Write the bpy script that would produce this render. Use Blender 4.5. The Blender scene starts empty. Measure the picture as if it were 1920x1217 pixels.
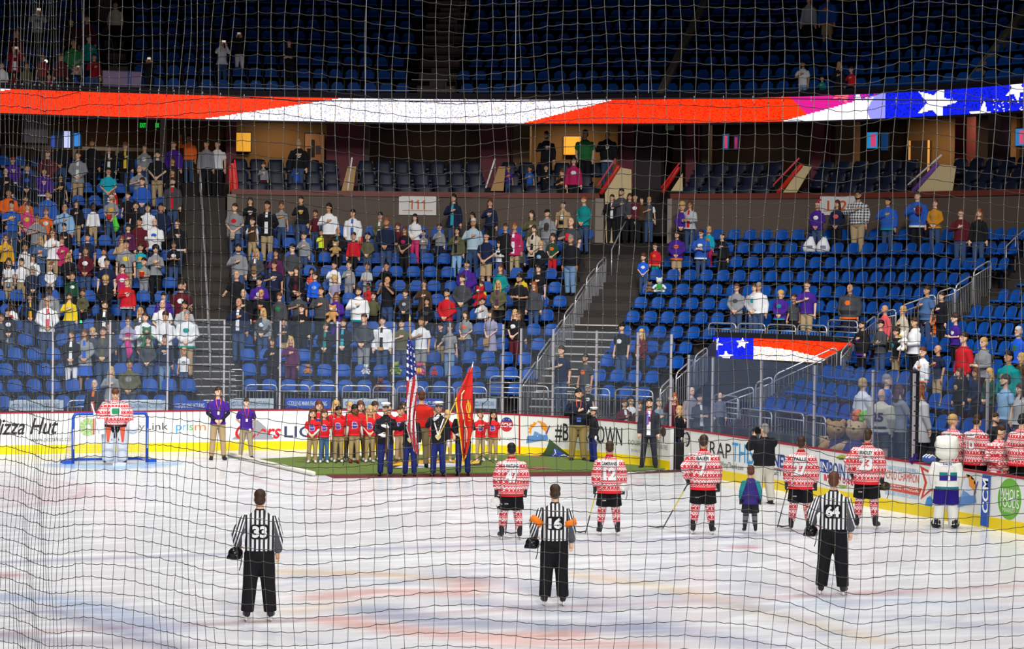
import bpy, bmesh, math, random
import numpy as np
from mathutils import Vector, Matrix
from mathutils.bvhtree import BVHTree
random.seed(7)
PI = math.pi
SC = bpy.context.scene
COL = SC.collection

# ------------------------------------------------------------------ camera
CAM = np.array([-14.0759069, -32.2194300, 4.97000670])
YAW, PIT, ROL, FPX = 0.398815198, 0.0224496039, 0.0126031368, 4486.16614
FW = np.array([math.sin(YAW)*math.cos(PIT), math.cos(YAW)*math.cos(PIT), -math.sin(PIT)])
RT0 = np.array([math.cos(YAW), -math.sin(YAW), 0.0])
UP0 = np.cross(RT0, FW)
RT = RT0*math.cos(ROL) + UP0*math.sin(ROL)
UP = -RT0*math.sin(ROL) + UP0*math.cos(ROL)
cam = bpy.data.cameras.new('camera')
cam.sensor_width = 36.0
cam.lens = FPX/1920*36
cam.clip_start = 0.1
cam.clip_end = 400
camo = bpy.data.objects.new('camera', cam)
COL.objects.link(camo)
M = Matrix.Identity(4)
for i in range(3):
    M[i][0] = RT[i]; M[i][1] = UP[i]; M[i][2] = -FW[i]; M[i][3] = CAM[i]
camo.matrix_world = M
SC.camera = camo

# ------------------------------------------------------------------ world, exposure and arena lights plus an added fill
w = bpy.data.worlds.new('world'); SC.world = w; w.use_nodes = True
w.node_tree.nodes['Background'].inputs[0].default_value = (0.50, 0.52, 0.60, 1)
w.node_tree.nodes['Background'].inputs[1].default_value = 0.03
vs = SC.view_settings
vs.view_transform = 'Standard'; vs.look = 'None'; vs.gamma = 1.0; vs.exposure = 0.0; vs.use_curve_mapping = False
SC.cycles.max_bounces = 5; SC.cycles.diffuse_bounces = 2; SC.cycles.glossy_bounces = 2
SC.cycles.transmission_bounces = 2; SC.cycles.transparent_max_bounces = 10
SC.cycles.use_denoising = True
def light(kind, loc, aim, power, size=3.0, color=(1.0, 0.985, 0.965), spot=60, blend=0.5, spread=180):
    l = bpy.data.lights.new('arena_and_fill_light', kind); l.energy = power; l.color = color
    if kind == 'AREA':
        l.shape = 'SQUARE'; l.size = size; l.spread = math.radians(spread)
    else:
        l.spot_size = math.radians(spot); l.spot_blend = blend; l.shadow_soft_size = size
    o = bpy.data.objects.new('arena_and_fill_light', l); COL.objects.link(o)
    o.location = loc
    o.rotation_euler = (Vector(aim)-Vector(loc)).to_track_quat('-Z', 'Y').to_euler()
    return o
for (x, y) in ((-9, -22), (9, -22), (-9, 2), (9, 2), (-5, 20), (8, 17)):
    light('AREA', (x, y, 24), (x*0.7, y+4, 0), 1250, 4.0, spread=112)
light('AREA', (-12, -42, 24), (-3, -10, 0), 1500, 4.0, spread=58)  # added fill behind the camera, brightens the net cords and players' backs
for (x, y, ax, ay, pw) in ((-16, -6, -5, 36, 12000), (-10, -5, 1, 36, 12000), (-4, -4, 8, 35, 12000), (2, -5, 14.5, 33, 12000), (6, -8, 20, 29, 12000), (4, -14, 23, 25, 11000), (-4, -22, 22, 17, 10000), (-14, -18, 5, 27, 11000)):
    light('SPOT', (x, y, 22), (ax, ay, 3.4), pw*1.35, 0.9, spot=27, blend=0.55)

# ------------------------------------------------------------------ projection helpers (metres <-> the places things stand)
def proj(P):
    d = np.array(P, float)-CAM; z = d@FW
    return 960+FPX*(d@RT)/z, 608.5-FPX*(d@UP)/z
def ray(x, y): return FW+(x-960)/FPX*RT-(y-608.5)/FPX*UP
def ground(x, y, z=0.0):
    r = ray(x, y); t = (z-CAM[2])/r[2]; return CAM+t*r
def at_x(x, y, X):
    r = ray(x, y); t = (X-CAM[0])/r[0]; return CAM+t*r
def at_y(x, y, Y):
    r = ray(x, y); t = (Y-CAM[1])/r[1]; return CAM+t*r
def solve_z(b, y):
    lo, hi = -3.0, 40.0
    for _ in range(36):
        m = (lo+hi)/2
        if proj((b[0], b[1], m))[1] > y: lo = m
        else: hi = m
    return lo
# plan of the seating bowl: th = direction of the outward normal, s = distance behind the first row
def bowl(th, s, z=0.0):
    t = math.radians(min(th, 90.0)); n = (math.sin(t), math.cos(t)); t1 = math.radians(38)
    if th <= 38: b = (21.6*n[0], 12+21.6*n[1])
    else: b = (14.6*math.sin(t1)+7*n[0], 12+14.6*math.cos(t1)+7*n[1])
    b = [b[0]+n[0]*s, b[1]+n[1]*s]
    if th > 90: b[1] -= th-90
    return (b[0], b[1], z)
def th_px(x, s, z=4.0, lo=-32.0, hi=126.0):
    for _ in range(36):
        m = (lo+hi)/2
        if proj(bowl(m, s, z))[0] < x: lo = m
        else: hi = m
    return lo
def bowl_px(x, y, s):
    z = 4.0
    for _ in range(4):
        th = th_px(x, s, z); b = bowl(th, s); z = solve_z(b, y)
    return th, (b[0], b[1], z)
SEAT = [1.81, 2.22, 2.62, 3.01, 3.42, 3.83, 4.24, 4.65, 5.08, 5.5, 5.94, 6.37] + [6.37+0.44*k for k in range(1, 8)]
def row_z(i):               # tread height of row i (0 = the short extra row by the ice)
    return (1.40 if i == 0 else SEAT[i-1])-0.85
def row_s(i): return 0.84*(i-1)

# ------------------------------------------------------------------ materials
def lin(c):
    if isinstance(c, str):
        c = c.lstrip('#'); c = [int(c[i:i+2], 16)/255 for i in (0, 2, 4)]
    return tuple(((v/12.92) if v <= 0.04045 else ((v+0.055)/1.055)**2.4) for v in c)+(1.0,)
MATS = {}
def mat(c, rough=0.7, metal=0.0, emit=0.0, noise=0.0, nscale=8.0, spec=0.35, key=None):
    k = (c if isinstance(c, str) else tuple(c), rough, metal, emit, noise, nscale, spec)
    if k in MATS: return MATS[k]
    m = bpy.data.materials.new('surface'); m.use_nodes = True; nt = m.node_tree; b = nt.nodes['Principled BSDF']
    col = lin(c)
    b.inputs['Base Color'].default_value = col; b.inputs['Roughness'].default_value = rough
    b.inputs['Metallic'].default_value = metal; b.inputs['Specular IOR Level'].default_value = spec
    if emit:
        b.inputs['Emission Color'].default_value = col; b.inputs['Emission Strength'].default_value = emit
    if noise:
        tc = nt.nodes.new('ShaderNodeTexCoord'); n = nt.nodes.new('ShaderNodeTexNoise'); n.inputs['Scale'].default_value = nscale
        n.inputs['Detail'].default_value = 4
        mx = nt.nodes.new('ShaderNodeMix'); mx.data_type = 'RGBA'
        mx.inputs[6].default_value = tuple(v*(1-noise) for v in col[:3])+(1,)
        mx.inputs[7].default_value = tuple(min(1, v*(1+noise)) for v in col[:3])+(1,)
        nt.links.new(tc.outputs['Object'], n.inputs['Vector']); nt.links.new(n.outputs[0], mx.inputs[0])
        nt.links.new(mx.outputs[2], b.inputs['Base Color'])
    MATS[k] = m; return m
def node_mat(name, build, rough=0.7):
    m = bpy.data.materials.new(name); m.use_nodes = True; nt = m.node_tree; b = nt.nodes['Principled BSDF']
    b.inputs['Roughness'].default_value = rough; build(nt, b); return m
def math_node(nt, op, a, b=None, c=None):
    n = nt.nodes.new('ShaderNodeMath'); n.operation = op
    for i, v in enumerate((a, b, c)):
        if v is None: continue
        if isinstance(v, (int, float)): n.inputs[i].default_value = v
        else: nt.links.new(v, n.inputs[i])
    return n.outputs[0]
def mix_node(nt, f, a, b):
    n = nt.nodes.new('ShaderNodeMix'); n.data_type = 'RGBA'
    for i, v in ((0, f), (6, a), (7, b)):
        if isinstance(v, (int, float, tuple)): n.inputs[i].default_value = v
        else: nt.links.new(v, n.inputs[i])
    return n.outputs[2]

# ------------------------------------------------------------------ mesh helpers
class MB:
    def __init__(s): s.v = []; s.f = []; s.m = []
    def add(s, vs, fs, m=0):
        o = len(s.v); s.v += [tuple(float(c) for c in p) for p in vs]; s.f += [tuple(i+o for i in f) for f in fs]; s.m += [m]*len(fs); return s
    def box(s, c, d, m=0, rz=0.0):
        cs, sn = math.cos(rz), math.sin(rz); vs = []
        for dz in (-.5, .5):
            for dx, dy in ((-.5, -.5), (.5, -.5), (.5, .5), (-.5, .5)):
                x, y = dx*d[0], dy*d[1]; vs.append((c[0]+x*cs-y*sn, c[1]+x*sn+y*cs, c[2]+dz*d[2]))
        return s.add(vs, [(3, 2, 1, 0), (4, 5, 6, 7), (0, 1, 5, 4), (1, 2, 6, 5), (2, 3, 7, 6), (3, 0, 4, 7)], m)
    def hexa(s, b, t, m=0):   # four bottom, four top points
        return s.add(list(b)+list(t), [(3, 2, 1, 0), (4, 5, 6, 7), (0, 1, 5, 4), (1, 2, 6, 5), (2, 3, 7, 6), (3, 0, 4, 7)], m)
    def tube(s, pts, rr, n=8, m=0, flat=1.0, cap=0.6):
        pts = [Vector(p) for p in pts]
        if not isinstance(rr, (list, tuple)): rr = [rr]*len(pts)
        d0 = (pts[1]-pts[0]).normalized(); d1 = (pts[-1]-pts[-2]).normalized()
        if cap:
            pts = [pts[0]-d0*rr[0]*cap]+pts+[pts[-1]+d1*rr[-1]*cap]; rr = [rr[0]*0.55]+list(rr)+[rr[-1]*0.55]
        vs = []; prev = None
        for i, p in enumerate(pts):
            t = (pts[min(i+1, len(pts)-1)]-pts[max(i-1, 0)]).normalized()
            if prev is None:
                a = Vector((1, 0, 0)) if abs(t.x) < 0.9 else Vector((0, 1, 0))
                u = (a-t*a.dot(t)).normalized()
            else:
                u = (prev-t*prev.dot(t)).normalized()
            prev = u; v = t.cross(u)
            for k in range(n):
                an = 2*PI*k/n; vs.append(p+(u*math.cos(an)+v*math.sin(an)*flat)*rr[i])
        fs = [tuple(reversed(range(n)))]
        for i in range(len(pts)-1):
            for k in range(n):
                a = i*n+k; b = i*n+(k+1) % n; fs.append((a, b, b+n, a+n))
        fs.append(tuple(range((len(pts)-1)*n, len(pts)*n)))
        return s.add(vs, fs, m)
    def rings(s, rs, n=16, m=0):   # rs: (x, y, z, rx, ry), stacked upwards
        vs = []
        for (x, y, z, rx, ry) in rs:
            for k in range(n):
                an = 2*PI*k/n; vs.append((x+rx*math.cos(an), y+ry*math.sin(an), z))
        fs = [tuple(reversed(range(n)))]
        for i in range(len(rs)-1):
            for k in range(n):
                a = i*n+k; b = i*n+(k+1) % n; fs.append((a, b, b+n, a+n))
        fs.append(tuple(range((len(rs)-1)*n, len(rs)*n)))
        return s.add(vs, fs, m)
    def ell(s, c, r, n=12, k=8, m=0, rot=None):
        rs = []
        for i in range(1, k):
            a = PI*i/k; rs.append((-math.cos(a), math.sin(a)))
        vs = [Vector((0, 0, -r[2]))]
        for z, q in rs:
            for j in range(n): vs.append(Vector((q*r[0]*math.cos(2*PI*j/n), q*r[1]*math.sin(2*PI*j/n), z*r[2])))
        vs.append(Vector((0, 0, r[2])))
        if rot is not None: vs = [rot @ v for v in vs]
        vs = [v+Vector(c) for v in vs]
        fs = [(0, 1+(j+1) % n, 1+j) for j in range(n)]
        for i in range(k-2):
            for j in range(n):
                a = 1+i*n+j; b = 1+i*n+(j+1) % n; fs.append((a, b, b+n, a+n))
        L = len(vs)-1; o = 1+(k-2)*n
        fs += [(o+j, o+(j+1) % n, L) for j in range(n)]
        return s.add(vs, fs, m)
    def prism(s, poly, th, org, ux, uy, nn, m=0):   # flat outline with a thickness
        org, ux, uy, nn = Vector(org), Vector(ux), Vector(uy), Vector(nn)
        a = [org+ux*p[0]+uy*p[1] for p in poly]; b = [p+nn*th for p in a]; n = len(poly)
        return s.add(a+b, [tuple(reversed(range(n))), tuple(range(n, 2*n))]+[(i, (i+1) % n, (i+1) % n+n, i+n) for i in range(n)], m)
    def mesh(s, name='mesh', smooth=False):
        me = bpy.data.meshes.new(name); me.from_pydata(s.v, [], s.f)
        me.polygons.foreach_set('material_index', s.m)
        if smooth: me.polygons.foreach_set('use_smooth', [True]*len(s.f))
        me.update(); return me
def obj(name, me, mats, parent=None, loc=None, rot=None, smooth=False):
    if isinstance(me, MB): me = me.mesh(name, smooth)
    if not isinstance(mats, (list, tuple)): mats = [mats]
    shared = len(me.materials) > 0
    if not shared:
        for m_ in mats: me.materials.append(m_)
    o = bpy.data.objects.new(name, me)
    COL.objects.link(o)
    if shared:
        for i, m_ in enumerate(mats):
            if i < len(me.materials) and me.materials[i] is not m_:
                o.material_slots[i].link = 'OBJECT'; o.material_slots[i].material = m_
    if parent: o.parent = parent
    if loc is not None: o.location = loc
    if rot is not None: o.rotation_euler = rot
    return o
def tag(o, label=None, cat=None, group=None, kind=None):
    if label:
        label = ' '.join(label.split())
        assert 3 < len(label.split()) < 17, label
        o['label'] = label
    if cat: o['category'] = cat
    if group: o['group'] = group
    if kind: o['kind'] = kind
    return o
def empty(name, loc, rz=0.0, label=None, cat=None, group=None):
    o = bpy.data.objects.new(name, None); o.empty_display_size = 0.1; COL.objects.link(o)
    o.location = loc; o.rotation_euler = (0, 0, rz)
    if label: tag(o, label, cat, group)
    return o
def struct(name, mb, mats, label=None, parent=None, smooth=False):
    o = obj(name, mb, mats, parent, smooth=smooth)
    if not parent: o['kind'] = 'structure'
    if label: o['label'] = label
    return o
ORD = ['', 'first', 'second', 'third', 'fourth', 'fifth', 'sixth', 'seventh', 'eighth', 'ninth', 'tenth', 'eleventh', 'twelfth',
       'thirteenth', 'fourteenth', 'fifteenth', 'sixteenth', 'seventeenth', 'eighteenth', 'nineteenth', 'twentieth']
def nth(n):
    if n <= 20: return ORD[n]
    return ('twenty-' if n < 30 else 'thirty-')+(ORD[n-(20 if n < 30 else 30)] or 'th') if n not in (30,) else 'thirtieth'

# lettering turned into flat meshes; the outline is scaled to the wanted width and height
TXT = {}
def text_mesh(s, w, h, shear=0.0, bold=0.0):
    k = (s, shear, bold)
    if k not in TXT:
        c = bpy.data.curves.new('lettering', 'FONT'); c.body = s; c.shear = shear; c.offset = bold; c.resolution_u = 3
        c.align_x = 'CENTER'
        o = bpy.data.objects.new('lettering', c); COL.objects.link(o)
        bpy.context.view_layer.update()
        me = bpy.data.meshes.new_from_object(o.evaluated_get(bpy.context.evaluated_depsgraph_get()))
        bpy.data.objects.remove(o)
        v = np.array([tuple(p.co[:2]) for p in me.vertices]); f = [tuple(p.vertices) for p in me.polygons]
        lo, hi = v.min(0), v.max(0); v = (v-(lo+hi)/2)/(hi-lo)
        TXT[k] = (v, f)
    v, f = TXT[k]
    return v*np.array([w, h]), f
def fine(vs, fs, cuts):      # cuts long faces so a flat outline can follow a curved surface
    bm = bmesh.new(); bv = [bm.verts.new((p[0], p[1], 0)) for p in vs]
    for f in fs:
        try: bm.faces.new([bv[i] for i in f])
        except ValueError: pass
    bmesh.ops.triangulate(bm, faces=bm.faces[:])
    for _ in range(6):
        es = [e for e in bm.edges if e.calc_length() > cuts]
        if not es: break
        bmesh.ops.subdivide_edges(bm, edges=es, cuts=1); bmesh.ops.triangulate(bm, faces=[f for f in bm.faces if len(f.verts) > 3])
    bm.verts.index_update()
    o = [tuple(v.co[:2]) for v in bm.verts], [tuple(v.index for v in f.verts) for f in bm.faces]
    bm.free(); return o
# ================================================================== the ice
WHITE = mat('f4f4f2', .55); RED = mat('c01820', .5); STEEL = mat('c9c9cb', .35, .55); STEELD = mat('8f9094', .4, .5)
CONC = mat('342e2b', .9, noise=.3, nscale=3); CONCL = mat('5a524b', .9, noise=.25, nscale=4); DARK = mat('0b0b0e', .8); BLACK = mat('101014', .6)

def rink(u):
    if u <= 0: return (4.42+u, 30.48), (0.0, 1.0)
    L = 8.53*PI/2
    if u < L:
        a = u/8.53; return (4.42+8.53*math.sin(a), 21.95+8.53*math.cos(a)), (math.sin(a), math.cos(a))
    return (12.95, 21.95-(u-L)), (1.0, 0.0)
def u_px(x, z=1.1, off=0.0):
    lo, hi = -22.0, 45.0
    for _ in range(40):
        m = (lo+hi)/2; b, n = rink(m)
        if proj((b[0]+n[0]*off, b[1]+n[1]*off, z))[0] < x: lo = m
        else: hi = m
    return lo
def uz_px(x, y):
    z = .6
    for _ in range(4):
        u = u_px(x, z); b, n = rink(u); z = solve_z(b, y)
    return u, z

def ice_surface():
    N = 0.11; xs = np.arange(-13.2, 13.2+N, N); ys = np.arange(-12, 31, N)
    X, Y = np.meshgrid(xs, ys); base = np.ones(X.shape+(3,))*np.array([.79, .805, .83])
    def blend(mask, col, a):
        nonlocal base
        m_ = np.clip(mask, 0, 1)[..., None]*a; base = base*(1-m_)+np.array(lin(col)[:3])*m_
    def soft(d, w=0.12): return 1/(1+np.exp(-np.clip(d/w, -40, 40)))
    def blob(x, y, y2, ax, by, col, a, w=.25):
        c = ground(x, (y+y2)/2)
        d = 1-np.sqrt(((X-c[0])/ax)**2+((Y-c[1])/by)**2); blend(soft(d, w), col, a)
    def line(y0, hw, col, a): blend(soft(hw-np.abs(Y-y0), .05), col, a)
    def stroke(pts, hw, col, a, w=.12):
        hw *= 1.25; a = min(.8, a*1.08)
        ps = [ground(*p) for p in pts]; dm = np.full(X.shape, 99.0)
        for p, q in zip(ps[:-1], ps[1:]):
            vx, vy = q[0]-p[0], q[1]-p[1]; t = np.clip(((X-p[0])*vx+(Y-p[1])*vy)/(vx*vx+vy*vy), 0, 1)
            dm = np.minimum(dm, np.hypot(X-p[0]-t*vx, Y-p[1]-t*vy))
        blend(soft(hw-dm, w), col, a)
    line(7.77, .16, '3d4fae', .42); line(0, .15, 'c0323a', .30); line(27.13, .035, 'c01820', .8)
    for sx in (-6.71, 6.71):
        blend(soft(.31-np.hypot(X-sx, Y-6.1), .06), 'c02838', .5)
        blend(soft(.31-np.hypot(X-sx, Y-21.0), .06), 'c02838', .5)
        blend(soft(.06-np.abs(np.hypot(X-sx, Y-21.0)-4.57), .05), 'c02838', .45)
    blend(soft(.05-np.abs(np.hypot(X, Y)-4.57), .05), '4a5fc0', .25)
    blend(soft(1.83-np.hypot(X, Y-27.13), .05)*(Y < 27.2), '7fb4e6', .85)
    # painted sponsor and club marks around the centre, worn under the snow
    stroke([(520, 1072), (700, 1076), (860, 1088)], .22, 'e0b36c', .55); stroke([(560, 1084), (760, 1092)], .16, '8d99b8', .55)
    stroke([(600, 1120), (700, 1110), (860, 1112), (900, 1090)], .28, 'e0805a', .5); stroke([(560, 1145), (660, 1132)], .14, 'e8b060', .5)
    stroke([(690, 1140), (800, 1165), (1000, 1172), (1180, 1180)], .38, '6d82ac', .55); stroke([(830, 1080), (1000, 1098), (1150, 1135)], .34, '93a0bd', .45)
    stroke([(640, 1165), (760, 1182), (900, 1196), (1060, 1190)], .30, 'd9734f', .5); stroke([(1060, 1075), (1240, 1100), (1440, 1150), (1640, 1200)], .15, 'e6c98a', .6)
    stroke([(900, 1130), (1100, 1150), (1400, 1205)], .30, '8fa0c4', .45); stroke([(960, 1205), (1200, 1210)], .25, 'd9734f', .45)
    stroke([(1240, 1115), (1420, 1140), (1560, 1190)], .18, 'a9b6d2', .4)
    stroke([(0, 1120), (120, 1125), (200, 1145), (300, 1178)], .26, '6a9ad0', .6, .2); stroke([(0, 1150), (100, 1145), (230, 1185), (330, 1217)], .12, '35528e', .6)
    stroke([(0, 1190), (120, 1205), (220, 1205)], .2, '777ea0', .5); stroke([(1500, 1135), (1680, 1125), (1860, 1140)], .2, 'a8bddd', .6, .2)
    stroke([(1640, 1112), (1780, 1108)], .12, 'd07078', .35); stroke([(1700, 1160), (1900, 1180)], .16, '8fa6d0', .5, .2)
    blob(80, 925, 925, 1.2, 2.2, 'c9757a', .32, .4)
    vs_ = np.stack([X, Y, np.zeros_like(X)], -1).reshape(-1, 3); ny, nx = X.shape
    idx = np.arange(nx*ny).reshape(ny, nx)
    q = np.stack([idx[:-1, :-1], idx[:-1, 1:], idx[1:, 1:], idx[1:, :-1]], -1).reshape(-1, 4)
    c = vs_[q].mean(1); cx = np.abs(c[:, 0])-4.42; cy = c[:, 1]-21.95
    keep = ~((cx > 0) & (cy > 0) & (np.hypot(cx, cy) > 8.6)) & (np.abs(c[:, 0]) < 13.0) & (c[:, 1] < 30.5)
    q = q[keep]
    me = bpy.data.meshes.new('ice'); me.vertices.add(len(vs_)); me.vertices.foreach_set('co', vs_.ravel())
    me.loops.add(q.size); me.loops.foreach_set('vertex_index', q.ravel().astype(np.int32))
    me.polygons.add(len(q)); me.polygons.foreach_set('loop_start', np.arange(0, q.size, 4, dtype=np.int32))
    me.update(calc_edges=True)
    at = me.color_attributes.new('paint', 'FLOAT_COLOR', 'POINT')
    at.data.foreach_set('color', np.concatenate([base.reshape(-1, 3), np.ones((nx*ny, 1))], 1).ravel())
    def build(nt, b):
        a = nt.nodes.new('ShaderNodeAttribute'); a.attribute_name = 'paint'
        tc = nt.nodes.new('ShaderNodeTexCoord'); mp = nt.nodes.new('ShaderNodeMapping'); mp.inputs['Scale'].default_value = (.34, 1.15, 1)
        mp.inputs['Rotation'].default_value = (0, 0, .35)
        nt.links.new(tc.outputs['Object'], mp.inputs[0])
        n = nt.nodes.new('ShaderNodeTexNoise'); n.inputs['Scale'].default_value = 1.0; n.inputs['Detail'].default_value = 5; n.inputs['Distortion'].default_value = 1.8
        nt.links.new(mp.outputs[0], n.inputs['Vector'])
        f = math_node(nt, 'MULTIPLY', math_node(nt, 'SUBTRACT', n.outputs[0], .47), 4.2); f = math_node(nt, 'MINIMUM', math_node(nt, 'MAXIMUM', f, 0.0), 1.0)
        c1 = mix_node(nt, math_node(nt, 'MULTIPLY', f, .2), a.outputs['Color'], (.86, .865, .88, 1))
        n2 = nt.nodes.new('ShaderNodeTexNoise'); n2.inputs['Scale'].default_value = 2.2; n2.inputs['Detail'].default_value = 6
        mp2 = nt.nodes.new('ShaderNodeMapping'); mp2.inputs['Scale'].default_value = (.2, .8, 1); mp2.inputs['Rotation'].default_value = (0, 0, -.25)
        nt.links.new(tc.outputs['Object'], mp2.inputs[0]); nt.links.new(mp2.outputs[0], n2.inputs['Vector'])
        g = math_node(nt, 'MINIMUM', math_node(nt, 'MAXIMUM', math_node(nt, 'MULTIPLY', math_node(nt, 'SUBTRACT', n2.outputs[0], .52), 5), 0.0), 1.0)
        c2 = mix_node(nt, math_node(nt, 'MULTIPLY', g, .22), c1, (.56, .60, .70, 1))
        nt.links.new(c2, b.inputs['Base Color'])
        b.inputs['Roughness'].default_value = .30; b.inputs['Specular IOR Level'].default_value = .35
        nt.links.new(math_node(nt, 'ADD', math_node(nt, 'MULTIPLY', f, .3), .22), b.inputs['Roughness'])
    me.materials.append(node_mat('ice', build))
    o = bpy.data.objects.new('floor', me); COL.objects.link(o); o['kind'] = 'structure'; o['label'] = 'white rink ice with painted lines and worn logos'
ice_surface()
# concrete floor under everything behind the boards
mb = MB()
uu = [-20+i*.5 for i in range(130)]
for a, b_ in zip(uu[:-1], uu[1:]):
    (p, n), (q, m_) = rink(a), rink(b_)
    o1, o2 = 0.0, 9.0
    mb.add([(p[0]+n[0]*o1, p[1]+n[1]*o1, -.012), (q[0]+m_[0]*o1, q[1]+m_[1]*o1, -.012), (q[0]+m_[0]*o2, q[1]+m_[1]*o2, -.012), (p[0]+n[0]*o2, p[1]+n[1]*o2, -.012)], [(3, 2, 1, 0)])
struct('floor', mb, mat('26221f', .8, noise=.2), 'dark rubber walkway behind the rink boards')

# ------------------------------------------------------------------ boards
def rink_strip(mb, u0, u1, o0, o1, z0, z1, m=0, step=.3):
    n = max(1, int((u1-u0)/step)); us = [u0+(u1-u0)*i/n for i in range(n+1)]; vs = []
    for u in us:
        b, nn = rink(u)
        for o, z in ((o0, z0), (o1, z0), (o1, z1), (o0, z1)): vs.append((b[0]+nn[0]*o, b[1]+nn[1]*o, z))
    fs = [(0, 1, 2, 3), tuple(reversed([len(vs)-4+i for i in range(4)]))]
    for i in range(n):
        for k in range(4):
            a = i*4+k; c = i*4+(k+1) % 4; fs.append((a, a+4, c+4, c))
    return mb.add(vs, fs, m)
UG0, UG1 = u_px(1257), u_px(1283)
BOARD = []
def board(u0, u1, label):
    r = obj('dasher_board', rink_strip(MB(), u0, u1, 0, .1, 0, 1.07), mat('e9eae6', .35)); tag(r, label, 'rink board')
    obj('top_rail', rink_strip(MB(), u0, u1, -.012, .12, 1.07, 1.105), mat('a3142c', .4), r)
    obj('kick_plate', rink_strip(MB(), u0, u1, -.014, .0, 0.0, .235), mat('f2d410', .4), r)
    BOARD.append((u0, u1, r)); return r
board(-19.5, u_px(974.5, .6), 'long white rink board with yellow kick plate behind the goal')
board(u_px(974.5, .6), UG0, 'curved white corner board with yellow kick plate behind the green turf')
board(UG1, 42, 'white side board running past the team bench toward the camera')
def board_at(u):
    for a, b_, r in BOARD:
        if a <= u <= b_: return r
    return BOARD[0][2]
def on_board(vs, fs, uc, zc, m_, name='sign_lettering', off=-.006):
    o = MB(); pts = []
    for (x, z) in vs:
        b, n = rink(uc+x); pts.append((b[0]+n[0]*off, b[1]+n[1]*off, zc+z))
    o.add(pts, fs)
    return obj(name, o, m_, board_at(uc))
def board_text(s, x0, x1, y0, y1, col, shear=0.0, bold=0.0, name='sign_lettering'):
    ym = (y0+y1)/2
    u0, _ = uz_px(x0, ym); u1, _ = uz_px(x1, ym); uc = (u0+u1)/2; b, _n = rink(uc)
    z1 = solve_z(b, y0); z0 = solve_z(b, y1)
    vs, fs = text_mesh(s, u1-u0, z1-z0, shear, bold); vs, fs = fine(vs, fs, .5)
    on_board(vs, fs, uc, (z0+z1)/2, mat(col, .5), name)
def board_poly(pts, col, name='sign_panel', off=-.004):
    q = [uz_px(*p) for p in pts]; uc = sum(p[0] for p in q)/len(q); zc = sum(p[1] for p in q)/len(q)
    vs = [(p[0]-uc, p[1]-zc) for p in q]; vs, fs = fine(vs, [tuple(range(len(vs)))], .6)
    return on_board(vs, fs, uc, zc, mat(col, .5), name, off)
def disc(cx, cy, rx, ry, n=24, a0=0, a1=360): return [(cx+rx*math.cos(math.radians(a0+(a1-a0)*i/n)), cy-ry*math.sin(math.radians(a0+(a1-a0)*i/n))) for i in range(n)]
board_text('Pizza Hut', -18, 109, 784, 815, '2a2422', .35, .012); board_text('www.pizzahut.com', 57, 139, 819, 830, '55504c')
for k in range(12):
    a = 2*PI*k/12; ca, sa = math.cos(a), math.sin(a); cx, cy = 165, 801
    board_poly([(cx+5*ca-1.5*sa, cy+5*sa+1.5*ca), (cx+16*ca-3.4*sa, cy+17*sa+3.4*ca), (cx+16*ca+3.4*sa, cy+17*sa-3.4*ca), (cx+5*ca+1.5*sa, cy+5*sa-1.5*ca)], '9cc26a', 'green_sun_mark')
board_text('CenturyLink', 186, 315, 793, 811, '4a4648')
for c_, x0, x1, col in (('p', 330, 341, '3c9fd8'), ('r', 343, 348, '3c9fd8'), ('i', 350, 353, '4cb0a8'), ('s', 355, 362, '6cb85a'), ('m', 365, 386, 'e08a3c')): board_text(c_, x0, x1, 797 if c_ != 'i' else 790, 812 if c_ == 'p' else 807, col)
board_poly([(434, 824), (482, 787), (498, 801), (514, 824)], '9b9ca2', 'mountain_mark')
board_text('Coors', 441, 527, 795, 823, 'd0202c', .3, .02); board_text('LIGHT', 533, 640, 799, 820, '33405f', 0, .015)
board_poly(disc(950, 796, 12, 13.5), 'c8323e', 'round_league_mark', -.003)
board_poly(disc(950, 796, 12, 13.5, 16, 20, 160), '24408c', 'round_league_mark', -.005)
board_text('ECHL', 939, 961, 793, 801, 'ffffff', .2, .02); board_text("PREMIER 'AA' HOCKEY", 925, 967, 820, 825, '8a8a90')
for dx in (-5, 0, 5): board_text('*', 948+dx, 951+dx, 786, 789, 'ffffff')
def bear_mark(cx, cy, w, h):     # sun burst, pale blue and white figure shape, blue banner
    p = []
    for k in range(28):
        a = PI*k/14; r = 1 if k % 2 else .8; p.append((cx+w*.42*r*math.cos(a), cy-h*.08-h*.42*r*math.sin(a)))
    board_poly(p, 'f29a2e', 'sun_burst_mark', -.003)
    board_poly([(cx-w*.3, cy+h*.2), (cx-w*.26, cy-h*.12), (cx-w*.1, cy-h*.3), (cx-w*.02, cy-h*.44), (cx+w*.1, cy-h*.36), (cx+w*.12, cy-h*.16), (cx+w*.3, cy-h*.02), (cx+w*.32, cy+h*.2)], 'dfe8f4', 'white_figure_mark', -.005)
    board_poly([(cx-w*.2, cy+h*.16), (cx-w*.14, cy-h*.04), (cx+w*.06, cy+h*.05), (cx+w*.2, cy+h*.14)], '6d9ad0', 'blue_shade_mark', -.007)
    board_poly([(cx+w*.3, cy+h*.06), (cx+w*.46, cy-h*.3), (cx+w*.5, cy-h*.27), (cx+w*.35, cy+h*.1)], '5a4a9c', 'stick_mark', -.006)
    board_poly([(cx-w*.48, cy+h*.5), (cx-w*.44, cy+h*.18), (cx+w*.38, cy+h*.12), (cx+w*.42, cy+h*.34)], '5b8cc8', 'banner_mark', -.008)
    board_text('BEARS', cx-w*.38, cx+w*.3, cy+h*.2, cy+h*.38, 'dce8f6', .1, .03)
bear_mark(1009, 810, 46, 42)
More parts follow.
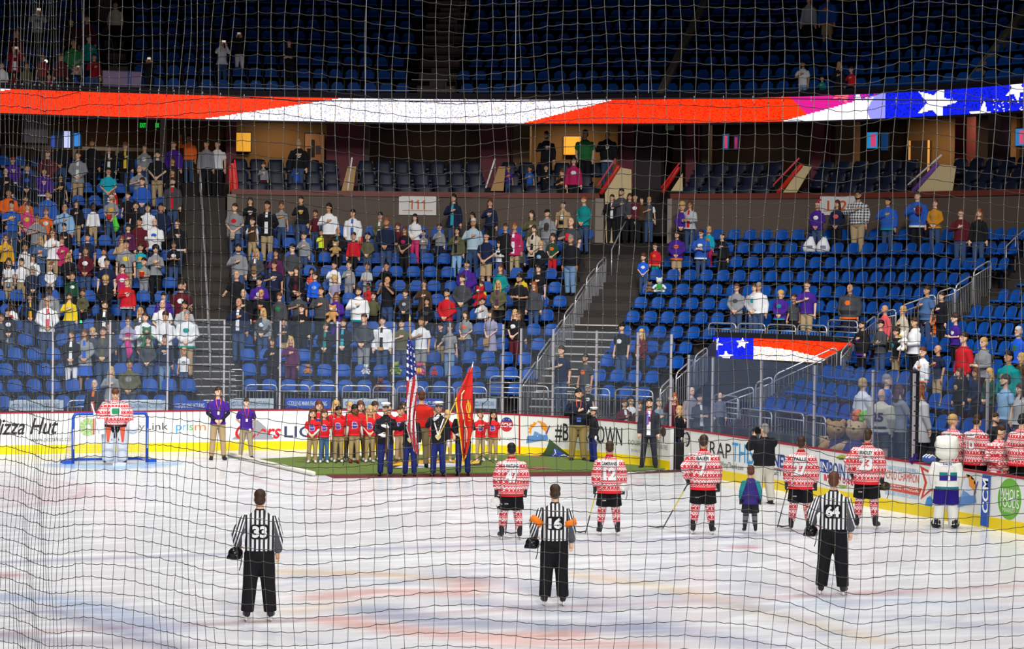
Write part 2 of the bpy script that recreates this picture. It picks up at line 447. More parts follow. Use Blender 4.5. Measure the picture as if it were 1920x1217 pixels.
board_text('#BEARDOWN', 1041, 1167, 797, 834, '2b2a2c', 0, .01)
board_text('DOUBLETREE', 1178, 1222, 827, 836, '8b8784'); board_text('BY HILTON', 1184, 1206, 843, 848, 'a09c98')
board_poly(disc(1244, 810, 5, 9), '4a3a36', 'tree_mark'); board_poly([(1243, 818), (1245, 818), (1245, 829), (1243, 829)], '4a3a36', 'tree_mark'); board_text('DOUBLETREE', 1231, 1252, 834, 842, '8b8784')
board_poly(disc(1288, 824, 6, 14), '2c2c30', 'round_mark', -.003); board_poly(disc(1286.5, 824, 4.6, 11.5), 'e9eae6', 'round_mark', -.006); board_text('TREE', 1283, 1291, 812, 834, '2c2c30')
board_text('W', 1309, 1329, 824, 852, '2b2a2c'); board_text('RAP', 1331, 1371, 830, 858, '2b2a2c'); board_text('THIS', 1373, 1413, 832, 868, '2f9bd8')
board_text('WrapThisInk.com', 1352, 1394, 868, 882, '55565a')
board_poly([(1402, 866), (1412, 864), (1403, 874)], '2f9bd8', 'speech_mark')
board_text('NEW', 1450, 1486, 853, 878, '1f3f96', 0, .03); board_poly([(1448, 877), (1500, 883), (1500, 884.5), (1448, 878.5)], 'c8323e'); board_text('GETTING', 1449, 1489, 883, 893, '3a3a44')
board_poly([(1537, 860), (1554, 863), (1554, 888), (1537, 885)], '1f3f96', 'blue_letter_panel', -.003); board_text('IN', 1539, 1552, 866, 884, 'ffffff'); board_text('POINT', 1555, 1594, 869, 898, '1f3f96', 0, .015)
board_text('WINTER PARK', 1548, 1600, 894, 904, 'c8323e')
board_poly([(1545, 889), (1600, 898), (1600, 911), (1545, 901)], 'd8505a', 'red_sign_band', -.003); board_text('WINNERS', 1549, 1596, 893, 908, 'ffffff', 0, .02)
board_poly(disc(1579, 862, 11, 9, 16, 0, 180), 'a8b43a', 'arch_mark'); board_poly(disc(1579, 863, 6, 5, 16, 0, 180), '3a7a3c', 'arch_mark', -.007); board_poly(disc(1581, 909, 9, 6, 16, 180, 360), '8fa838', 'arch_mark')
board_poly(disc(1652, 884, 6, 12), '3f8fd4', 'blue_round_mark')
board_text('THANK YOU SOLAR BEARS FOR BEING A', 1664, 1722, 876, 885, '6aa3d2'); board_text('CFCO CHAMPION', 1662, 1723, 886, 902, 'd2402c')
board_poly([(1655, 904), (1729, 916), (1724, 930), (1655, 916)], 'd8482f', 'red_sign_band', -.003); board_text('CENTER OF ORLANDO  |  WWW.CFCO.ORG', 1658, 1722, 911, 921, 'ffffff')
board_text('BUILDING UNITY FAITH AND THE COMMUNITY', 1660, 1722, 923, 932, '7fb0dc')
board_poly([(1725, 873), (1744, 884), (1768, 876), (1757, 900), (1768, 922), (1745, 921), (1726, 937), (1734, 905)], 'd2402c', 'star_frame_mark', -.003)
board_poly([(1731, 881), (1744, 888), (1760, 882), (1753, 900), (1761, 917), (1744, 917), (1732, 929), (1739, 905)], 'e9eae6', 'star_frame_mark', -.006)
board_poly([(1738, 934), (1744, 930), (1750, 938), (1747, 951), (1734, 949)], '3f8fd4', 'blue_tag_mark')
bear_mark(1812, 921, 46, 64)
board_poly([(1843.5, 889), (1859, 892), (1855, 989), (1839, 985)], '2356b4', 'blue_vertical_banner', -.016)
def vert_letters(s, x0, x1, y0, y1, col):      # letters turned a quarter, read from the bottom up
    u0, _ = uz_px(x0, (y0+y1)/2); u1, _ = uz_px(x1, (y0+y1)/2); uc = (u0+u1)/2; b, _n = rink(uc); z1 = solve_z(b, y0); z0 = solve_z(b, y1)
    vs, fs = text_mesh(s, z1-z0, abs(u1-u0), 0, .03); vs = [(-v[1], v[0]) for v in vs]; on_board(vs, fs, uc, (z0+z1)/2, mat(col, .5), 'sign_lettering', -.02)
vert_letters('CCM', 1843.5, 1855, 897, 962, 'ffffff')
board_poly(disc(1893, 936, 22, 39, 32), '6cb33a', 'green_oval_mark', -.003)
board_text('WHOLE', 1875, 1911, 917, 936, 'f2f6ea', 0, .01); board_text('FOODS', 1876, 1911, 934, 952, 'f2f6ea', 0, .01); board_text('MARKET', 1880, 1904, 953, 961, 'e6f0d8')
# red goal line carried up the corner board
board_poly([(973.2, 778), (975.6, 778), (975.8, 851), (973, 851)], 'c01820', 'goal_line_stripe', -.015)

# ------------------------------------------------------------------ glass above the boards
def glass_build(tint, haze, trc=(.93, .95, .96, 1)):
    m_ = bpy.data.materials.new('glass'); m_.use_nodes = True; nt = m_.node_tree
    for n in list(nt.nodes): nt.nodes.remove(n)
    out = nt.nodes.new('ShaderNodeOutputMaterial'); tr = nt.nodes.new('ShaderNodeBsdfTransparent'); gl = nt.nodes.new('ShaderNodeBsdfGlossy'); df = nt.nodes.new('ShaderNodeBsdfDiffuse')
    tr.inputs[0].default_value = trc; gl.inputs['Roughness'].default_value = .03; df.inputs[0].default_value = lin(tint)
    fr = nt.nodes.new('ShaderNodeFresnel'); fr.inputs[0].default_value = 1.45
    m1 = nt.nodes.new('ShaderNodeMixShader'); m2 = nt.nodes.new('ShaderNodeMixShader'); m1.inputs[0].default_value = haze
    nt.links.new(tr.outputs[0], m1.inputs[1]); nt.links.new(df.outputs[0], m1.inputs[2])
    geo = nt.nodes.new('ShaderNodeNewGeometry'); ff = math_node(nt, 'MULTIPLY', math_node(nt, 'MULTIPLY', fr.outputs[0], math_node(nt, 'SUBTRACT', 1.0, geo.outputs['Backfacing'])), .55)
    nt.links.new(ff, m2.inputs[0]); nt.links.new(m1.outputs[0], m2.inputs[1]); nt.links.new(gl.outputs[0], m2.inputs[2])
    nt.links.new(m2.outputs[0], out.inputs[0]); return m_
GLASS = glass_build('aab8cc', .035); GLASS2 = glass_build('8ea6cc', .085, (.80, .84, .90, 1)); POSTM = mat('b9b5bb', .4, .2)  # diffuse blue-grey layer paints hazy reflections into the glass, stronger on side panes
def glass_run(pxs, ztop, off, gm, where, word):
    us = [u_px(x, 1.1, off) for x in pxs]; b0, _n = rink(us[0]); root = empty('glass_barrier', (b0[0], b0[1], 0), 0, 'tall clear glass barrier with white posts on the %s' % where, 'glass barrier'); o0 = Vector(root.location)
    for i, u in enumerate(us):
        b, n = rink(u); zt = ztop(u)
        p = obj('glass_post', MB().box((0, 0, (zt-1.105)/2), (.045, .05, zt-1.105)), POSTM, root, Vector((b[0]+n[0]*off, b[1]+n[1]*off, 1.105))-o0, (0, 0, -math.atan2(n[0], n[1])))
    for i, (a, b_) in enumerate(zip(us[:-1], us[1:])):
        p = obj('glass_pane', rink_strip(MB(), a+.025, b_-.025, off-.006, off+.006, 1.107, ztop((a+b_)/2)), gm, root, -o0)
glass_run([-7, 98, 205, 313, 419, 524, 631, 737, 842, 942], lambda u: 3.52, .05, GLASS, 'board behind the goal', 'end glass')
glass_run([975.5, 1036, 1117, 1194, 1256.5], lambda u: 3.42, .05, GLASS, 'curved corner board', 'corner glass')
glass_run([1290, 1335, 1426, 1526, 1635, 1712], lambda u: 2.94, .05, GLASS2, 'side board right of the gate', 'side glass')
# dark padded end post by the team bench and the glass behind the bench
b, n = rink(u_px(1714))
o = obj('padded_post', MB().box((0, 0, .95), (.12, .16, 1.9)), mat('15161c', .6), None, (12.95+.1, at_x(1714, 800, 13.05)[1], 1.1)); tag(o, 'black padded upright column where the side glass meets the bench', 'post')
for k in range(6): obj('strap', MB().box((0, 0, .15+k*.3), (.13, .17, .03)), mat('2c2d36', .5), o)
BX = 14.62
def bench_run(pxs):
    ys = [at_x(x, 780, BX)[1] for x in pxs]; root = empty('glass_barrier', (BX, ys[0], .95), 0, 'clear glass barrier behind the team bench', 'glass barrier'); o0 = Vector(root.location)
    for i, (a, b_) in enumerate(zip(ys[:-1], ys[1:])):
        p = obj('glass_pane', MB().box((BX, (a+b_)/2, 1.95), (.012, abs(a-b_)-.05, 2.0)), GLASS, root, -o0)
    for i, a in enumerate(ys[1:]):
        p = obj('glass_post', MB().box((BX, a, 1.95), (.05, .045, 2.0)), POSTM, root, -o0)
bench_run([1722, 1851, 1990])
struct('wall_bench', MB().box((BX+.05, (at_x(1722, 780, BX)[1]-14)/2, .47), (.1, at_x(1722, 780, BX)[1]+14, .95)), mat('1a1b20', .7), 'low dark wall behind the team bench')
struct('floor', MB().box((13.8, -1.5, .12), (1.5, 25, .24)), mat('17171a', .8), 'raised black rubber floor of the team bench')

# ================================================================== seating bowl
VOM = (61.0, 90.3)          # the tunnel mouth interrupts the lower rows here
AIS = [(10.3, 13.6), (35.3, 41.9), (91.0, 92.6)]
def bowl_strip(mb, t0, t1, s0, s1, z0, z1, m=0, step=1.2):   # solid curved bar between two offsets and heights
    n = max(1, int((t1-t0)/step)); vs = []
    for i in range(n+1):
        t = t0+(t1-t0)*i/n
        for s, z in ((s0, z0), (s1, z0), (s1, z1), (s0, z1)): vs.append(bowl(t, s, z))
    fs = [(0, 1, 2, 3), tuple(reversed([len(vs)-4+i for i in range(4)]))]
    for i in range(n):
        for k in range(4):
            a = i*4+k; c = i*4+(k+1) % 4; fs.append((a, a+4, c+4, c))
    return mb.add(vs, fs, m)
mb = MB()
for i in range(0, 19):
    spans = [(-30, 10.5)] if (i == 0 or i > 12) else [(-30, 60 if i < 5 else 125)]+([(90.3, 125)] if i < 5 else [])
    for a, b_ in spans: bowl_strip(mb, a, b_, row_s(i)-.5, row_s(i)+.345, max(-.1, row_z(i)-1.2), row_z(i))
struct('floor', mb, CONC, 'dark stepped concrete rows under the arena seats')
# half steps and pale nosings in the aisles
mb = MB(); nose = MB()
for (a, b_) in AIS:
    for i in range(1, 13):
        if a > 90 and i < 4: continue
        s, z, zp = row_s(i), row_z(i), row_z(i-1) if i > 1 else row_z(1)-.4
        bowl_strip(mb, a, b_, s-.8, s-.5, zp-.02, (z+zp)/2, 0)
        if i < 8:
            for zz, ss in ((z, s-.5), ((z+zp)/2, s-.8)):
                bowl_strip(nose, a+.15, b_-.15, ss-.012, ss+.05, zz-.03, zz+.006, 0)
for i in range(13, 19): bowl_strip(mb, 10.4, 13.7, row_s(i)-.5, row_s(i)+.345, row_z(i)-1, row_z(i))
struct('floor', mb, mat('3d3834', .9, noise=.25), 'concrete stair aisles between the seat blocks')
struct('trim_1', nose, mat('b9b6b4', .7), 'pale edge strips on the aisle steps')
# front retaining wall of the stand
mb = MB()
bowl_strip(mb, -30, 10.4, -1.5, -1.3, 0, .72); bowl_strip(mb, 10.4, VOM[0], -.72, -.56, 0, .98); bowl_strip(mb, VOM[1], 118, -.72, -.56, 0, .98)
struct('wall_front', mb, mat('3a3d44', .8), 'low dark retaining wall in front of the seats')
mb = MB(); bowl_strip(mb, -30, 10.4, -1.3, -.5, .3, .56); struct('floor', mb, CONC, 'walkway in front of the left seats')

# tunnel mouth under the platform: walls, back, screen, exit sign
mb = MB()
bowl_strip(mb, VOM[0], VOM[1], 3.0, 3.6, 3.16, 3.30)
bowl_strip(mb, VOM[0], VOM[1], 7.0, 7.2, 0, 3.2); bowl_strip(mb, VOM[0]-.4, VOM[0], -.6, 7, 0, 1.4)
struct('wall_tunnel', mb, mat('171a22', .8), 'dark walls inside the tunnel mouth')
for t in VOM:
    vs = [bowl(t, -.6, 0), bowl(t, 3.2, 0), bowl(t, 3.2, 3.2), bowl(t, -.6, 1.0)]; vs2 = [bowl(t+.25, -.6, 0), bowl(t+.25, 3.2, 0), bowl(t+.25, 3.2, 3.2), bowl(t+.25, -.6, 1.0)]
    struct('wall_tunnel_side', MB().add(vs+vs2, [(0, 1, 2, 3), (7, 6, 5, 4), (0, 4, 5, 1), (1, 5, 6, 2), (2, 6, 7, 3), (3, 7, 4, 0)]), mat('30323a', .8), 'sloping side wall of the tunnel')
def poly_has(poly, x, y):
    c = False; j = len(poly)-1
    for i in range(len(poly)):
        xi, yi = poly[i]; xj, yj = poly[j]
        if (yi > y) != (yj > y) and x < (xj-xi)*(y-yi)/(yj-yi)+xi: c = not c
        j = i
    return c
def star(cx, cy, r, rot=0, sx=1.0):
    return [(cx+sx*(r if k % 2 == 0 else r*.4)*math.sin(rot+PI*k/5), cy-(r if k % 2 == 0 else r*.4)*math.cos(rot+PI*k/5)) for k in range(10)]
LED = [mat(c, .6, emit=e) for c, e in (('ff3404', 1.0), ('f2eefc', 1.0), ('0c1ee0', 1.0), ('d81a8c', .9), ('ff6a78', 1.0), ('8c8ce8', 1.0), ('b9b4c8', .8), ('e01800', .9), ('e8d070', .9), ('0a14a0', .8))]
def led_screen(name, x0, x1, s, z0, z1, nx, nz, pick):
    vs = []; fs = []; mi = []
    ths = [th_px(x0+(x1-x0)*i/nx, s, (z0+z1)/2) for i in range(nx+1)]
    for t in ths:
        for k in range(nz+1): vs.append(bowl(t, s, z0+(z1-z0)*k/nz))
    rr = random.Random(3)
    for i in range(nx):
        for k in range(nz):
            a = i*(nz+1)+k; fs.append((a, a+nz+1, a+nz+2, a+1)); mi.append(pick((x0+(x1-x0)*(i+.5)/nx), 1-(k+.5)/nz, rr))
    o = MB(); o.v = vs; o.f = fs; o.m = mi; return o
BIGST = [star(1755, .47*45, 34, .35, 1.25), star(1612, .62*45, 42, -.25, .75), star(1690-108, -6, 26, .4), star(1906, 8, 24, .5), star(1843, 52, 30, .1)]
def ribbon_pick(x, v, rr):
    y = v*45
    if x < 26-v*260: return 1
    b1 = 640-(640-380)*v; b2 = 1150-(1150-980)*v
    if x < b1: return 7 if rr.random() < .18 else 0
    if x < b2: return 6 if rr.random() < .14 else (8 if rr.random() < .02 else 1)
    if any(poly_has(s_, x, y) for s_ in (BIGST[0], BIGST[1], BIGST[3], BIGST[4])): return 1
    if x < 1470: return 7 if rr.random() < .18 else 0
    edge = 45-(x-1465)*.24
    if x < 1660:
        if y > edge: return 1 if x < 1600+30*rr.random() else 5
        if poly_has(BIGST[2], x, y): return 4
        if x < 1480+y*1.0: return 0
        return 3 if x < 1585+rr.random()*60 else (2 if rr.random() < .8 else 3)
    if x > 1860 and y > 20 and rr.random() < .08: return 1
    return 9 if rr.random() < .2 else 2
rb = led_screen('led', -400, 2350, 10.0, 9.74, 10.50, 1375, 22, ribbon_pick)
o = obj('ribbon_board', rb, LED); tag(o, 'long curved video ribbon across the stands showing red, white, blue and stars', 'screen')
fr = MB(); bowl_strip(fr, -24, 110, 10.02, 10.3, 9.68, 10.54); obj('frame', fr, mat('16141c', .6), o)
LS = [star(1391, 1.1*10, 13, .1), star(1362, 40, 15, -.1), star(1341, 14, 14, .4)]
def tun_pick(x, v, rr):
    y = v*57
    if x < 1412: return 1 if any(poly_has(s_, x, y) for s_ in LS) else (9 if rr.random() < .3 else 2)
    e = 16+((x-1412)/180)**2*34
    if y < e: return 7 if rr.random() < .2 else 0
    r = rr.random(); return 6 if r < .3 else (8 if r < .42 else 1)
o = obj('video_panel', led_screen('led', 1337, 1596, 3.02, 2.36, 3.16, 130, 28, tun_pick), LED); tag(o, 'video panel above the tunnel showing stars and stripes', 'screen')
fr = MB(); bowl_strip(fr, 60.3, 90, 3.05, 3.2, 2.32, 3.2); obj('frame', fr, mat('16141c', .6), o)

def flat_sign(name, x0, x1, y0, y1, s, text, base, ink, label, cat, emit=0.0, tw=.8, th_=.6):
    t0, p = bowl_px(x0, (y0+y1)/2, s); t1, q = bowl_px(x1, (y0+y1)/2, s); b = ((p[0]+q[0])/2, (p[1]+q[1])/2)
    z1, z0 = solve_z(b, y0), solve_z(b, y1); W = math.hypot(q[0]-p[0], q[1]-p[1]); H = z1-z0; rz = math.atan2(q[1]-p[1], q[0]-p[0])
    o = obj(name, MB().box((0, .02, 0), (W, .04, H)), mat(base, .5, emit=emit), None, (b[0], b[1], (z0+z1)/2), (0, 0, rz)); tag(o, label, cat)
    if text:
        vs, fs = text_mesh(text, W*tw, H*th_, 0, .02); obj('lettering', MB().add([(v[0], -.012, v[1]) for v in vs], fs), mat(ink, .5, emit=emit), o)
    return o
for (x0, x1, tx, la) in ((748, 818, '111', 'white section sign with orange 111, left of the two signs'), (1537, 1603, '112', 'white section sign with orange 112, partly behind people at right')):
    o = flat_sign('section_sign', x0, x1, 368, 403, 10.0, tx, 'd9d6d2', 'd0602a', la, 'sign', 0, .56, .55)
    if tx == '111': MEs = [c_ for c_ in o.children if c_.name.startswith('lettering')]; [bpy.data.objects.remove(c_) for c_ in MEs]
    if tx == '111':
        for dx in (-.2, 0, .2): obj('numeral', MB().prism([(-.075, .10), (-.03, .12), (.0, .16), (.045, .16), (.045, -.14), (-.005, -.14), (-.005, .09), (-.075, .06)], .006, (dx, -.012, .02), (1, 0, 0), (0, 0, 1), (0, 1, 0)), mat('d0602a', .5), o)
    obj('stripe', MB().box((0, -.004, -.16), (.98, .01, .02)), mat('c9713f', .6), o)
flat_sign('exit_sign', 1371, 1391, 686, 704, 3.6, 'EXIT', 'c9cf9a', '2f6a3a', 'pale exit sign under the video panel over the tunnel', 'sign', 0, .8, .7)
flat_sign('exit_sign', 1247, 1264, 230, 244, 13.0, 'EXIT', 'a8c0a0', '2a7a48', 'small pale exit sign under the ribbon right of the middle', 'sign', 0, .7, .6)
flat_sign('exit_sign', 261, 275, 229, 241, 12.0, 'EXIT', '03160a', '22e045', 'glowing green exit sign under the ribbon at upper left', 'sign', .9, .8, .7)
flat_sign('exit_sign', 291, 299, 229, 241, 12.0, 'EX', '03160a', '22e045', 'partly hidden green exit sign beside the white post', 'sign', .9, .9, .7)
COLS = [(17, 119, 0), (232, 310, 0), (326, 388, 1), (431, 513, 0), (535, 620, 1), (643, 727, 0), (752, 830, 1), (890, 930, 0)]
for i, (x0, x1, k) in enumerate(COLS):
    s = -1.52 if x1 < 400 else -.74
    y0, y1 = (751, 770) if x1 < 400 else (747, 766)
    o = flat_sign('sponsor_banner', x0, x1, y0, y1, s, 'COLLINS MANUFACTURING', '2b4fb8' if k else 'c3cedb', 'd8e2f4' if k else '7f93ae', '%s sponsor banner, %s from the left, on the stand front wall' % ('blue' if k else 'pale', nth(i+1)), 'banner', 0, .84, .45)
    obj('crescent_mark', MB().tube([(-.46*(x1-x0)/75*1.0+.05*math.cos(a), -.02, .05*math.sin(a)) for a in [math.radians(60+30*j) for j in range(9)]], .012, 5), mat('8fa6d8', .5), o)
# ------------------------------------------------------------------ folding seats
SEATB = mat('054a9e', .5, spec=.22, noise=.08)
SEATD = mat('06122e', .5); PAD = mat('141d33', .45); CHROME = mat('b8bcc6', .3, .8)
def seat_back():
    mb = MB(); n = 10; W = .235
    def sec(z, w, y, r): return [(w*math.cos(a), y-.05*abs(math.cos(a))**2*1.0, z) for a in r]
    front = []; back = []
    prof = [(.52, .185, .14), (.58, .20, .155), (.66, .208, .18), (.72, .205, .2), (.77, .19, .213), (.81, .16, .222), (.838, .115, .226), (.85, .06, .228)]
    vs = []
    for z, w_, y in prof:
        for k in range(n+1):
            x = -w_+2*w_*k/n; vs.append((x, y-.06*(x/.24)**2, z))
        for k in range(n+1):
            x = -w_+2*w_*k/n; vs.append((x, y+.035-.06*(x/.24)**2, z))
    R = 2*(n+1); fs = []
    for i in range(len(prof)-1):
        for k in range(n):
            a = i*R+k; fs.append((a, a+1, a+1+R, a+R)); a += n+1; fs.append((a+R, a+1+R, a+1, a))
        a = i*R; fs.append((a+R, a+R+n+1, a+n+1, a)); a = i*R+n; fs.append((a, a+n+1, a+R+n+1, a+R))
    t = (len(prof)-1)*R
    for k in range(n):
        a = t+k; fs.append((a, a+1, a+n+2, a+n+1)); fs.append((k+n+1, k+n+2, k+1, k))
    mb.add(vs, fs); return mb
sb = seat_back().mesh('backrest', True)
pan = MB(); pan.rings([(0, -.03, .505, .205, .175), (0, -.03, .515, .232, .2), (0, -.03, .555, .232, .2), (0, -.03, .565, .205, .18)], 18); pan = pan.mesh('seat_pan', True)
frm = MB(); frm.box((-.245, .08, .50), (.02, .3, .05)); frm.box((.245, .08, .50), (.02, .3, .05)); frm.box((0, .1, .25), (.07, .06, .49)); frm.box((0, .1, .49), (.5, .04, .04)); fr_mesh = frm.mesh('frame')
hinge = MB(); hinge.ell((-.13, -.21, .50), (.018, .012, .01), 8, 5); hinge.ell((.13, -.21, .50), (.018, .012, .01), 8, 5); hinge = hinge.mesh('hinge')
for m_, k in ((sb, SEATB), (pan, SEATB), (fr_mesh, SEATD), (hinge, CHROME)): m_.materials.append(k)
def face_in(th): return math.radians(-min(th, 90.0))          # rotation that makes local -Y look to the rink
SEATS = []                                                       # (block, row, number, th, x, y, z)
BLOCKS = {'left': (-6.5, 10.2), 'middle': (13.7, 35.2), 'right': (42.0, 90.8), 'far right': (92.8, 112.0)}
for blk, (a, b_) in BLOCKS.items():
    rows = range(0, 18) if blk == 'left' else range(1, 13)
    for i in rows:
        s = row_s(i); t0, t1 = a, b_
        if blk == 'right':
            if i < 5: t1 = 59.5
            t0 = 41.9+(.8 if i > 9 else 0)
        if blk == 'far right' and i < 5: t0 = 91.0
        t = t0; c = 0; first = True
        L = []
        while t < t1:
            p = bowl(t, s); q = bowl(t+.02, s); dl = math.hypot(q[0]-p[0], q[1]-p[1])/.02
            if first: t += .27/dl; first = False
            if t > t1: break
            L.append(t); t += .535/dl
        for c, t in enumerate(L):
            p = bowl(t, s, row_z(i)); SEATS.append([blk, i, c+1, t, p[0], p[1], p[2]])
# ------------------------------------------------------------------ rails
def rail_panel(p0, p1, zt0, zt1, zb0, zb1, nb, label, cat='railing', group=None, mids=1, r=.021, base=None):
    p0 = Vector((p0[0], p0[1], 0)); p1 = Vector((p1[0], p1[1], 0)); root = empty('guard_railing', (p0+p1)/2+Vector((0, 0, (zb0+zb1)/2)), 0, label, cat, group)
    o = (p0+p1)/2+Vector((0, 0, (zb0+zb1)/2)); Z = Vector((0, 0, 1))
    def pt(f, k): return p0.lerp(p1, f)+Z*((zb0+(zb1-zb0)*f)*(1-k)+(zt0+(zt1-zt0)*f)*k)-o
    L = (p1-p0).length; c = min(.12, L*.2)/L; H = (zt0-zb0); kk = 1-.10/H
    mb = MB(); mb.tube([pt(0, 0), pt(0, kk), pt(c*.3, 1-.03/H), pt(c, 1), pt(1-c, 1), pt(1-c*.3, 1-.03/H), pt(1, kk), pt(1, 0)], r, 8, cap=0)
    obj('top_rail', mb.mesh('r', True), STEEL, root)
    for k in range(mids):
        f = 1-(.17+.14*k)/H; obj('cross_rail', MB().tube([pt(0, f), pt(1, f)], r*.8, 6, cap=0).mesh('r', True), STEEL, root)
    f = 1-(.17+.14*(mids-1))/H
    bal = None
    for k in range(nb):
        g = (k+1)/(nb+1); a = pt(g, 0); b_ = pt(g, f); h = b_.z-a.z
        if bal is None or abs(bal[1]-h) > .01: bal = (MB().tube([(0, 0, 0), (0, 0, h)], .009, 5, cap=0).mesh('baluster'), h)
        obj('baluster', bal[0], STEELD, root, a)
    return root
def front_rail(x0, x1, y, s, zb, label, nb, mids=1):
    _, p = bowl_px(x0, y, s); _, q = bowl_px(x1, y, s); return rail_panel(p, q, (p[2]+q[2])/2, (p[2]+q[2])/2, zb, zb, nb, label, mids=mids)
R111 = [(461, 519), (525, 580), (582, 633), (642, 694), (700, 741), (745, 795), (797, 852), (857, 912)]
for i, (a, b_) in enumerate(R111): front_rail(a, b_, 721.5+(a-461)*.011, -.64, .98, 'silver guard rail, %s from the left, in front of the middle seat block' % nth(i+1), 7)
front_rail(919, 978, 706, -.64, .98, 'taller silver rail with extra bars at foot of the long stair rail', 8, 4)
for i, (a, b_, y) in enumerate(((974, 1028, 724), (1037, 1084, 727), (1107, 1143, 729), (1154, 1224, 731))): front_rail(a, b_, y, -.64, .98, 'silver guard rail behind the curved corner glass, %s from the left' % nth(i+1), 6)
for i, (a, b_) in enumerate(((20, 117), (127, 212), (222, 309), (375, 417))): front_rail(a, b_, 751, -1.4, .72, 'low silver rail, %s from the left, before the left seat block' % nth(i+1), 9)
front_rail(431, 456, 693, -.5, .98, 'tall silver rail at the foot of the steps left of middle block', 3, 4)
for i, (a, b_, y) in enumerate(((1339, 1384, 742), (1388, 1447, 769), (1454, 1507, 773), (1512, 1548, 780))): front_rail(a, b_, y, -.3, .6, 'silver guard rail behind the side glass, %s from the left' % nth(i+1), 9, 4 if i == 0 else 1)
for i, (a, b_, y) in enumerate(((1329, 1380, 606), (1384, 1435, 607), (1439, 1492, 609), (1496, 1550, 610), (1553, 1608, 601))): front_rail(a, b_, y, 3.1, 3.2, 'silver guard rail above the tunnel video panel, %s from the left' % nth(i+1), 9, 1 if i < 4 else 3)
def tread(s): return .96+.487*s
def stair_pt(x, y, h):
    lo, hi = -1.0, 12.0
    for _ in range(24):
        m_ = (lo+hi)/2
        if bowl_px(x, y, m_)[1][2] > tread(m_)+h: lo = m_
        else: hi = m_
    return lo, bowl_px(x, y, lo)[1]
def stair_rails(segs, h, label, nb=8, mids=1):
    for i, (x0, y0, x1, y1) in enumerate(segs):
        (s0, p), (s1, q) = stair_pt(x0, y0, h), stair_pt(x1, y1, h)
        rail_panel(p, q, p[2], q[2], tread(s0)-.05, tread(s1)-.05, nb, label % nth(i+1), mids=mids)
stair_rails([(978, 716, 1006, 676), (1008, 668, 1034, 632), (1036, 624, 1056, 597), (1058, 590, 1077, 566), (1079, 558, 1098, 530), (1100, 521, 1117, 501), (1119, 497, 1136, 480)], 1.0, 'silver stair railing right of the middle seat block, %s from the ice', 8)
stair_rails([(1345, 748, 1413, 724), (1417, 718, 1448, 706), (1452, 703, 1569, 650)], .95, 'silver sloping rail beside the tunnel mouth, %s from the ice', 12)
stair_rails([(1577, 660, 1600, 634), (1608, 618, 1642, 591), (1646, 587, 1680, 579), (1689, 574, 1754, 551), (1758, 548, 1790, 538), (1792, 535, 1823, 516), (1826, 506, 1858, 487)], 1.0, 'silver stair railing left of the far right seats, %s from the ice', 9)
stair_rails([(1238, 728, 1262, 705), (1268, 700, 1300, 672), (1303, 668, 1326, 650)], .95, 'silver sloping rail left of the tunnel mouth, %s from the ice', 7)
def hand_rail(pts, label, h=.9):
    ps = [stair_pt(x, y, h)[1] for x, y in pts]; o = Vector((ps[0][0], ps[0][1], ps[0][2]-h)); root = empty('hand_rail', o, 0, label, 'railing')
    v = [Vector(p)-o for p in ps]
    obj('bar', MB().tube(v, .02, 8).mesh('b', True), STEEL, root)
    for p in (v[0], v[-1], (v[0]+v[-1])/2): obj('post', MB().tube([p-Vector((0, 0, h)), p], .018, 6, cap=0).mesh('p', True), STEEL, root)
for k, (a, b_) in enumerate((((394, 655), (391, 590)), ((390, 575), (387, 515)), ((386, 500), (383, 440)), ((382, 425), (379, 370)), ((378, 355), (375, 310)))): hand_rail((a, b_), 'thin silver hand rail in the steps beside the left block, %s from ice' % nth(k+1))
hand_rail(((1147, 468), (1162, 437), (1176, 410)), 'silver hand rail on the steps below the concrete portal in the middle')
hand_rail(((1887, 462), (1903, 446), (1921, 431)), 'silver hand rail at the top of the far right steps')

# ================================================================== wall behind the lower bowl and the club level
WALLB = mat('5a4c43', .7, noise=.1); TRIM = mat('6a2f24', .5); MAROON = mat('743640', .7); TAN = mat('b08a5a', .8); CREAM = mat('cdb98c', .8)
T1, T2, T3, T4 = 13.9, 35.6, 41.3, 88.0
mb = MB(); bowl_strip(mb, T1, T2, 10.05, 10.25, 5.4, 7.33); bowl_strip(mb, T3, T4, 10.05, 10.25, 5.4, 7.33); bowl_strip(mb, 92.5, 125, 10.05, 10.25, 5.4, 7.33)
struct('wall_middle', mb, WALLB, 'brown wall above the top row of blue seats')
mb = MB(); bowl_strip(mb, T1, T2, 10.0, 10.32, 7.33, 7.5); bowl_strip(mb, T3, T4, 10.0, 10.32, 7.33, 7.5); bowl_strip(mb, 92.5, 125, 10, 10.32, 7.33, 7.5)
struct('trim_2', mb, TRIM, 'red-brown cap along the brown wall')
mb = MB()
for t in (T1, T2, T3, T4): bowl_strip(mb, t-.25, t+.25, 9.95, 10.3, 5.4, 7.33)
struct('trim_3', mb, mat('8a7f74', .7), 'grey ends of the brown wall')
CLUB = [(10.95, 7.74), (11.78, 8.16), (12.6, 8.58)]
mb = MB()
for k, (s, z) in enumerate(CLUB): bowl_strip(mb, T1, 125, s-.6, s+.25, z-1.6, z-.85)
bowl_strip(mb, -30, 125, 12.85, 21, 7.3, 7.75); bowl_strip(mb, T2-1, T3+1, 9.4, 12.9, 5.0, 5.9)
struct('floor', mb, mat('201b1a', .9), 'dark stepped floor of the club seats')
mb = MB(); bowl_strip(mb, -30, 125, 11.15, 21, 10.2, 10.28, 0, 2.5); struct('ceiling', mb, mat('2e2220', .9), 'dark soffit under the upper deck')
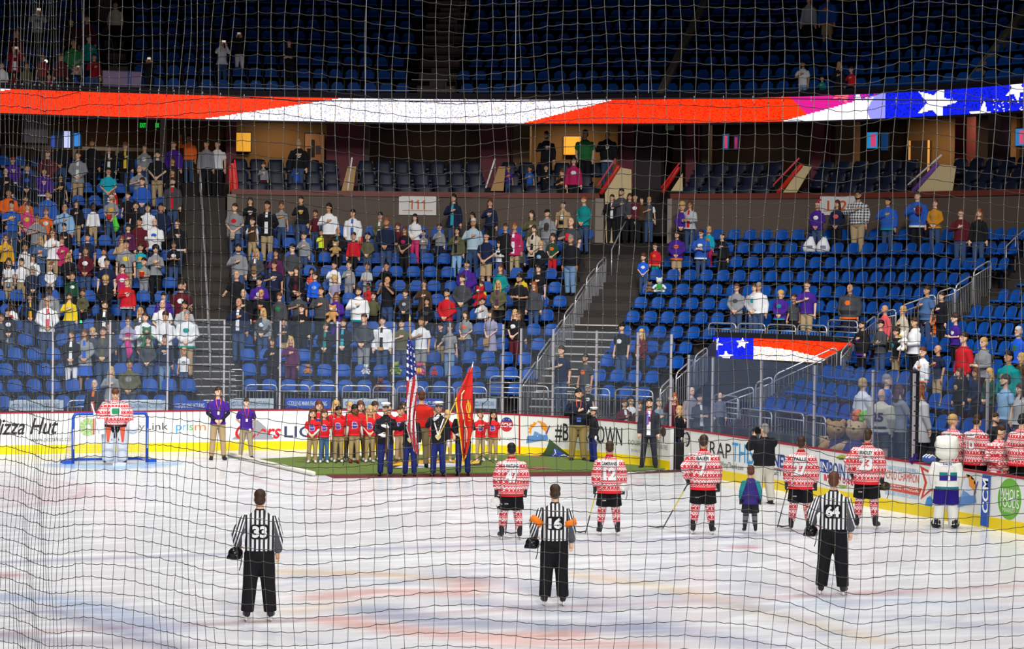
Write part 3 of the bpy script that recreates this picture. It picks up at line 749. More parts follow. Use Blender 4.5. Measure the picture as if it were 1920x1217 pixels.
# back wall, cut into the stretches the photo shows (pixel columns at the soffit), each a stretch of its own colour
def wall_px(x0, x1, s, z0, z1, m_, th=.2, mbx=None):
    t0, t1 = th_px(x0, s, 9), th_px(x1, s, 9); mb = mbx or MB(); bowl_strip(mb, t0, t1, s, s+th, z0, z1); return mb
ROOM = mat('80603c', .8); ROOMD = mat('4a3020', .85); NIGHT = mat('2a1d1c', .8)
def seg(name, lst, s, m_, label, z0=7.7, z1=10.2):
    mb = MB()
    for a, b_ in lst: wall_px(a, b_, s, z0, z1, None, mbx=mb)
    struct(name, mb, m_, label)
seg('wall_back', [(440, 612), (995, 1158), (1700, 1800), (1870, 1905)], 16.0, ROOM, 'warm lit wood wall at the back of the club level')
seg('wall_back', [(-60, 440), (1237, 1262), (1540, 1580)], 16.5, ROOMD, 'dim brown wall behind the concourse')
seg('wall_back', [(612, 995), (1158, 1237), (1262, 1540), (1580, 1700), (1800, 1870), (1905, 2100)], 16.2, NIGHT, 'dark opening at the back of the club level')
for i, (a, b_, m_, w_) in enumerate(((424, 443, MAROON, 'maroon'), (612, 686, MAROON, 'maroon'), (686, 692, mat('5a534c', .8), 'grey'), (902, 956, MAROON, 'maroon'), (962, 993, mat('6b5138', .8), 'tan'), (1158, 1188, MAROON, 'maroon'), (1188, 1240, mat('3c3236', .8), 'grey'), (1286, 1304, MAROON, 'maroon'), (1316, 1328, mat('55463e', .8), 'grey'),
                                    (1520, 1545, MAROON, 'maroon'), (1566, 1600, mat('6b5138', .8), 'tan'), (1790, 1812, mat('6a2320', .8), 'maroon'), (1852, 1876, mat('6b5a50', .8), 'tan'), (45, 90, mat('5c565c', .8), 'grey'))):
    s = 13.4 if a > 100 else 11.4
    o = obj('column', wall_px(a, b_, s, 7.5 if a > 100 else 8.9, 10.2, None, .5), m_); tag(o, '%s %s column under the ribbon board, %s from the left of the club level' % ('wide' if b_-a > 30 else 'narrow', w_, nth(i+1)), 'column')
    o['kind'] = 'structure'
def framed(name, x0, x1, y0, y1, s, base, label, cat, emit=0.0, bits=(), frame='0c0c10', parent_name='panel'):
    t0, p = bowl_px(x0, (y0+y1)/2, s); t1, q = bowl_px(x1, (y0+y1)/2, s); b = ((p[0]+q[0])/2, (p[1]+q[1])/2)
    z1, z0 = solve_z(b, y0), solve_z(b, y1); W = math.hypot(q[0]-p[0], q[1]-p[1]); H = z1-z0; rz = math.atan2(q[1]-p[1], q[0]-p[0])
    o = empty(name, (b[0], b[1], (z0+z1)/2), rz, label, cat)
    obj('frame', MB().box((0, .05, 0), (W+.06, .06, H+.06)), mat(frame, .5), o); obj(parent_name, MB().box((0, .01, 0), (W, .03, H)), mat(base, .5, emit=emit), o)
    for (u0, u1, v0, v1, c) in bits: obj('picture_patch', MB().box(((u0+u1-1)/2*W, -.008, (v0+v1-1)/2*H), ((u1-u0)*W, .006, (v1-v0)*H)), mat(c, .5, emit=emit), o)
framed('television', 96, 153, 246, 277, 12.0, '06101e', 'wall television showing blue and white shapes at upper left', 'television', .9, ((.42, .62, 0, 1, 'b8c4f0'), (.75, .95, .1, .9, '2a7ac8'), (.0, .12, 0, .7, '1c3c9c')), parent_name='screen')
framed('wall_notice', 443, 470, 249, 284, 15.8, 'e2a83c', 'lit yellow panel on the wood wall left of the picture', 'panel', .55)
framed('wall_notice', 1057, 1089, 256, 290, 15.8, 'e0a030', 'lit yellow panel behind the person in the green shirt', 'panel', .5)
framed('framed_picture', 572, 608, 251, 306, 15.6, 'a87c5c', 'framed picture of dark musician shapes on the wood wall', 'picture', 0, ((.3, .5, .2, .8, '2c2830'), (.55, .8, .3, .6, '4a4668'), (.1, .3, .1, .5, '18141a')), parent_name='print')
framed('television', 1355, 1366, 251, 281, 14.5, '1c5c8c', 'narrow television with pink and blue picture, left one of a pair', 'television', .6, ((.3, .8, .1, .9, 'd8487c'),), parent_name='screen')
framed('television', 1376, 1384, 255, 281, 14.5, '2c2c6c', 'narrow television with pink picture, right one of a pair', 'television', .4, ((.2, .8, .1, .9, 'b0386c'),), parent_name='screen')
framed('television', 1626, 1645, 248, 278, 14.5, '2c8cc8', 'television with pink and blue picture near a tan column', 'television', .8, ((.35, .85, .1, .9, 'd8487c'),), parent_name='screen')
framed('television', 1652, 1665, 248, 282, 14.5, '143c6c', 'dim blue television beside the pink and blue one', 'television', .6, (), parent_name='screen')
framed('television', 1904, 1930, 241, 273, 14.0, '2c7cb8', 'television at the right edge with a pink picture', 'television', .9, ((.3, .8, .1, .9, 'e0507c'),), parent_name='screen')
for i, (x, y) in enumerate(((520, 12), (1060, 14), (1745, 14), (1890, 14), (800, 8), (1400, 8), (180, 8))):
    t = th_px(x, 14.4, 9.7); p = bowl(t, 14.4, 10.12)
    l = light('AREA', p, (p[0], p[1], 0), (60 if x not in (800, 1400, 180) else 22), .9, (1.0, .76, .48)); l.name = 'club_and_fill_light'  # the dim ones are added fills for the dark club stretches
door = MB(); wall_px(1703, 1742, 15.7, 7.7, 9.4, None, .15, door); o = struct('door_1', door, mat('3a2a20', .7), 'dark doorway in the warm lit wall')
obj('door_edge', wall_px(1703, 1706, 15.6, 7.7, 9.4, None, .05), mat('e0a860', .5, emit=.35), o); obj('door_edge', wall_px(1739, 1742, 15.6, 7.7, 9.4, None, .05), mat('e0a860', .5, emit=.35), o)  # edges emit to paint warm room light around the doorway
# sloped stair parapets with bright rails in the club level
def parapet(poly, slab, rail, col, railcol, label, s=10.4, slabcol='a01c14'):
    q = [bowl_px(x, y, s)[1] for x, y in poly]; q2 = [bowl_px(x, y, s+.25)[1] for x, y in poly]; c = Vector(q[0]); n = len(q)
    q2 = [(a[0]+(b_[0]-a[0]), a[1]+(b_[1]-a[1]), a[2]) for a, b_ in zip(q, q2)]
    root = empty('stair_parapet', c, 0, label, 'parapet')
    L = lambda ps: [tuple(Vector(p)-c) for p in ps]
    obj('side_wall', MB().add(L(q+q2), [tuple(range(n)), tuple(reversed(range(n, 2*n)))]+[(i, i+n, (i+1) % n+n, (i+1) % n) for i in range(n)]), col, root)
    for nm, ln, r, m_ in (('sloping_cap', slab, .075, slabcol), ('rail', rail, .03, railcol)):
        if ln:
            a, b_ = (bowl_px(x, y, s-.03)[1] for x, y in ln); obj(nm, MB().tube(L([a, b_]), r, 8).mesh('r', True), mat(m_, .4), root)
parapet([(640, 358), (662, 358), (668, 312), (652, 312)], None, ((652, 357), (660, 296)), TAN, 'e8e2dc', 'narrow tan stair wall with a pale rail under the maroon column')
parapet([(920, 358), (944, 358), (948, 312), (935, 312)], None, ((911, 352), (928, 298)), TAN, 'e8e2dc', 'narrow tan stair wall with pale rail left of the purple shirt child')
parapet([(1134, 362), (1137, 470), (1150, 470), (1184, 380), (1184, 318), (1163, 314)], ((1127, 362), (1160, 312)), ((1121, 348), (1154, 298)), CREAM, 'd84860', 'tall cream stair wall with red cap and rail beside the portal', 9.9, 'c8281c')
parapet([(1258, 358), (1280, 358), (1280, 324)], ((1243, 360), (1272, 315)), ((1240, 352), (1274, 306)), CREAM, 'e01c28', 'small cream wedge wall with red rail right of the portal', 10.4, 'b81c18')
parapet([(1468, 361), (1494, 361), (1522, 313), (1504, 310)], ((1459, 361), (1502, 310)), ((1450, 347), (1498, 297)), CREAM, 'e04858', 'cream wedge wall with pinkish red rail in the right club seats', 10.4, 'c8281c')
parapet([(1718, 360), (1786, 358), (1793, 312), (1762, 308)], ((1712, 359), (1758, 308)), ((1703, 346), (1765, 291)), CREAM, 'd8d4dc', 'cream wedge wall with purple cap and silver rail at right', 10.4, '6a4a9c')
parapet([(434, 360), (446, 360), (440, 306), (433, 306)], ((434, 358), (432, 312)), ((446, 356), (440, 300)), mat('d8281c', .4), 'ff3038', 'bright red curved panel and rail at the left end of club level', 10.4, 'd8281c')
# concourse rail and posts over the left block
mb = MB()
t0, t1 = th_px(-40, 15.2, 9), th_px(305, 15.2, 9)
S = 15.2; zr = bowl_px(150, 278, S)[1][2]
bowl_strip(mb, t0, t1, S, S+.1, zr-.06, zr+.06)
for x in (6, 43, 80, 140, 220, 300): t = th_px(x, S, 9); bowl_strip(mb, t-.1, t+.1, S, S+.08, 8.0, zr)
o = obj('concourse_rail', mb, mat('8f8a90', .6)); tag(o, 'grey-white rail across the concourse behind the top left crowd', 'railing')
o = obj('column', wall_px(301, 312, 14.8, 8.0, 10.2, None, .2), mat('a09a9c', .6)); tag(o, 'slim pale post under the ribbon left of the dark stairs', 'column'); o['kind'] = 'structure'
struct('wall_tunnel', MB().add([bowl(-30, 15.6, 5)]+[bowl(10.4, 15.6, 5)]+[bowl(10.4, 15.6, 7.8)]+[bowl(-30, 15.6, 7.8)], [(0, 1, 2, 3)]), CONC)

# ================================================================== upper deck
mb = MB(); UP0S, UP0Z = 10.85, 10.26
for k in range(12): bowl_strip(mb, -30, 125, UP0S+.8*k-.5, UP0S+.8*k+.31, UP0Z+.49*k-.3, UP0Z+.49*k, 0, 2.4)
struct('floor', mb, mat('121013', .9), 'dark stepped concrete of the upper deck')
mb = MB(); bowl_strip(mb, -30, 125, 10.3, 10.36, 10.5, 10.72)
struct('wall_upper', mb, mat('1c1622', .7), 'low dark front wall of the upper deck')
ur = MB(); t0 = -24
ur.tube([bowl(-24+i*1.5, 10.33, 10.80) for i in range(90)], .012, 5, cap=0)
o = obj('deck_rail', ur, STEELD); tag(o, 'thin metal rail along the front edge of the upper deck', 'railing')
mb = MB()
UA = [(th_px(205, 12.5, 12), th_px(240, 12.5, 12)), (th_px(786, 12.5, 12), th_px(858, 12.5, 12))]
for a, b_ in UA:
    for k in range(12):
        for h in (0, 1): bowl_strip(mb, a, b_, UP0S+.8*k-.5-.3*h, UP0S+.8*k-.2, UP0Z+.49*k-.4, UP0Z+.49*k+.02-.2*h)
struct('floor', mb, mat('75645c', .9), 'brown stair aisles in the upper deck')
hr = []
for i, (x, ys) in enumerate(((842, (170, 20)), (215, (130, 10)))):
    t = th_px(x, 12, 12); root = empty('hand_rail', bowl(t, 10.9, 10.3), 0, 'dim metal hand rail in the %s stair of the upper deck' % ('middle' if i == 0 else 'left'), 'railing'); o = Vector(root.location)
    for k in range(5):
        a, b_ = Vector(bowl(t, 10.9+k*1.3, 11.15+k*.8)), Vector(bowl(t, 11.8+k*1.3, 11.7+k*.8)); obj('bar', MB().tube([a-o, b_-o], .018, 6), STEELD, root); obj('post', MB().tube([a-o, a-o-Vector((0, 0, .85))], .015, 6), STEELD, root)
def beam(x0, y0, x1, y1, w_, col, label, s0=10.6, s1=15.5):
    a, b_ = Vector(bowl_px(x0, y0, s0)[1]), Vector(bowl_px(x1, y1, s1)[1]); r = empty('sloping_parapet', a, 0, label, 'parapet')
    d = (b_-a); mb = MB(); up = Vector((0, 0, w_)); sd = d.cross(Vector((0, 0, 1))).normalized()*.12
    mb.hexa([Vector((0, 0, 0))-up-sd, d-up-sd, d-up+sd, -up+sd], [-sd, d-sd, d+sd, sd]); obj('parapet_wall', mb, mat(col, .8), r)
    obj('rail', MB().tube([Vector((0, 0, .1)), d+Vector((0, 0, .1))], .025, 6), STEELD, r)
beam(1237, 173, 1330, -20, .16, '8a7c68', 'pale sloping parapet rising through the upper deck right of centre')
beam(1806, 164, 1950, -22, .3, '8f806a', 'pale sloping parapet at the far right of the upper deck')
for i, (x0, x1, y0, y1, c) in enumerate(((193, 264, 134, 172, '9a84a8'), (78, 134, 160, 171, 'a04068'), (135, 192, 161, 172, 'a83048'))):  # lilac panel: glass parapet with the LED reflection painted as plain colour
    framed('deck_parapet_panel', x0, x1, y0, y1, 10.45, c, ('large glass parapet panel with LED reflections painted lilac, beside the upper left stair', 'pinkish low panel at the far left of the upper deck front', 'reddish low panel left of the large lilac panel')[i], 'panel', 0, ((.65, .75, 0, 1, '3c4c9c'),) if i == 0 else (), '3a3040')
o = obj('wall_block', wall_px(178, 206, 15.5, 11.0, 15.2, None, .4), mat('6a5644', .9)); tag(o, 'beige wall block at the top of the left upper deck', 'wall'); o['kind'] = 'structure'
o = obj('seat_row_table', wall_px(770, 838, 10.7, 11.18, 11.2, None, .1), STEELD); tag(o, 'thin pale crossbar at the foot of the upper middle stairs', 'railing')
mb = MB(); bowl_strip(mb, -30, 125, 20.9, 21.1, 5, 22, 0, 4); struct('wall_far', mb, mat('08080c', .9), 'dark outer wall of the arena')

# ================================================================== protective net in front of the spectators
def net():
    cs = .0385; path = []; l = 1.75; d = 6.25; ph = 0
    x = 2050.0; L = []
    l = (x-960)/FPX*d
    while True:
        px = 960+FPX*l/d
        if px < -130: break
        L.append((l, d))
        k = min(1.0, max(0.0, (760-px)/620)); ang = math.radians(12+46*k+ (16*math.sin(px/46.0) if k > .25 else 7*math.sin(px/120.0)))
        l -= cs*math.cos(ang); d += cs*math.sin(ang)*.42*(1 if k > 0 else .2)
    F = Vector((math.sin(YAW), math.cos(YAW), 0)); R_ = Vector((math.cos(YAW), -math.sin(YAW), 0)); C0 = Vector(CAM)
    nz = 58; z0 = 4.97-1.12; P_ = []
    for i, (l, d) in enumerate(L):
        px = 960+FPX*l/d; col = []
        for j in range(nz+1):
            z = z0+j*cs*.96; yy = 608-FPX*(z-4.97)/d
            dz = .020*math.sin(px/205+yy/520)+.013*math.sin(px/93+1.3+yy/300)+.03*math.exp(-((px-1590-20*math.sin(yy/90))/75)**2)*-1.0+.02*math.exp(-((px-95)/45)**2)*-1
            dl = .006*math.sin(yy/120+px/260)+.003*math.sin(yy/40+i)
            jt = (random.random()-.5)*.005
            col.append(C0+R_*(l+dl)+F*(d+.012*math.sin(px/60+yy/70))+Vector((0, 0, z-4.97+dz+jt)))
        P_.append(col)
    segs = []
    for i in range(len(P_)):
        for j in range(nz+1):
            if j < nz: segs.append((P_[i][j], P_[i][j+1], 1.0))
            if i+1 < len(P_):
                a, b_ = P_[i][j], P_[i+1][j]; m_ = (a+b_)/2-Vector((0, 0, .0022)); segs += [(a, m_, 1.25), (m_, b_, 1.25)]
    r = .00092; vs = []; fs = []
    for a, b_, rk in segs:
        t = (b_-a).normalized(); u = t.cross(F).normalized()*r*rk; v = t.cross(u).normalized()*r*rk; o_ = len(vs)
        for p in (a, b_):
            vs += [p+u, p-u*.5+v*.87, p-u*.5-v*.87]
        fs += [(o_, o_+1, o_+4, o_+3), (o_+1, o_+2, o_+5, o_+4), (o_+2, o_, o_+3, o_+5)]
    for col in P_:
        for p in col:
            q = .0024; o_ = len(vs); vs += [p+Vector(k)*q for k in ((1, 0, 0), (-1, 0, 0), (0, 1, 0), (0, -1, 0), (0, 0, 1), (0, 0, -1))]
            fs += [(o_+a, o_+b_, o_+c) for a, b_, c in ((0, 2, 4), (2, 1, 4), (1, 3, 4), (3, 0, 4), (2, 0, 5), (1, 2, 5), (3, 1, 5), (0, 3, 5))]
    c = Vector(P_[len(P_)//2][0]); root = empty('safety_net', c, 0, 'large knotted safety net of thin cord hanging between the camera and the rink', 'net')
    mb = MB(); mb.v = [tuple(v-c) for v in vs]; mb.f = fs; mb.m = [0]*len(fs); obj('mesh_cord', mb, mat('8d8b82', .8), root)
    seam = []; rings = MB()
    jz = lambda px: np.interp(px, [-130, 0, 320, 560, 960, 1180, 1400, 2050], [170, 172, 182, 195, 191, 183, 180, 178])
    for i, (l, d) in enumerate(L):
        px = 960+FPX*l/d; z = 4.97+(507.8-jz(px))*d/FPX-(px-960)*.0126*d/FPX*.0; p = C0+R_*l+F*(d-.006)+Vector((0, 0, z-4.97)); seam.append(p-c)
        if i % 2 == 0: rings.tube([p-c+Vector((0, 0, .006)), p-c-Vector((0, 0, .006))], .0011, 5)
    obj('seam_cable', MB().tube(seam, .0016, 5, cap=0), mat('26222a', .7), root); obj('clip', rings, mat('c8c4c8', .5), root)['kind'] = 'stuff'
    for px, yb in ((152, 172), (680, 182), (960, 182), (1210, 172)):
        d = 6.5 if px < 300 else 6.2; l = (px-960)/FPX*d; p = C0+R_*l+F*d+Vector((0, 0, (507.8-yb)*d/FPX)); obj('hanging_cable', MB().tube([p-c, p-c+Vector((0, 0, .5))], .001, 5), mat('c0bec4', .5), root)
net()
# ================================================================== people
TMPCOL = COL
def remesh(mb, vox=.014, smooth=2, name='m'):
    me = mb.mesh(name) if isinstance(mb, MB) else mb
    o = bpy.data.objects.new('tmp', me); COL.objects.link(o)
    r = o.modifiers.new('r', 'REMESH'); r.mode = 'VOXEL'; r.voxel_size = vox; r.use_smooth_shade = True
    if smooth: s = o.modifiers.new('s', 'SMOOTH'); s.iterations = smooth; s.factor = .5
    bpy.context.view_layer.update()
    out = bpy.data.meshes.new_from_object(o.evaluated_get(bpy.context.evaluated_depsgraph_get()))
    bpy.data.objects.remove(o); bpy.data.meshes.remove(me); out.name = name
    out.polygons.foreach_set('use_smooth', [True]*len(out.polygons)); out.materials.clear()
    return out
def slots(me, fn, n):
    N = len(me.polygons); c = np.empty(N*3); me.polygons.foreach_get('center', c); c = c.reshape(-1, 3)
    nn = np.empty(N*3); me.polygons.foreach_get('normal', nn); nn = nn.reshape(-1, 3)
    me.polygons.foreach_set('material_index', fn(c, nn).astype(np.int32))
    for k in range(n): me.materials.append(WHITE)
    return me
# arm poses: elbow, wrist, hand tip per side (right arm first, x mirrored for the other), body faces -Y
PSD = {'s': ((.235, .03, 1.14), (.25, -.04, .89), (.245, -.06, .72)),
       'c': ((.25, .01, 1.14), (.075, -.17, .98), (.0, -.19, .90)),
       'x': ((.24, -.07, 1.14), (-.02, -.19, 1.17), (-.13, -.14, 1.18)),
       'b': ((.26, .10, 1.15), (.08, .17, .98), (.0, .18, .90)),
       'p': ((.24, -.2, 1.27), (.09, -.36, 1.47), (.05, -.40, 1.60)),
       'o': ((.24, -.03, 1.13), (.12, -.27, 1.12), (.03, -.34, 1.15)),
       'h': ((.27, -.08, 1.18), (.02, -.18, 1.25), (-.09, -.165, 1.30)),
       'H': ((.32, .07, 1.18), (.30, -.07, 1.00), (.27, -.12, .91)),
       'u': ((.30, -.12, 1.34), (.22, -.30, 1.62), (.20, -.34, 1.78)),
       'g': ((.245, .02, 1.15), (.26, -.02, .92), (.255, -.04, .80)),
       'y': ((.30, .02, 1.20), (.30, -.22, 1.10), (.28, -.33, 1.08))}
POSES = {'h': ('h', 's'), 'c': ('c', 'c'), 's': ('s', 's'), 'x': ('x', 'x'), 'b': ('b', 'b'), 'p': ('p', 'p'), 'o': ('o', 'o'), 'q': ('h', 'o'), 'a': ('H', 's'), 'u': ('u', 's'),
         'g': ('g', 'g'), 'r': ('s', 'h'), 't': ('h', 'y'), 'w': ('y', 's'), 'z': ('g', 'H')}
BT = {'m': dict(sh=.182, ch=(.165, .112), wa=(.148, .108), hp=(.163, .112), head=1.03, arm=1.0, leg=1.0),
      'w': dict(sh=.160, ch=(.140, .112), wa=(.120, .095), hp=(.165, .115), head=1.0, arm=.82, leg=.95),
      'M': dict(sh=.205, ch=(.195, .150), wa=(.200, .165), hp=(.195, .150), head=1.05, arm=1.25, leg=1.2),
      'k': dict(sh=.160, ch=(.148, .108), wa=(.138, .105), hp=(.150, .108), head=1.34, arm=.92, leg=.98)}
def arms(typ, pose):
    t = BT[typ]; out = []
    for side, code in zip((-1, 1), POSES[pose]):
        e, w_, h = PSD[code]; k = t['sh']/.182; f = 1.0
        if typ == 'M' and code in 'cxoh': f = 1.28
        out.append([Vector((side*t['sh']*.93, .0, 1.375))]+[Vector((side*p[0]*(k if i == 0 else 1), p[1]*f-(.02 if f > 1 else 0), p[2]-(.0 if code != 'b' else 0))) for i, p in enumerate((e, w_, h))])
        if code == 'x' and side > 0: out[-1][2].z -= .05; out[-1][3].z -= .05
    return out
def hand(mb, w_, tip, side, s=1.0, curl=.25, grip=False):
    d = (tip-w_); L = d.length; d = d/L; up = Vector((0, -1, 0)) if abs(d.y) < .8 else Vector((0, 0, 1)); lat = d.cross(up).normalized(); nn = lat.cross(d).normalized()
    pl = .09*s; mb.tube([w_, w_+d*.03*s, w_+d*pl], [.024*s, .036*s, .036*s], 8, flat=1, cap=.5)
    for k in range(4):
        a = w_+d*pl*.95+lat*(k-1.5)*.018*s; ln = (.068, .078, .074, .058)[k]*s
        b_ = a+d*ln*.5-nn*ln*curl*(.3 if not grip else .7); c = b_+d*ln*(.5 if not grip else -.1)-nn*ln*curl*(.8 if not grip else 1.6)
        mb.tube([a, b_, c], [.0095*s, .009*s, .0075*s], 6)
    a = w_+d*.03*s+lat*side*.03*s; mb.tube([a, a+(d*.6+lat*side*.8)*.035*s, a+(d*.9+lat*side*.55)*.07*s], [.013*s, .011*s, .009*s], 6)
def legs(typ, spread=.0, stance=None):
    t = BT[typ]; out = []
    for side in (-1, 1):
        hx = t['hp'][0]*.52
        out.append([Vector((side*hx, 0, .90)), Vector((side*(.095+spread*.5), -.015, .49)), Vector((side*(.10+spread), .02, .085))])
    return out
BODY = {}
def body_mesh(typ, pose, spread=0.0, fine_=False, headturn=0.0, nod=0.0):
    k = (typ, pose, spread, fine_, headturn, nod)
    if k in BODY: return BODY[k]
    t = BT[typ]; mb = MB(); ch, wa, hp, sh = t['ch'], t['wa'], t['hp'], t['sh']; a_ = t['arm']; l_ = t['leg']; hs = t['head']
    mb.rings([(0, 0, .80, hp[0]*.6, hp[1]*.7), (0, 0, .86, hp[0]*.95, hp[1]), (0, 0, .93, hp[0], hp[1]), (0, -.01 if typ != 'M' else -.04, 1.05, wa[0], wa[1]), (0, -.01, 1.16, (wa[0]+ch[0])/2, (wa[1]+ch[1])/2),
              (0, -.005 if typ != 'w' else -.02, 1.28, ch[0], ch[1]), (0, 0, 1.36, sh*.93, ch[1]*.85), (0, 0, 1.42, sh*.70, .075), (0, .005, 1.47, .075, .062), (0, .0, 1.52, .054*hs**.3, .056), (0, -.008, 1.58, .052*hs**.3, .054)], 16)
    for side, ar in zip((-1, 1), arms(typ, pose)):
        mb.tube(ar[:3], [.052*a_, .040*a_, .027*a_], 10); hand(mb, ar[2], ar[3], side, .95 if typ != 'k' else 1.0, .3)
    for lg in legs(typ, spread):
        mb.tube([lg[0], lg[0].lerp(lg[1], .5), lg[1], lg[1].lerp(lg[2], .35), lg[2]], [.085*l_, .075*l_, .055*l_, .054*l_, .036*l_], 10)
        x = lg[2].x; mb.tube([(x, .045, .045), (x*1.1, -.06, .045), (x*1.25, -.16, .03)], [.038, .044, .03], 8)
    hd = MB(); hd.ell((0, -.005, 1.665), (.074, .094, .108), 16, 12); hd.ell((0, -.035, 1.60), (.052, .062, .052), 12, 8)
    hd.tube([(0, -.088, 1.675), (0, -.112, 1.640)], [.010, .0155], 6); hd.ell((0, -.093, 1.603), (.022, .012, .010), 8, 6); hd.ell((0, -.085, 1.572), (.02, .014, .014), 8, 6)
    for s_ in (-1, 1):
        hd.ell((s_*.076, .005, 1.645), (.010, .022, .034), 8, 6); hd.ell((s_*.03, -.082, 1.690), (.024, .012, .008), 8, 6)
        hd.tube([(s_*.06, .0, 1.66), (s_*.045, -.045, 1.59)], .026, 8)
    R_ = Matrix.Rotation(headturn, 3, 'Z') @ Matrix.Rotation(nod, 3, 'X'); bs = Vector((0, 0, 1.55))
    hd.v = [tuple(bs+R_ @ ((Vector(p)-bs)*hs)) for p in hd.v]
    mb.add(hd.v, hd.f)
    me = remesh(mb, .0085 if fine_ else .0125, 1 if not fine_ else 2, 'body')
    def fn(c, n):
        q = (c-np.array(bs))@np.array(R_)/hs+np.array(bs)
        r = np.zeros(len(c))
        front = (q[:, 1] < -.06) & (q[:, 2] > 1.5)
        r[front & (np.hypot(np.abs(q[:, 0])-.031, (q[:, 2]-1.668)*1.6) < .0125)] = 1
        r[front & (np.abs(np.abs(q[:, 0])-.031) < .02) & (np.abs(q[:, 2]-1.690) < .006)] = 1
        r[front & (np.abs(q[:, 0]) < .021) & (np.abs(q[:, 2]-1.603) < .007)] = 2
        r[c[:, 2] < .10] = 3
        return r
    BODY[k] = slots(me, fn, 4); return BODY[k]
CLO = {}
def top_mesh(typ, pose, sleeve, hem=.90, loose=0.0, hood=False):
    k = (typ, pose, sleeve, hem, loose, hood)
    if k in CLO: return CLO[k]
    t = BT[typ]; mb = MB(); g = .016+loose; ch, wa, hp, sh = t['ch'], t['wa'], t['hp'], t['sh']; a_ = t['arm']
    rs = []
    if hem < .89:
        fl = .02 if typ == 'w' else .0
        if loose > .045: fl += .035
        rs.append((0, 0, hem, hp[0]+g+.02+fl, hp[1]+g+.03+fl)); 
        if hem < .8: rs.append((0, 0, .80, hp[0]+g+.02, hp[1]+g+.02))
    else: rs.append((0, 0, hem, hp[0]+g+.004, hp[1]+g+.004))
    bel = -.01 if typ != 'M' else -.04
    rs += [(0, 0, .93, hp[0]+g+(.02 if loose > .045 else 0), hp[1]+g+(.02 if loose > .045 else 0)), (0, bel, 1.05, wa[0]+g+.008+loose*.6, wa[1]+g+loose*.6), (0, -.01, 1.16, (wa[0]+ch[0])/2+g, (wa[1]+ch[1])/2+g),
           (0, -.005 if typ != 'w' else -.022, 1.28, ch[0]+g, ch[1]+g), (0, 0, 1.36, sh*.96+g, ch[1]*.87+g), (0, 0, 1.425, sh*.74+g*.8, .078+g*.8), (0, .003, 1.485, .082+g*.3, .068+g*.4)]
    if hood or loose > .02: rs.append((0, .01, 1.505, .075, .066))
    mb.rings(rs, 18)
    if hood: mb.ell((0, .075, 1.47), (.10, .055, .06), 12, 8)
    for ar in arms(typ, pose):
        s_, e, w_ = ar[0], ar[1], ar[2]
        if sleeve == 't': mb.tube([s_, s_.lerp(e, .72)], [.062*a_+g, .057*a_+g], 10, cap=.45)
        elif sleeve == 'l': mb.tube([s_, e, e.lerp(w_, .96)], [.060*a_+g, .048*a_+g+.002, .032*a_+g*.8], 10, cap=.4)
    me = remesh(mb, .014, 2, 'top')
    def fn(c, n):
        r = np.zeros(len(c)); fr = n[:, 1] < -.15
        sx = sh*.92+g
        arm_ = (np.abs(c[:, 0]) > sx) | ((c[:, 1] < -.175-loose*.5-(.04 if typ == 'M' else 0)) & (c[:, 2] > .95) & (c[:, 2] < 1.36))
        r[arm_] = 3
        r[~arm_ & fr & (c[:, 2] > 1.18) & (c[:, 2] < 1.33) & (np.hypot(c[:, 0]/.085, (c[:, 2]-1.26)/.065) < 1)] = 2
        r[~arm_ & fr & (np.abs(c[:, 0]) < .042+.02*(1.3-c[:, 2])) & (c[:, 2] < 1.47)] = np.where(r == 2, 2, 1)[~arm_ & fr & (np.abs(c[:, 0]) < .042+.02*(1.3-c[:, 2])) & (c[:, 2] < 1.47)]
        r[~arm_ & (c[:, 2] < max(hem, .75)+.055)] = 4
        return r
    CLO[k] = slots(me, fn, 5); return CLO[k]
def bottom_mesh(typ, kind, spread=0.0, loose=.0):
    k = ('b', typ, kind, spread, loose)
    if k in CLO: return CLO[k]
    t = BT[typ]; mb = MB(); g = .012+loose; hp = t['hp']; l_ = t['leg']
    if kind == 'skirt':
        mb.rings([(0, 0, .50, .24, .2), (0, 0, .52, .24, .2), (0, 0, .80, hp[0]+.035, hp[1]+.035), (0, 0, 1.0, hp[0]*.85+g, hp[1]*.85+g)], 18)
    else:
        mb.rings([(0, 0, .78, hp[0]*.62, hp[1]*.75), (0, 0, .85, hp[0]*.96+g, hp[1]+g), (0, 0, .93, hp[0]+g, hp[1]+g), (0, -.01, 1.02, t['wa'][0]+g, t['wa'][1]+g)], 16)
        for lg in legs(typ, spread):
            m1 = lg[0].lerp(lg[1], .55); m2 = lg[1].lerp(lg[2], .45)
            if kind == 'shorts': mb.tube([lg[0], m1, lg[0].lerp(lg[1], .93)], [.088*l_+g, .082*l_+g, .082*l_+g], 10, cap=.05)
            else: mb.tube([lg[0], m1, lg[1], m2, lg[2]], [.088*l_+g, .078*l_+g, .062*l_+g, .058*l_+g, .052*l_+g], 10, cap=.05)
    CLO[k] = slots(remesh(mb, .014, 2, 'trousers'), lambda c, n: np.zeros(len(c)), 1); return CLO[k]
HAIR = {}
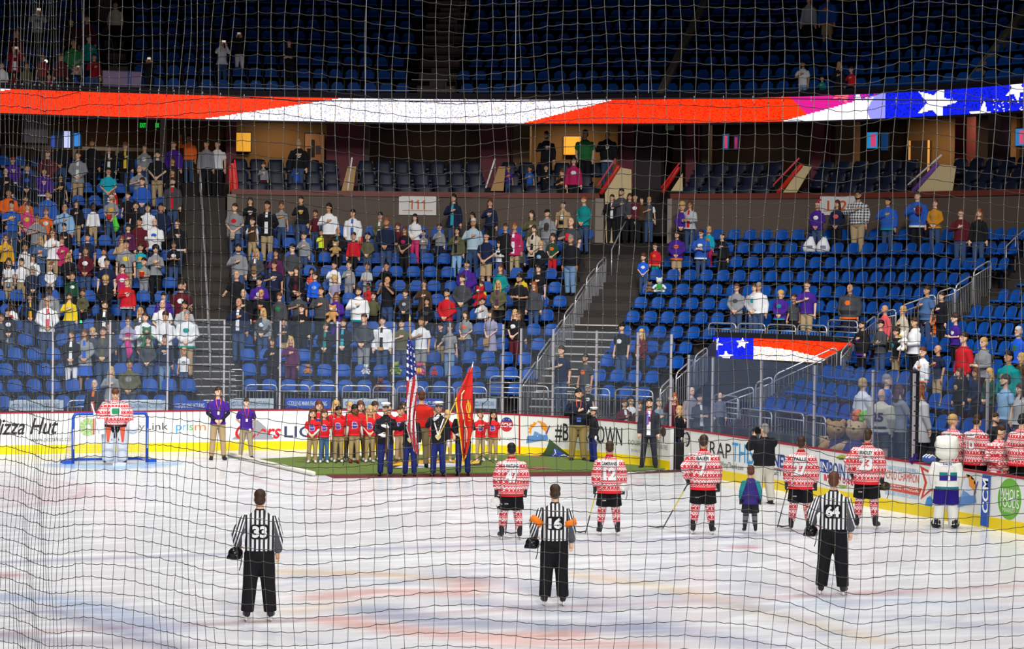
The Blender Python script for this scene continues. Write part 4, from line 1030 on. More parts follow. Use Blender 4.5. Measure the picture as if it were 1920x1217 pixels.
def hair_mesh(style, typ, headturn=0.0, nod=0.0):
    k = (style, typ, headturn, nod)
    if k in HAIR: return HAIR[k]
    hs = BT[typ]['head']; mb = MB(); vox = .011
    if style in 'ldup':
        mb.ell((0, .006, 1.708), (.086, .101, .092), 14, 10); mb.ell((0, .045, 1.63), (.082, .066, .085), 12, 8)
        if style in 'ld':
            z0 = 1.38 if style == 'l' else 1.30
            mb.rings([(0, .085, z0, .075, .026), (0, .085, 1.48, .095, .036), (0, .07, 1.58, .092, .045), (0, .06, 1.66, .084, .05)], 12)
            for s_ in (-1, 1): mb.tube([(s_*.072, -.01, 1.70), (s_*.088, .0, 1.6), (s_*.09, -.035, 1.47), (s_*.085, -.06, z0+.05)], [.024, .026, .026, .018], 8)
        elif style == 'u': mb.ell((0, .09, 1.745), (.04, .04, .04), 10, 6)
        else: mb.tube([(0, .09, 1.72), (0, .14, 1.66), (0, .12, 1.5)], [.03, .032, .018], 8)
    elif style == 'a': mb.ell((0, .012, 1.70), (.115, .12, .105), 14, 10); mb.ell((0, .05, 1.60), (.11, .075, .10), 12, 8)
    elif style == 's': mb.ell((0, .005, 1.712), (.082, .098, .082), 14, 10); mb.ell((0, .045, 1.645), (.079, .062, .075), 12, 8)
    elif style == 'f': mb.ell((0, .004, 1.712), (.092, .104, .092), 14, 10); mb.ell((0, .04, 1.65), (.085, .07, .08), 12, 8)
    elif style == 'n':
        mb.tube([(-.078, .0, 1.645), (-.07, .05, 1.64), (0, .088, 1.635), (.07, .05, 1.64), (.078, .0, 1.645)], [.008, .012, .014, .012, .008], 8)
    elif style == 'c':       # cap with a brim
        mb.ell((0, .010, 1.705), (.083, .100, .080), 14, 10); mb.tube([(-.05, -.10, 1.702), (0, -.145, 1.692), (.05, -.10, 1.702)], [.012, .02, .012], 8); mb.tube([(-.045, -.085, 1.705), (.045, -.085, 1.705)], .018, 8); mb.ell((0, .05, 1.645), (.078, .055, .05), 10, 8)
    elif style == 'x':       # santa hat
        mb.ell((0, .008, 1.705), (.088, .104, .055), 14, 8); mb.tube([(0, .01, 1.73), (.02, .03, 1.82), (.08, .05, 1.86), (.12, .06, 1.80)], [.07, .05, .03, .02], 10); mb.ell((.125, .06, 1.77), (.028, .028, .028), 8, 6)
    if style in 'BE': mb.ell((0, .005, 1.712), (.082, .098, .082), 14, 10); mb.ell((0, .045, 1.645), (.079, .062, .075), 12, 8)
    if style in 'BE': mb.tube([(-.07, -.005, 1.63), (-.05, -.055, 1.575), (0, -.085, 1.56), (.05, -.055, 1.575), (.07, -.005, 1.63)], [.012, .02, .024, .02, .012], 8)
    if style == 'N': mb.tube([(-.07, -.005, 1.63), (-.05, -.055, 1.575), (0, -.085, 1.56), (.05, -.055, 1.575), (.07, -.005, 1.63)], [.010, .018, .022, .018, .010], 8)
    if hs != 1 or headturn or nod:
        R_ = Matrix.Rotation(headturn, 3, 'Z') @ Matrix.Rotation(nod, 3, 'X'); bs = Vector((0, 0, 1.55)); mb.v = [tuple(bs+R_ @ ((Vector(p)-bs)*hs)) for p in mb.v]
    me = remesh(mb, vox, 1, 'hair')
    def fn(c, n):
        if style != 'x': return np.zeros(len(c))
        z = (c[:, 2]-1.55)/hs+1.55
        return np.where((z < 1.725) | (np.hypot(c[:, 0]/hs-.125, z-1.77) < .035), 1, 0)
    HAIR[k] = slots(me, fn, 2); return HAIR[k]
SKINS = ['e6b99b', 'dba98a', 'c8936f', '8a5a3e', '5a3826']
SKM = [mat(c, .55, spec=.4) for c in SKINS]
EYE = mat('2a1c16', .4); LIP = mat('a85f55', .5); SHOE = mat('1c1a1c', .6)
HC = dict(k='17120f', b='3a2618', o='5c3420', r='8a4a26', y='c9a262', g='8d8882', w='cfccc6', h='a02020', t='24365e', p='b8b4ac', e='27392c')
PAL = dict(black='1b1b20', white='e6e6e8', grey='8b8d92', gray='8b8d92', darkgrey='43464c', lightgrey='b4b6ba', navy='1b2440', blue='2a5bb8', brightblue='1f5fe0', lightblue='8db6dc', paleblue='a9c0cc', red='c8202a', maroon='5c1a26', orange='ef6a24',
           pink='d83c78', coral='dc5a60', magenta='b8245c', purple='46228a', turquoise='1ba3b8', teal='0c8c8c', green='2f7a44', darkgreen='1f4a38', neon='dff032', yellow='e0c22e', mustard='c98a24', tan='b59a72', khaki='b29a76', brown='4a3626', olive='5c5a40',
           beige='c9bca6', denim='4a6a98', jeans='3a4f74', lightjeans='6f8fb4', plum='5a2450', lilac='9a94b0', cream='dcd3b8', darkred='8a1420', gold='d9a424', skin='d09a7c', check='808080')
def cm(n, r=.85): return mat(PAL.get(n, n), r, spec=.2)
SLEEVE = dict(tee='t', polo='t', shirt='l', hoodie='l', sweater='l', jacket='l', cardigan='l', jersey='l', dress='t', blouse='l', vest='t', blazer='l', coat='l', sweatshirt='l', top='l', suit='l')
def person(loc, rz, H, typ, pose, hair, hcol, skin, top, bottom, label=None, cat='person', group=None, fine_=False, spread=0.0, headturn=0.0, nod=0.0, loose=None, hem=None, sleeve=None, topmats=None, extra=None, botloose=0.0, shoe=None, botmat=None):
    """top: (first colour, garment, second colour or None); bottom: (colour, kind)"""
    root = empty('person', loc, rz, label, cat, group); S = H/(1.765 if typ != 'k' else 1.84); root.scale = (S, S, S)
    sk = SKM[skin]
    obj('body', body_mesh(typ, pose, spread, fine_, headturn, nod), [sk, EYE, LIP, shoe or SHOE], root)
    if hair != '-':
        hm = mat(HC.get(hcol, hcol), .6); obj('santa_hat' if hair == 'x' else ('cap' if hair == 'c' else ('beard' if hair == 'N' else 'hair')), hair_mesh(hair, typ, headturn, nod), [hm, WHITE if hair == 'x' else hm], root)
    c1, gar, c2 = top; m1 = cm(c1); m2 = cm(c2) if c2 else m1
    sl = sleeve or SLEEVE[gar]; hm_ = hem or {'jersey': .80, 'hoodie': .87, 'cardigan': .78, 'jacket': .85, 'dress': .50, 'coat': .62, 'blazer': .80, 'suit': .80}.get(gar, .88)
    lo = loose if loose is not None else {'jersey': .035, 'hoodie': .018, 'jacket': .02, 'coat': .02, 'sweatshirt': .012, 'cardigan': .014}.get(gar, .004)
    if topmats: mm = topmats
    elif gar in ('cardigan', 'blazer', 'suit', 'coat') or (gar == 'jacket' and c2): mm = [m1, m2, m1, m1, m1]
    elif gar == 'jersey': mm = [m1, m1, m2 if c2 else m1, m1 if c2 else m1, m2]
    elif gar == 'vest': mm = [m1, m1, m1, m2, m1]
    elif c2: mm = [m1, m1, m2, m1, m1]
    else: mm = [m1]*5
    obj({'dress': 'dress', 'tee': 'shirt', 'polo': 'shirt', 'top': 'shirt', 'blouse': 'shirt', 'suit': 'jacket'}.get(gar, gar), top_mesh(typ, pose, sl, hm_, lo, gar == 'hoodie'), mm, root)
    if bottom:
        obj(bottom[1] if bottom[1] in ('shorts', 'skirt') else 'trousers', bottom_mesh(typ, bottom[1], spread, botloose), [botmat or cm(bottom[0])], root)
    return root, S
# things people hold or wear, in body coordinates
def held(root, name, mb, m_, label=None):
    return obj(name, mb, m_, root)
def decal(root, target, text, cx, cz, w, h, m_, side=1, name='lettering', off=.006, outline=None):
    """letters laid on the back (side=1) or chest (side=-1) of a garment mesh"""
    key = ('bvh', target.name)
    if key not in CLO:
        CLO[key] = BVHTree.FromPolygons([v.co for v in target.vertices], [p.vertices for p in target.polygons])
    bv = CLO[key]
    def put(vs, fs, mm, o_, nm):
        vs, fs = fine(vs, fs, .05); pts = []
        for x, z in vs:
            X = cx+(-x if side > 0 else x)*-1 if False else cx+(x if side < 0 else -x); hit = bv.ray_cast(Vector((X, side*1.0, cz+z)), Vector((0, -side, 0)))
            y = hit[0].y if hit[0] is not None else side*.15
            pts.append((X, y+side*o_, cz+z))
        obj(nm, MB().add(pts, fs), mm, root)
    if outline is not None:
        k = w/2+.020; q = h/2+.020; put([(-k, -q), (k, -q), (k, q), (-k, q)] if outline[1] == 'box' else [(-k, -q*.7), (-k*.8, -q), (k*.8, -q), (k, -q*.7), (k, q*.7), (k*.8, q), (-k*.8, q), (-k, q*.7)], [tuple(range(4 if outline[1] == 'box' else 8))], outline[0], off-.003, 'patch')
    if text:
        vs, fs = text_mesh(text, w, h, 0, .03 if len(text) > 2 else .05); put([tuple(v) for v in vs], fs, m_, off, name)
# ================================================================== things and people on the ice
def to_cam(x, y): v = np.array([CAM[0]-x, CAM[1]-y]); return v/np.hypot(*v)
def face(p, deg):       # 0 looks at the camera, 180 away from it, positive turns to the picture's right
    v = to_cam(p[0], p[1]); a = math.radians(deg); c, s = math.cos(a), math.sin(a)
    d = (v[0]*c-v[1]*s, v[0]*s+v[1]*c); return math.atan2(d[0], -d[1])
def head_z(p, y): return solve_z((p[0], p[1]), y)
def W(root, S, v):
    c, s = math.cos(root.rotation_euler.z), math.sin(root.rotation_euler.z); v = Vector(v)*S
    return Vector((root.location.x+v.x*c-v.y*s, root.location.y+v.x*s+v.y*c, root.location.z+v.z))
# green turf, edging, mats, folded corner
def slab(name, pxs, z0, z1, m_, label=None, cat=None, kind=None):
    b = [ground(x, y) for x, y in pxs]; n = len(b)
    o = obj(name, MB().add([(p[0], p[1], z0) for p in b]+[(p[0], p[1], z1) for p in b], [tuple(reversed(range(n))), tuple(range(n, 2*n))]+[(i, (i+1) % n, (i+1) % n+n, i+n) for i in range(n)]), m_)
    if label: tag(o, label, cat, kind=kind)
    return o
TURF = node_mat('turf', lambda nt, b: None, .95)
def _turf(nt, b):
    n = nt.nodes.new('ShaderNodeTexNoise'); n.inputs['Scale'].default_value = 60; n.inputs['Detail'].default_value = 5; tc = nt.nodes.new('ShaderNodeTexCoord'); nt.links.new(tc.outputs['Object'], n.inputs[0])
    nt.links.new(mix_node(nt, n.outputs[0], lin('42591f'), lin('7d9440')), b.inputs['Base Color'])
_turf(TURF.node_tree, TURF.node_tree.nodes['Principled BSDF'])
turf = slab('turf_carpet', [(486, 863), (560, 859), (900, 853), (1020, 857), (1100, 864), (1180, 873), (1262, 880), (1190, 884), (900, 889), (588, 891.5)], .012, .035, TURF, 'green artificial turf carpet laid on the ice in front of the goal boards', 'carpet')
roll = MB(); a, b_ = ground(430, 857), ground(588, 893); roll.tube([(a[0], a[1], .06), (b_[0], b_[1], .06)], .06, 12); o = obj('edge_roll', roll.mesh('r', True), mat('e8e4d8', .7)); tag(o, 'long white rolled edging along the left side of the green turf', 'edging')
for k, (pxs, c, la) in enumerate((([(625, 897), (1160, 892), (1162, 885.5), (606, 889.5)], '6b2a30', 'long maroon printed mat along the front edge of the green turf'), ([(1164, 890), (1352, 882), (1330, 876.5), (1262, 881)], '5a2a2c', 'maroon mat between the turf and the gate opening'))):
    slab('floor_mat', pxs, .003, .011, mat(c, .8, noise=.35, nscale=5), la, 'mat')
def turf_mark(pxs, c, z=.036): 
    o = slab('printed_mark', pxs, z, z+.003, mat(c, .8)); o.parent = turf; return o
turf_mark([(706, 873), (735, 867), (905, 866), (902, 875), (830, 880), (735, 882)], '3c4038'); turf_mark([(712, 872), (760, 866), (890, 865.5), (896, 869), (800, 871)], 'e8a820', .040)
turf_mark([(740, 880), (760, 874), (840, 871), (880, 873), (860, 878), (780, 881)], 'd8dce0', .040); turf_mark([(730, 876), (750, 871), (800, 871), (770, 876)], 'f0b830', .044); turf_mark([(850, 871), (900, 866), (898, 872), (870, 875)], 'f0c040', .044)
turf_mark([(978, 882), (1020, 878), (1034, 881), (1000, 885)], 'b0605a', .040); turf_mark([(990, 857), (1030, 855), (1040, 858), (1000, 860)], 'a8685e', .040)
u_ = obj('text', MB(), TURF); bpy.data.objects.remove(u_)
def fold():
    A, B = ground(1010, 858), ground(1074, 860); T = at_y(1030, 823, (A[1]+B[1])/2+.35); C = Vector(((A[0]+B[0])/2, (A[1]+B[1])/2, 0)); vs = []; n = 10
    for i in range(n+1):
        for j in range(n+1):
            f, g = i/n, j/n; p = Vector(A).lerp(Vector(B), f); q = Vector(T); r = p.lerp(q, g); r.z = .04+(q.z-.04)*(g**1.3); r.y -= .12*math.sin(PI*g)*1.0; vs.append(r-C)
    fs = [(i*(n+1)+j, (i+1)*(n+1)+j, (i+1)*(n+1)+j+1, i*(n+1)+j+1) for i in range(n) for j in range(n)]
    o = obj('folded_corner', MB().add(vs, fs), mat('2f4424', .9)); o.location = C; o.parent = turf
    m_ = o.modifiers.new('t', 'SOLIDIFY'); m_.thickness = .02
    P_ = lambda f, g: Vector(vs[int(round(f*n))*(n+1)+int(round(g*n))])+Vector((0, -.03, 0))
    mk = MB().add([P_(.3, 0), P_(.9, 0), P_(.8, .3), P_(.5, .6), P_(.4, .3)], [(0, 1, 2, 3, 4)]); obj('blue_mark', mk, mat('1c3ea0', .7), o)
    obj('white_line', MB().tube([P_(.4, .1), P_(.5, .3), P_(.5, .5)], .012, 5), WHITE, o); obj('white_line', MB().tube([P_(.6, .1), P_(.8, .2), P_(.9, .0)], .012, 5), WHITE, o)
fold()
# goal
g = empty('hockey_goal', (0, 27.13, 0), 0, 'blue pipe hockey goal with pale netting behind the goaltender', 'goal'); GB = mat('1c55c4', .4)
gp = MB(); gp.tube([(-.945, 0, .02), (-.945, 0, 1.16), (-.90, 0, 1.235), (-.85, 0, 1.25), (.85, 0, 1.25), (.90, 0, 1.235), (.945, 0, 1.16), (.945, 0, .02)], .04, 12, cap=0); obj('frame', gp.mesh('g', True), GB, g)
gb = MB(); gb.tube([(-.94, 0, .03), (-1.16, .3, .03), (-.9, .95, .03), (.9, .95, .03), (1.16, .3, .03), (.94, 0, .03)], .035, 8); obj('base_pipe', gb.mesh('g', True), GB, g)
for s_ in (-1, 1): obj('foot_pad', MB().box((s_*1.06, .03, .04), (.26, .1, .08)), GB, g); obj('side_lettering', MB().box((s_*.945, -.042, .62), (.03, .006, .5)), mat('dbe4f4', .5), g)
obj('crossbar_label', MB().box((-.2, -.042, 1.25), (.5, .006, .05)), mat('dbe4f4', .5), g)
nt_ = MB()
def gl(a, b_): nt_.tube([a, b_], .0035, 3, cap=0)
def gq(A, B, C_, D, n, m__):
    A, B, C_, D = map(Vector, (A, B, C_, D))
    for i in range(n+1): gl(A.lerp(B, i/n), D.lerp(C_, i/n))
    for j in range(m__+1): gl(A.lerp(D, j/m__), B.lerp(C_, j/m__))
gq((-.92, .95, .03), (.92, .95, .03), (.8, .5, 1.2), (-.8, .5, 1.2), 26, 17); gq((-.85, 0, 1.24), (.85, 0, 1.24), (.8, .5, 1.2), (-.8, .5, 1.2), 26, 7)
for s_ in (-1, 1): gq((s_*.94, 0, .03), (s_*1.0, .9, .03), (s_*.8, .5, 1.2), (s_*.94, 0, 1.2), 12, 17)
obj('netting', nt_, mat('e6e6e6', .8), g)['kind'] = 'stuff'

# cloth materials made of real pattern
def coord(nt):
    tc = nt.nodes.new('ShaderNodeTexCoord'); sp = nt.nodes.new('ShaderNodeSeparateXYZ'); nt.links.new(tc.outputs['Object'], sp.inputs[0]); return sp.outputs
def frac(nt, v, per, off=0.0): return math_node(nt, 'FRACT', math_node(nt, 'ADD', math_node(nt, 'MULTIPLY', v, 1/per), off+50))
def _holiday(nt, b, dense=1.0):
    x, y, z = coord(nt); xy = math_node(nt, 'ADD', x, math_node(nt, 'MULTIPLY', y, .6))
    bd = frac(nt, z, .155, .35)
    sx = math_node(nt, 'SINE', math_node(nt, 'MULTIPLY', xy, 2*PI/.055)); sz = math_node(nt, 'SINE', math_node(nt, 'MULTIPLY', z, 2*PI/.05))
    motif = math_node(nt, 'GREATER_THAN', math_node(nt, 'MULTIPLY', sx, sz), .34)
    dots = math_node(nt, 'GREATER_THAN', math_node(nt, 'MULTIPLY', math_node(nt, 'SINE', math_node(nt, 'MULTIPLY', xy, 2*PI/.075)), math_node(nt, 'SINE', math_node(nt, 'MULTIPLY', bd, PI/.30))), .5)
    thin = math_node(nt, 'LESS_THAN', frac(nt, z, .022), .4); zig = math_node(nt, 'GREATER_THAN', math_node(nt, 'SINE', math_node(nt, 'ADD', math_node(nt, 'MULTIPLY', z, 2*PI/.04), math_node(nt, 'MULTIPLY', math_node(nt, 'PINGPONG', xy, .02), 160))), .1)
    in1 = math_node(nt, 'LESS_THAN', bd, .30); in2 = math_node(nt, 'LESS_THAN', bd, .62)
    w1 = dots; w2 = math_node(nt, 'SUBTRACT', 1.0, motif); w3 = math_node(nt, 'MULTIPLY', zig, math_node(nt, 'SUBTRACT', 1.0, math_node(nt, 'MULTIPLY', thin, .5)))
    f = math_node(nt, 'ADD', math_node(nt, 'MULTIPLY', in1, w1), math_node(nt, 'MULTIPLY', math_node(nt, 'SUBTRACT', 1.0, in1), math_node(nt, 'ADD', math_node(nt, 'MULTIPLY', in2, w2), math_node(nt, 'MULTIPLY', math_node(nt, 'SUBTRACT', 1.0, in2), w3))))
    nt.links.new(mix_node(nt, f, lin('d42a34'), lin('f2e0e0')), b.inputs['Base Color'])
HOL = node_mat('holiday knit print', _holiday, .85)
def _stripe(nt, b):
    x, y, z = coord(nt); s = math_node(nt, 'GREATER_THAN', frac(nt, x, .062, .25), .5)
    nt.links.new(mix_node(nt, s, (.012, .012, .015, 1), (.80, .80, .82, 1)), b.inputs['Base Color'])
STR = node_mat('referee stripes', _stripe, .8)
def _sleeve(nt, b):
    x, y, z = coord(nt); ax = math_node(nt, 'ABSOLUTE', x); q = math_node(nt, 'ADD', ax, math_node(nt, 'MULTIPLY', z, .30))
    s = math_node(nt, 'GREATER_THAN', frac(nt, q, .042), .5); o_ = math_node(nt, 'GREATER_THAN', q, .612)
    c = mix_node(nt, s, (.012, .012, .015, 1), (.80, .80, .82, 1)); nt.links.new(mix_node(nt, o_, lin('4c4f56'), c), b.inputs['Base Color'])
SLV = node_mat('referee sleeve stripes', _sleeve, .8)
CLOTHB = mat('17171b', .85, spec=.2); GLOVE = mat('141418', .5)
WHT = mat('eceaea', .8); RDC = cm('d4202c')
def skates(root, typ, spread, boot='1c1a1e'):
    for side in (-1, 1):
        lg = legs(typ, spread)[0 if side < 0 else 1]; x = lg[2].x
        b_ = MB(); b_.tube([(x, .03, .20), (x, .04, .10), (x, .035, .05)], [.056, .052, .045], 10); b_.tube([(x, .045, .05), (x*1.08, -.06, .055), (x*1.2, -.17, .04)], [.046, .050, .036], 10)
        o = obj('skate', remesh(b_, .012, 1, 'skate'), mat(boot, .5), root)
        obj('blade_holder', MB().box((x*1.08, -.05, -.005), (.022, .25, .045)), mat('e4e2e0', .4), o); obj('blade', MB().box((x*1.08, -.05, -.04), (.006, .29, .028)), mat('c4c8cc', .25, .8), o)
def shoes(root, typ, spread, m_, tall=0):
    for side in (-1, 1):
        x = legs(typ, spread)[0 if side < 0 else 1][2].x; b_ = MB(); b_.tube([(x, .045, .05), (x*1.08, -.06, .05), (x*1.22, -.17, .035)], [.048, .052, .038], 10)
        if tall: b_.tube([(x, .02, .05), (x, .0, .38)], [.055, .07], 10)
        else: b_.tube([(x, .03, .04), (x, .025, .10)], [.046, .045], 10)
        o = obj('shoe' if not tall else 'boot', remesh(b_, .012, 1, 'shoe'), m_, root); obj('sole', MB().box((x*1.1, -.05, .008), (.085, .27, .018)), mat('20201f', .8), o)
def gloves(root, typ, pose, m_=None, big=1.25, codes=(0, 1)):
    ar = arms(typ, pose)
    for k in codes:
        w_, t_ = ar[k][2], ar[k][3]; d = (t_-w_).normalized(); b_ = MB()
        b_.tube([w_-d*.05, w_+d*.03, w_+d*.12], [.052*big, .050*big, .046*big], 10)
        lat = d.cross(Vector((0, -1, .1))).normalized()
        for q in range(4): b_.tube([w_+d*.11+lat*(q-1.5)*.024*big, w_+d*.17+lat*(q-1.5)*.024*big-Vector((0, .02, 0))], [.016*big, .015*big], 6)
        b_.tube([w_+d*.03+lat*(1 if k else -1)*.04, w_+d*.10+lat*(1 if k else -1)*.065], [.018*big, .015*big], 6)
        obj('glove', remesh(b_, .011, 1, 'glove'), m_ or GLOVE, root)
def lie(root, S, v): return W(root, S, v)
def stick(hand, blade, label, shaft='3a3a3e', tape=True):
    """from a held end down to the blade heel on the ice"""
    h, b_ = Vector(hand), Vector(blade); r = empty('hockey_stick', (b_.x, b_.y, 0), 0, label, 'hockey stick'); o = Vector((b_.x, b_.y, 0)); top = h+(h-b_).normalized()*.18
    q = [b_.lerp(top, f)-o for f in (0, .35, .7, 1)]
    obj('shaft', MB().tube(q[:2], .0125, 6), mat('3a3a3e', .4), r); obj('middle_shaft', MB().tube(q[1:3], .013, 6), mat(shaft, .4), r); obj('upper_shaft', MB().tube(q[2:], .0135, 6), mat('2c2c30', .4), r)
    lf = -1 if b_.x < h.x+.02 else 1; bl = MB(); d = Vector((math.cos(YAW), -math.sin(YAW), 0))*lf
    p = [q[0]+Vector((0, 0, .02)), q[0]+d*.1+Vector((0, 0, .0)), q[0]+d*.27+Vector((0, 0, .03))]
    bl.tube([p[0]+Vector((0, 0, .01)), p[1]+Vector((0, 0, .01)), p[2]], [.034, .036, .03], 8, flat=.35); obj('blade', bl, mat('18181c', .6), r); return r
def helmet(loc, label, shell='17171b', visor=True, rot=0.0, gold=False):
    r = empty('hockey_helmet', loc, rot, label, 'helmet'); m_ = MB(); m_.ell((0, 0, .0), (.105, .13, .09), 16, 10); m_.box((0, .03, -.05), (.19, .18, .05)); obj('shell', remesh(m_, .012, 2, 'helmet'), mat(shell, .25), r)
    if visor: v_ = MB(); v_.tube([(-.09, -.09, -.03), (0, -.15, -.05), (.09, -.09, -.03)], .035, 8, flat=.4); obj('visor', v_, mat('c8d2d8', .1, spec=.8), r)
    s_ = MB(); s_.tube([(-.09, 0, -.05), (-.07, -.03, -.16), (-.05, -.02, -.24)], .007, 5); obj('chin_strap', s_, mat('101012', .7), r); return r
# referees on the centre line
def referee(xf, yf, yh, num, deg, label, band=False, pose='z', heldlab='', spread=.06, hc='b', typ='m', nodv=0.0):
    p = ground(xf, yf); H = head_z(p, yh)-.055
    r, S = person((p[0], p[1], .055), face(p, deg), H, typ, pose, 's', hc, 0, ('black', 'jersey', None), ('17171b', 'trousers'), label, 'person', None, True, spread, 0, nodv, .022, .93, 'l', [STR, STR, STR, SLV, STR], botloose=.028, botmat=CLOTHB)
    tm = top_mesh(typ, pose, 'l', .93, .022, False)
    decal(r, tm, num, 0, 1.21, .205, .165, WHT, 1, 'number', .010, (CLOTHB, 'oct')); col = MB(); col.rings([(0, .004, 1.475, .070, .064), (0, .004, 1.52, .064, .062)], 14); obj('collar', col.mesh('c', True), CLOTHB, r)
    decal(r, tm, 'referee', 0, 1.40, .10, .018, mat('9a9a9e', .7), 1, 'small_lettering', .006)
    skates(r, typ, spread, '26202a')
    if band:
        for k, ar in enumerate(arms(typ, pose)):
            d = ar[1]-ar[0]; b_ = MB(); b_.tube([ar[0]+d*.58, ar[0]+d*.96], [.108, .100], 12, cap=.02); obj('orange_armband', b_.mesh('b', True), mat('f07a10', .7), r)
    hp = W(r, S, arms(typ, pose)[0][3]); return r, S, hp
# pose z: left arm hangs, the other is bent at the hip and holds a helmet (seen from behind it is the picture's left hand)
POSES['z'] = ('g', 'H'); POSES['d'] = ('s', 'g')
for a in ((485, 1165, 921, '33', 180, 'person in striped shirt number 33 standing alone at left on the ice', False, .06, 'b'),
          (1038, 1136, 911, '16', 183, 'person in striped shirt number 16 with orange armbands, back to camera', True, .035, 'b'),
          (1560, 1116, 888, '64', 176, 'person in striped shirt number 64, rightmost of the three in stripes', False, .06, 'o')):
    r, S, hp = referee(a[0], a[1], a[2], a[3], a[4], a[5], a[6], 'z', '', a[7], a[8])
    t_ = arms('m', 'z')[1]; q = W(r, S, t_[3]+Vector((.06, .06, -.02)))
    helmet(q, {'33': 'dark helmet held by the lone striped official at left', '16': 'glossy black helmet with visor held by the official with orange bands', '64': 'black helmet held by the striped official at right'}[a[3]], visor=a[3] == '16', rot=face((q[0], q[1]), 160))
# players in holiday sweaters along the blue line
def player(xf, yf, yh, num, name, deg, label, pose='z', hair='s', hc='k', skin=0, spread=.07, headturn=0.0, nodv=.12, gl_=(0, 1), numoff=0.0):
    p = ground(xf, yf); H = head_z(p, yh)-.055
    r, S = person((p[0], p[1], .055), face(p, deg), H, 'm', pose, hair, hc, skin, ('red', 'jersey', None), ('17171b', 'shorts'), label, 'person', None, True, spread, headturn, nodv, .050, .78, 'l', [HOL, HOL, HOL, HOL, RDC], botloose=.038, botmat=CLOTHB)
    tm = top_mesh('m', pose, 'l', .78, .050, False)
    if name: decal(r, tm, name, numoff, 1.365, .32 if len(name) > 7 else .24, .068, BLACK, 1, 'name_lettering', .012, (WHT, 'box'))
    if num: decal(r, tm, num, numoff, 1.17, .125*len(num)+.022, .268, mat('8d9096', .6), 1, 'number_outline', .010); decal(r, tm, num, numoff, 1.17, .125*len(num), .25, WHT, 1, 'number', .016)
    col = MB(); col.rings([(0, .004, 1.50, .078, .07), (0, .004, 1.535, .068, .065)], 14); obj('collar', col.mesh('c', True), RDC, r)
    for lg in legs('m', spread):
        s_ = MB(); a_, b_ = lg[1], lg[2]; s_.tube([a_+Vector((0, 0, .14)), a_, a_.lerp(b_, .4), a_.lerp(b_, .85)], [.088, .086, .080, .062], 12, cap=.05); obj('hockey_sock', s_.mesh('s', True), HOL, r)
    skates(r, 'm', spread); gloves(r, 'm', pose, None, 1.2, gl_)
    decal(r, bottom_mesh('m', 'shorts', spread, .038), 'CCM', .10, .64, .07, .022, WHT, 1, 'shorts_lettering', .008) if num else None
    return r, S
PL = [(957, 1012, 833, '47', 'WATLING', 186, 'g', 'k', 'person in red and white holiday jersey number 47 on the ice', 0.0), (1141, 1004, 830, '12', 'CAMERANESI', 182, 'g', 'b', 'person in red and white holiday jersey number 12, second from left', 0.0),
      (1317, 1002, 818, '7', 'BAIER', 176, 'z', 'b', 'person in red and white holiday jersey number 7 beside the child', .04), (1500, 997, 821, '27', 'FAILLE', 174, 'g', 'b', 'person in red and white holiday jersey number 27 holding a stick', 0.02),
      (1624, 992, 807, '23', 'BRADLEY', 170, 'z', 'b', 'person in red and white holiday jersey number 23 nearest the boards', 0.0)]
PR = []
for x, yf, yh, num, nm, dg, po, hc, lab, no in PL: PR.append(player(x, yf, yh, num, nm, dg, lab, po, 'BE'[0] if num in ('23', '12') else 's', hc, 1, .07, 0, .15 if num != '27' else .0))
def gpos(i, k): return W(PR[i][0], PR[i][1], arms('m', PL[i][6])[k][3])
stick(gpos(1, 1), ground(1098, 999, .02), 'hockey stick with yellow grip upright beside jersey number 12', 'e8d850')
stick(gpos(2, 0) if proj(gpos(2, 0))[0] < proj(gpos(2, 1))[0] else gpos(2, 1), ground(1243, 990, .02), 'hockey stick with yellow shaft slanting left of jersey number 7', 'e8d850')
i_ = 0 if proj(gpos(3, 0))[0] < proj(gpos(3, 1))[0] else 1
stick(gpos(3, i_), ground(1458, 988, .02), 'grey hockey stick slanting down from the hand of jersey number 27', '8a8c90')
i_ = 0 if proj(gpos(0, 0))[0] > proj(gpos(0, 1))[0] else 1
stick(W(PR[0][0], PR[0][1], Vector((0, -.22, .95))), ground(948, 1001, .02), 'dark hockey stick leaning in front of the legs of jersey number 47', '55585c')
i_ = 0 if proj(gpos(0, 0))[0] < proj(gpos(0, 1))[0] else 1
helmet(gpos(0, i_)-Vector((0, 0, .13)), 'white helmet with cage hanging from left hand of jersey number 47', 'e8e6e2', True, 1.0)
i_ = 0 if proj(gpos(1, 0))[0] > proj(gpos(1, 1))[0] else 1
helmet(gpos(1, i_)+Vector((0, -.05, .1)), 'white helmet with visor held at the right hip of jersey number 12', 'dcd8d4', True, 2.0)
i_ = 0 if proj(gpos(4, 0))[0] > proj(gpos(4, 1))[0] else 1
helmet(gpos(4, i_)-Vector((-.08, 0, .06)), 'black and gold helmet held at the right of jersey number 23', '3a3020', True, 2.0)
helmet(gpos(2, 1 if i_ else 0)+Vector((0, .1, .0)), 'dark helmet hidden in front of jersey number 7', '26262a', False, 0)
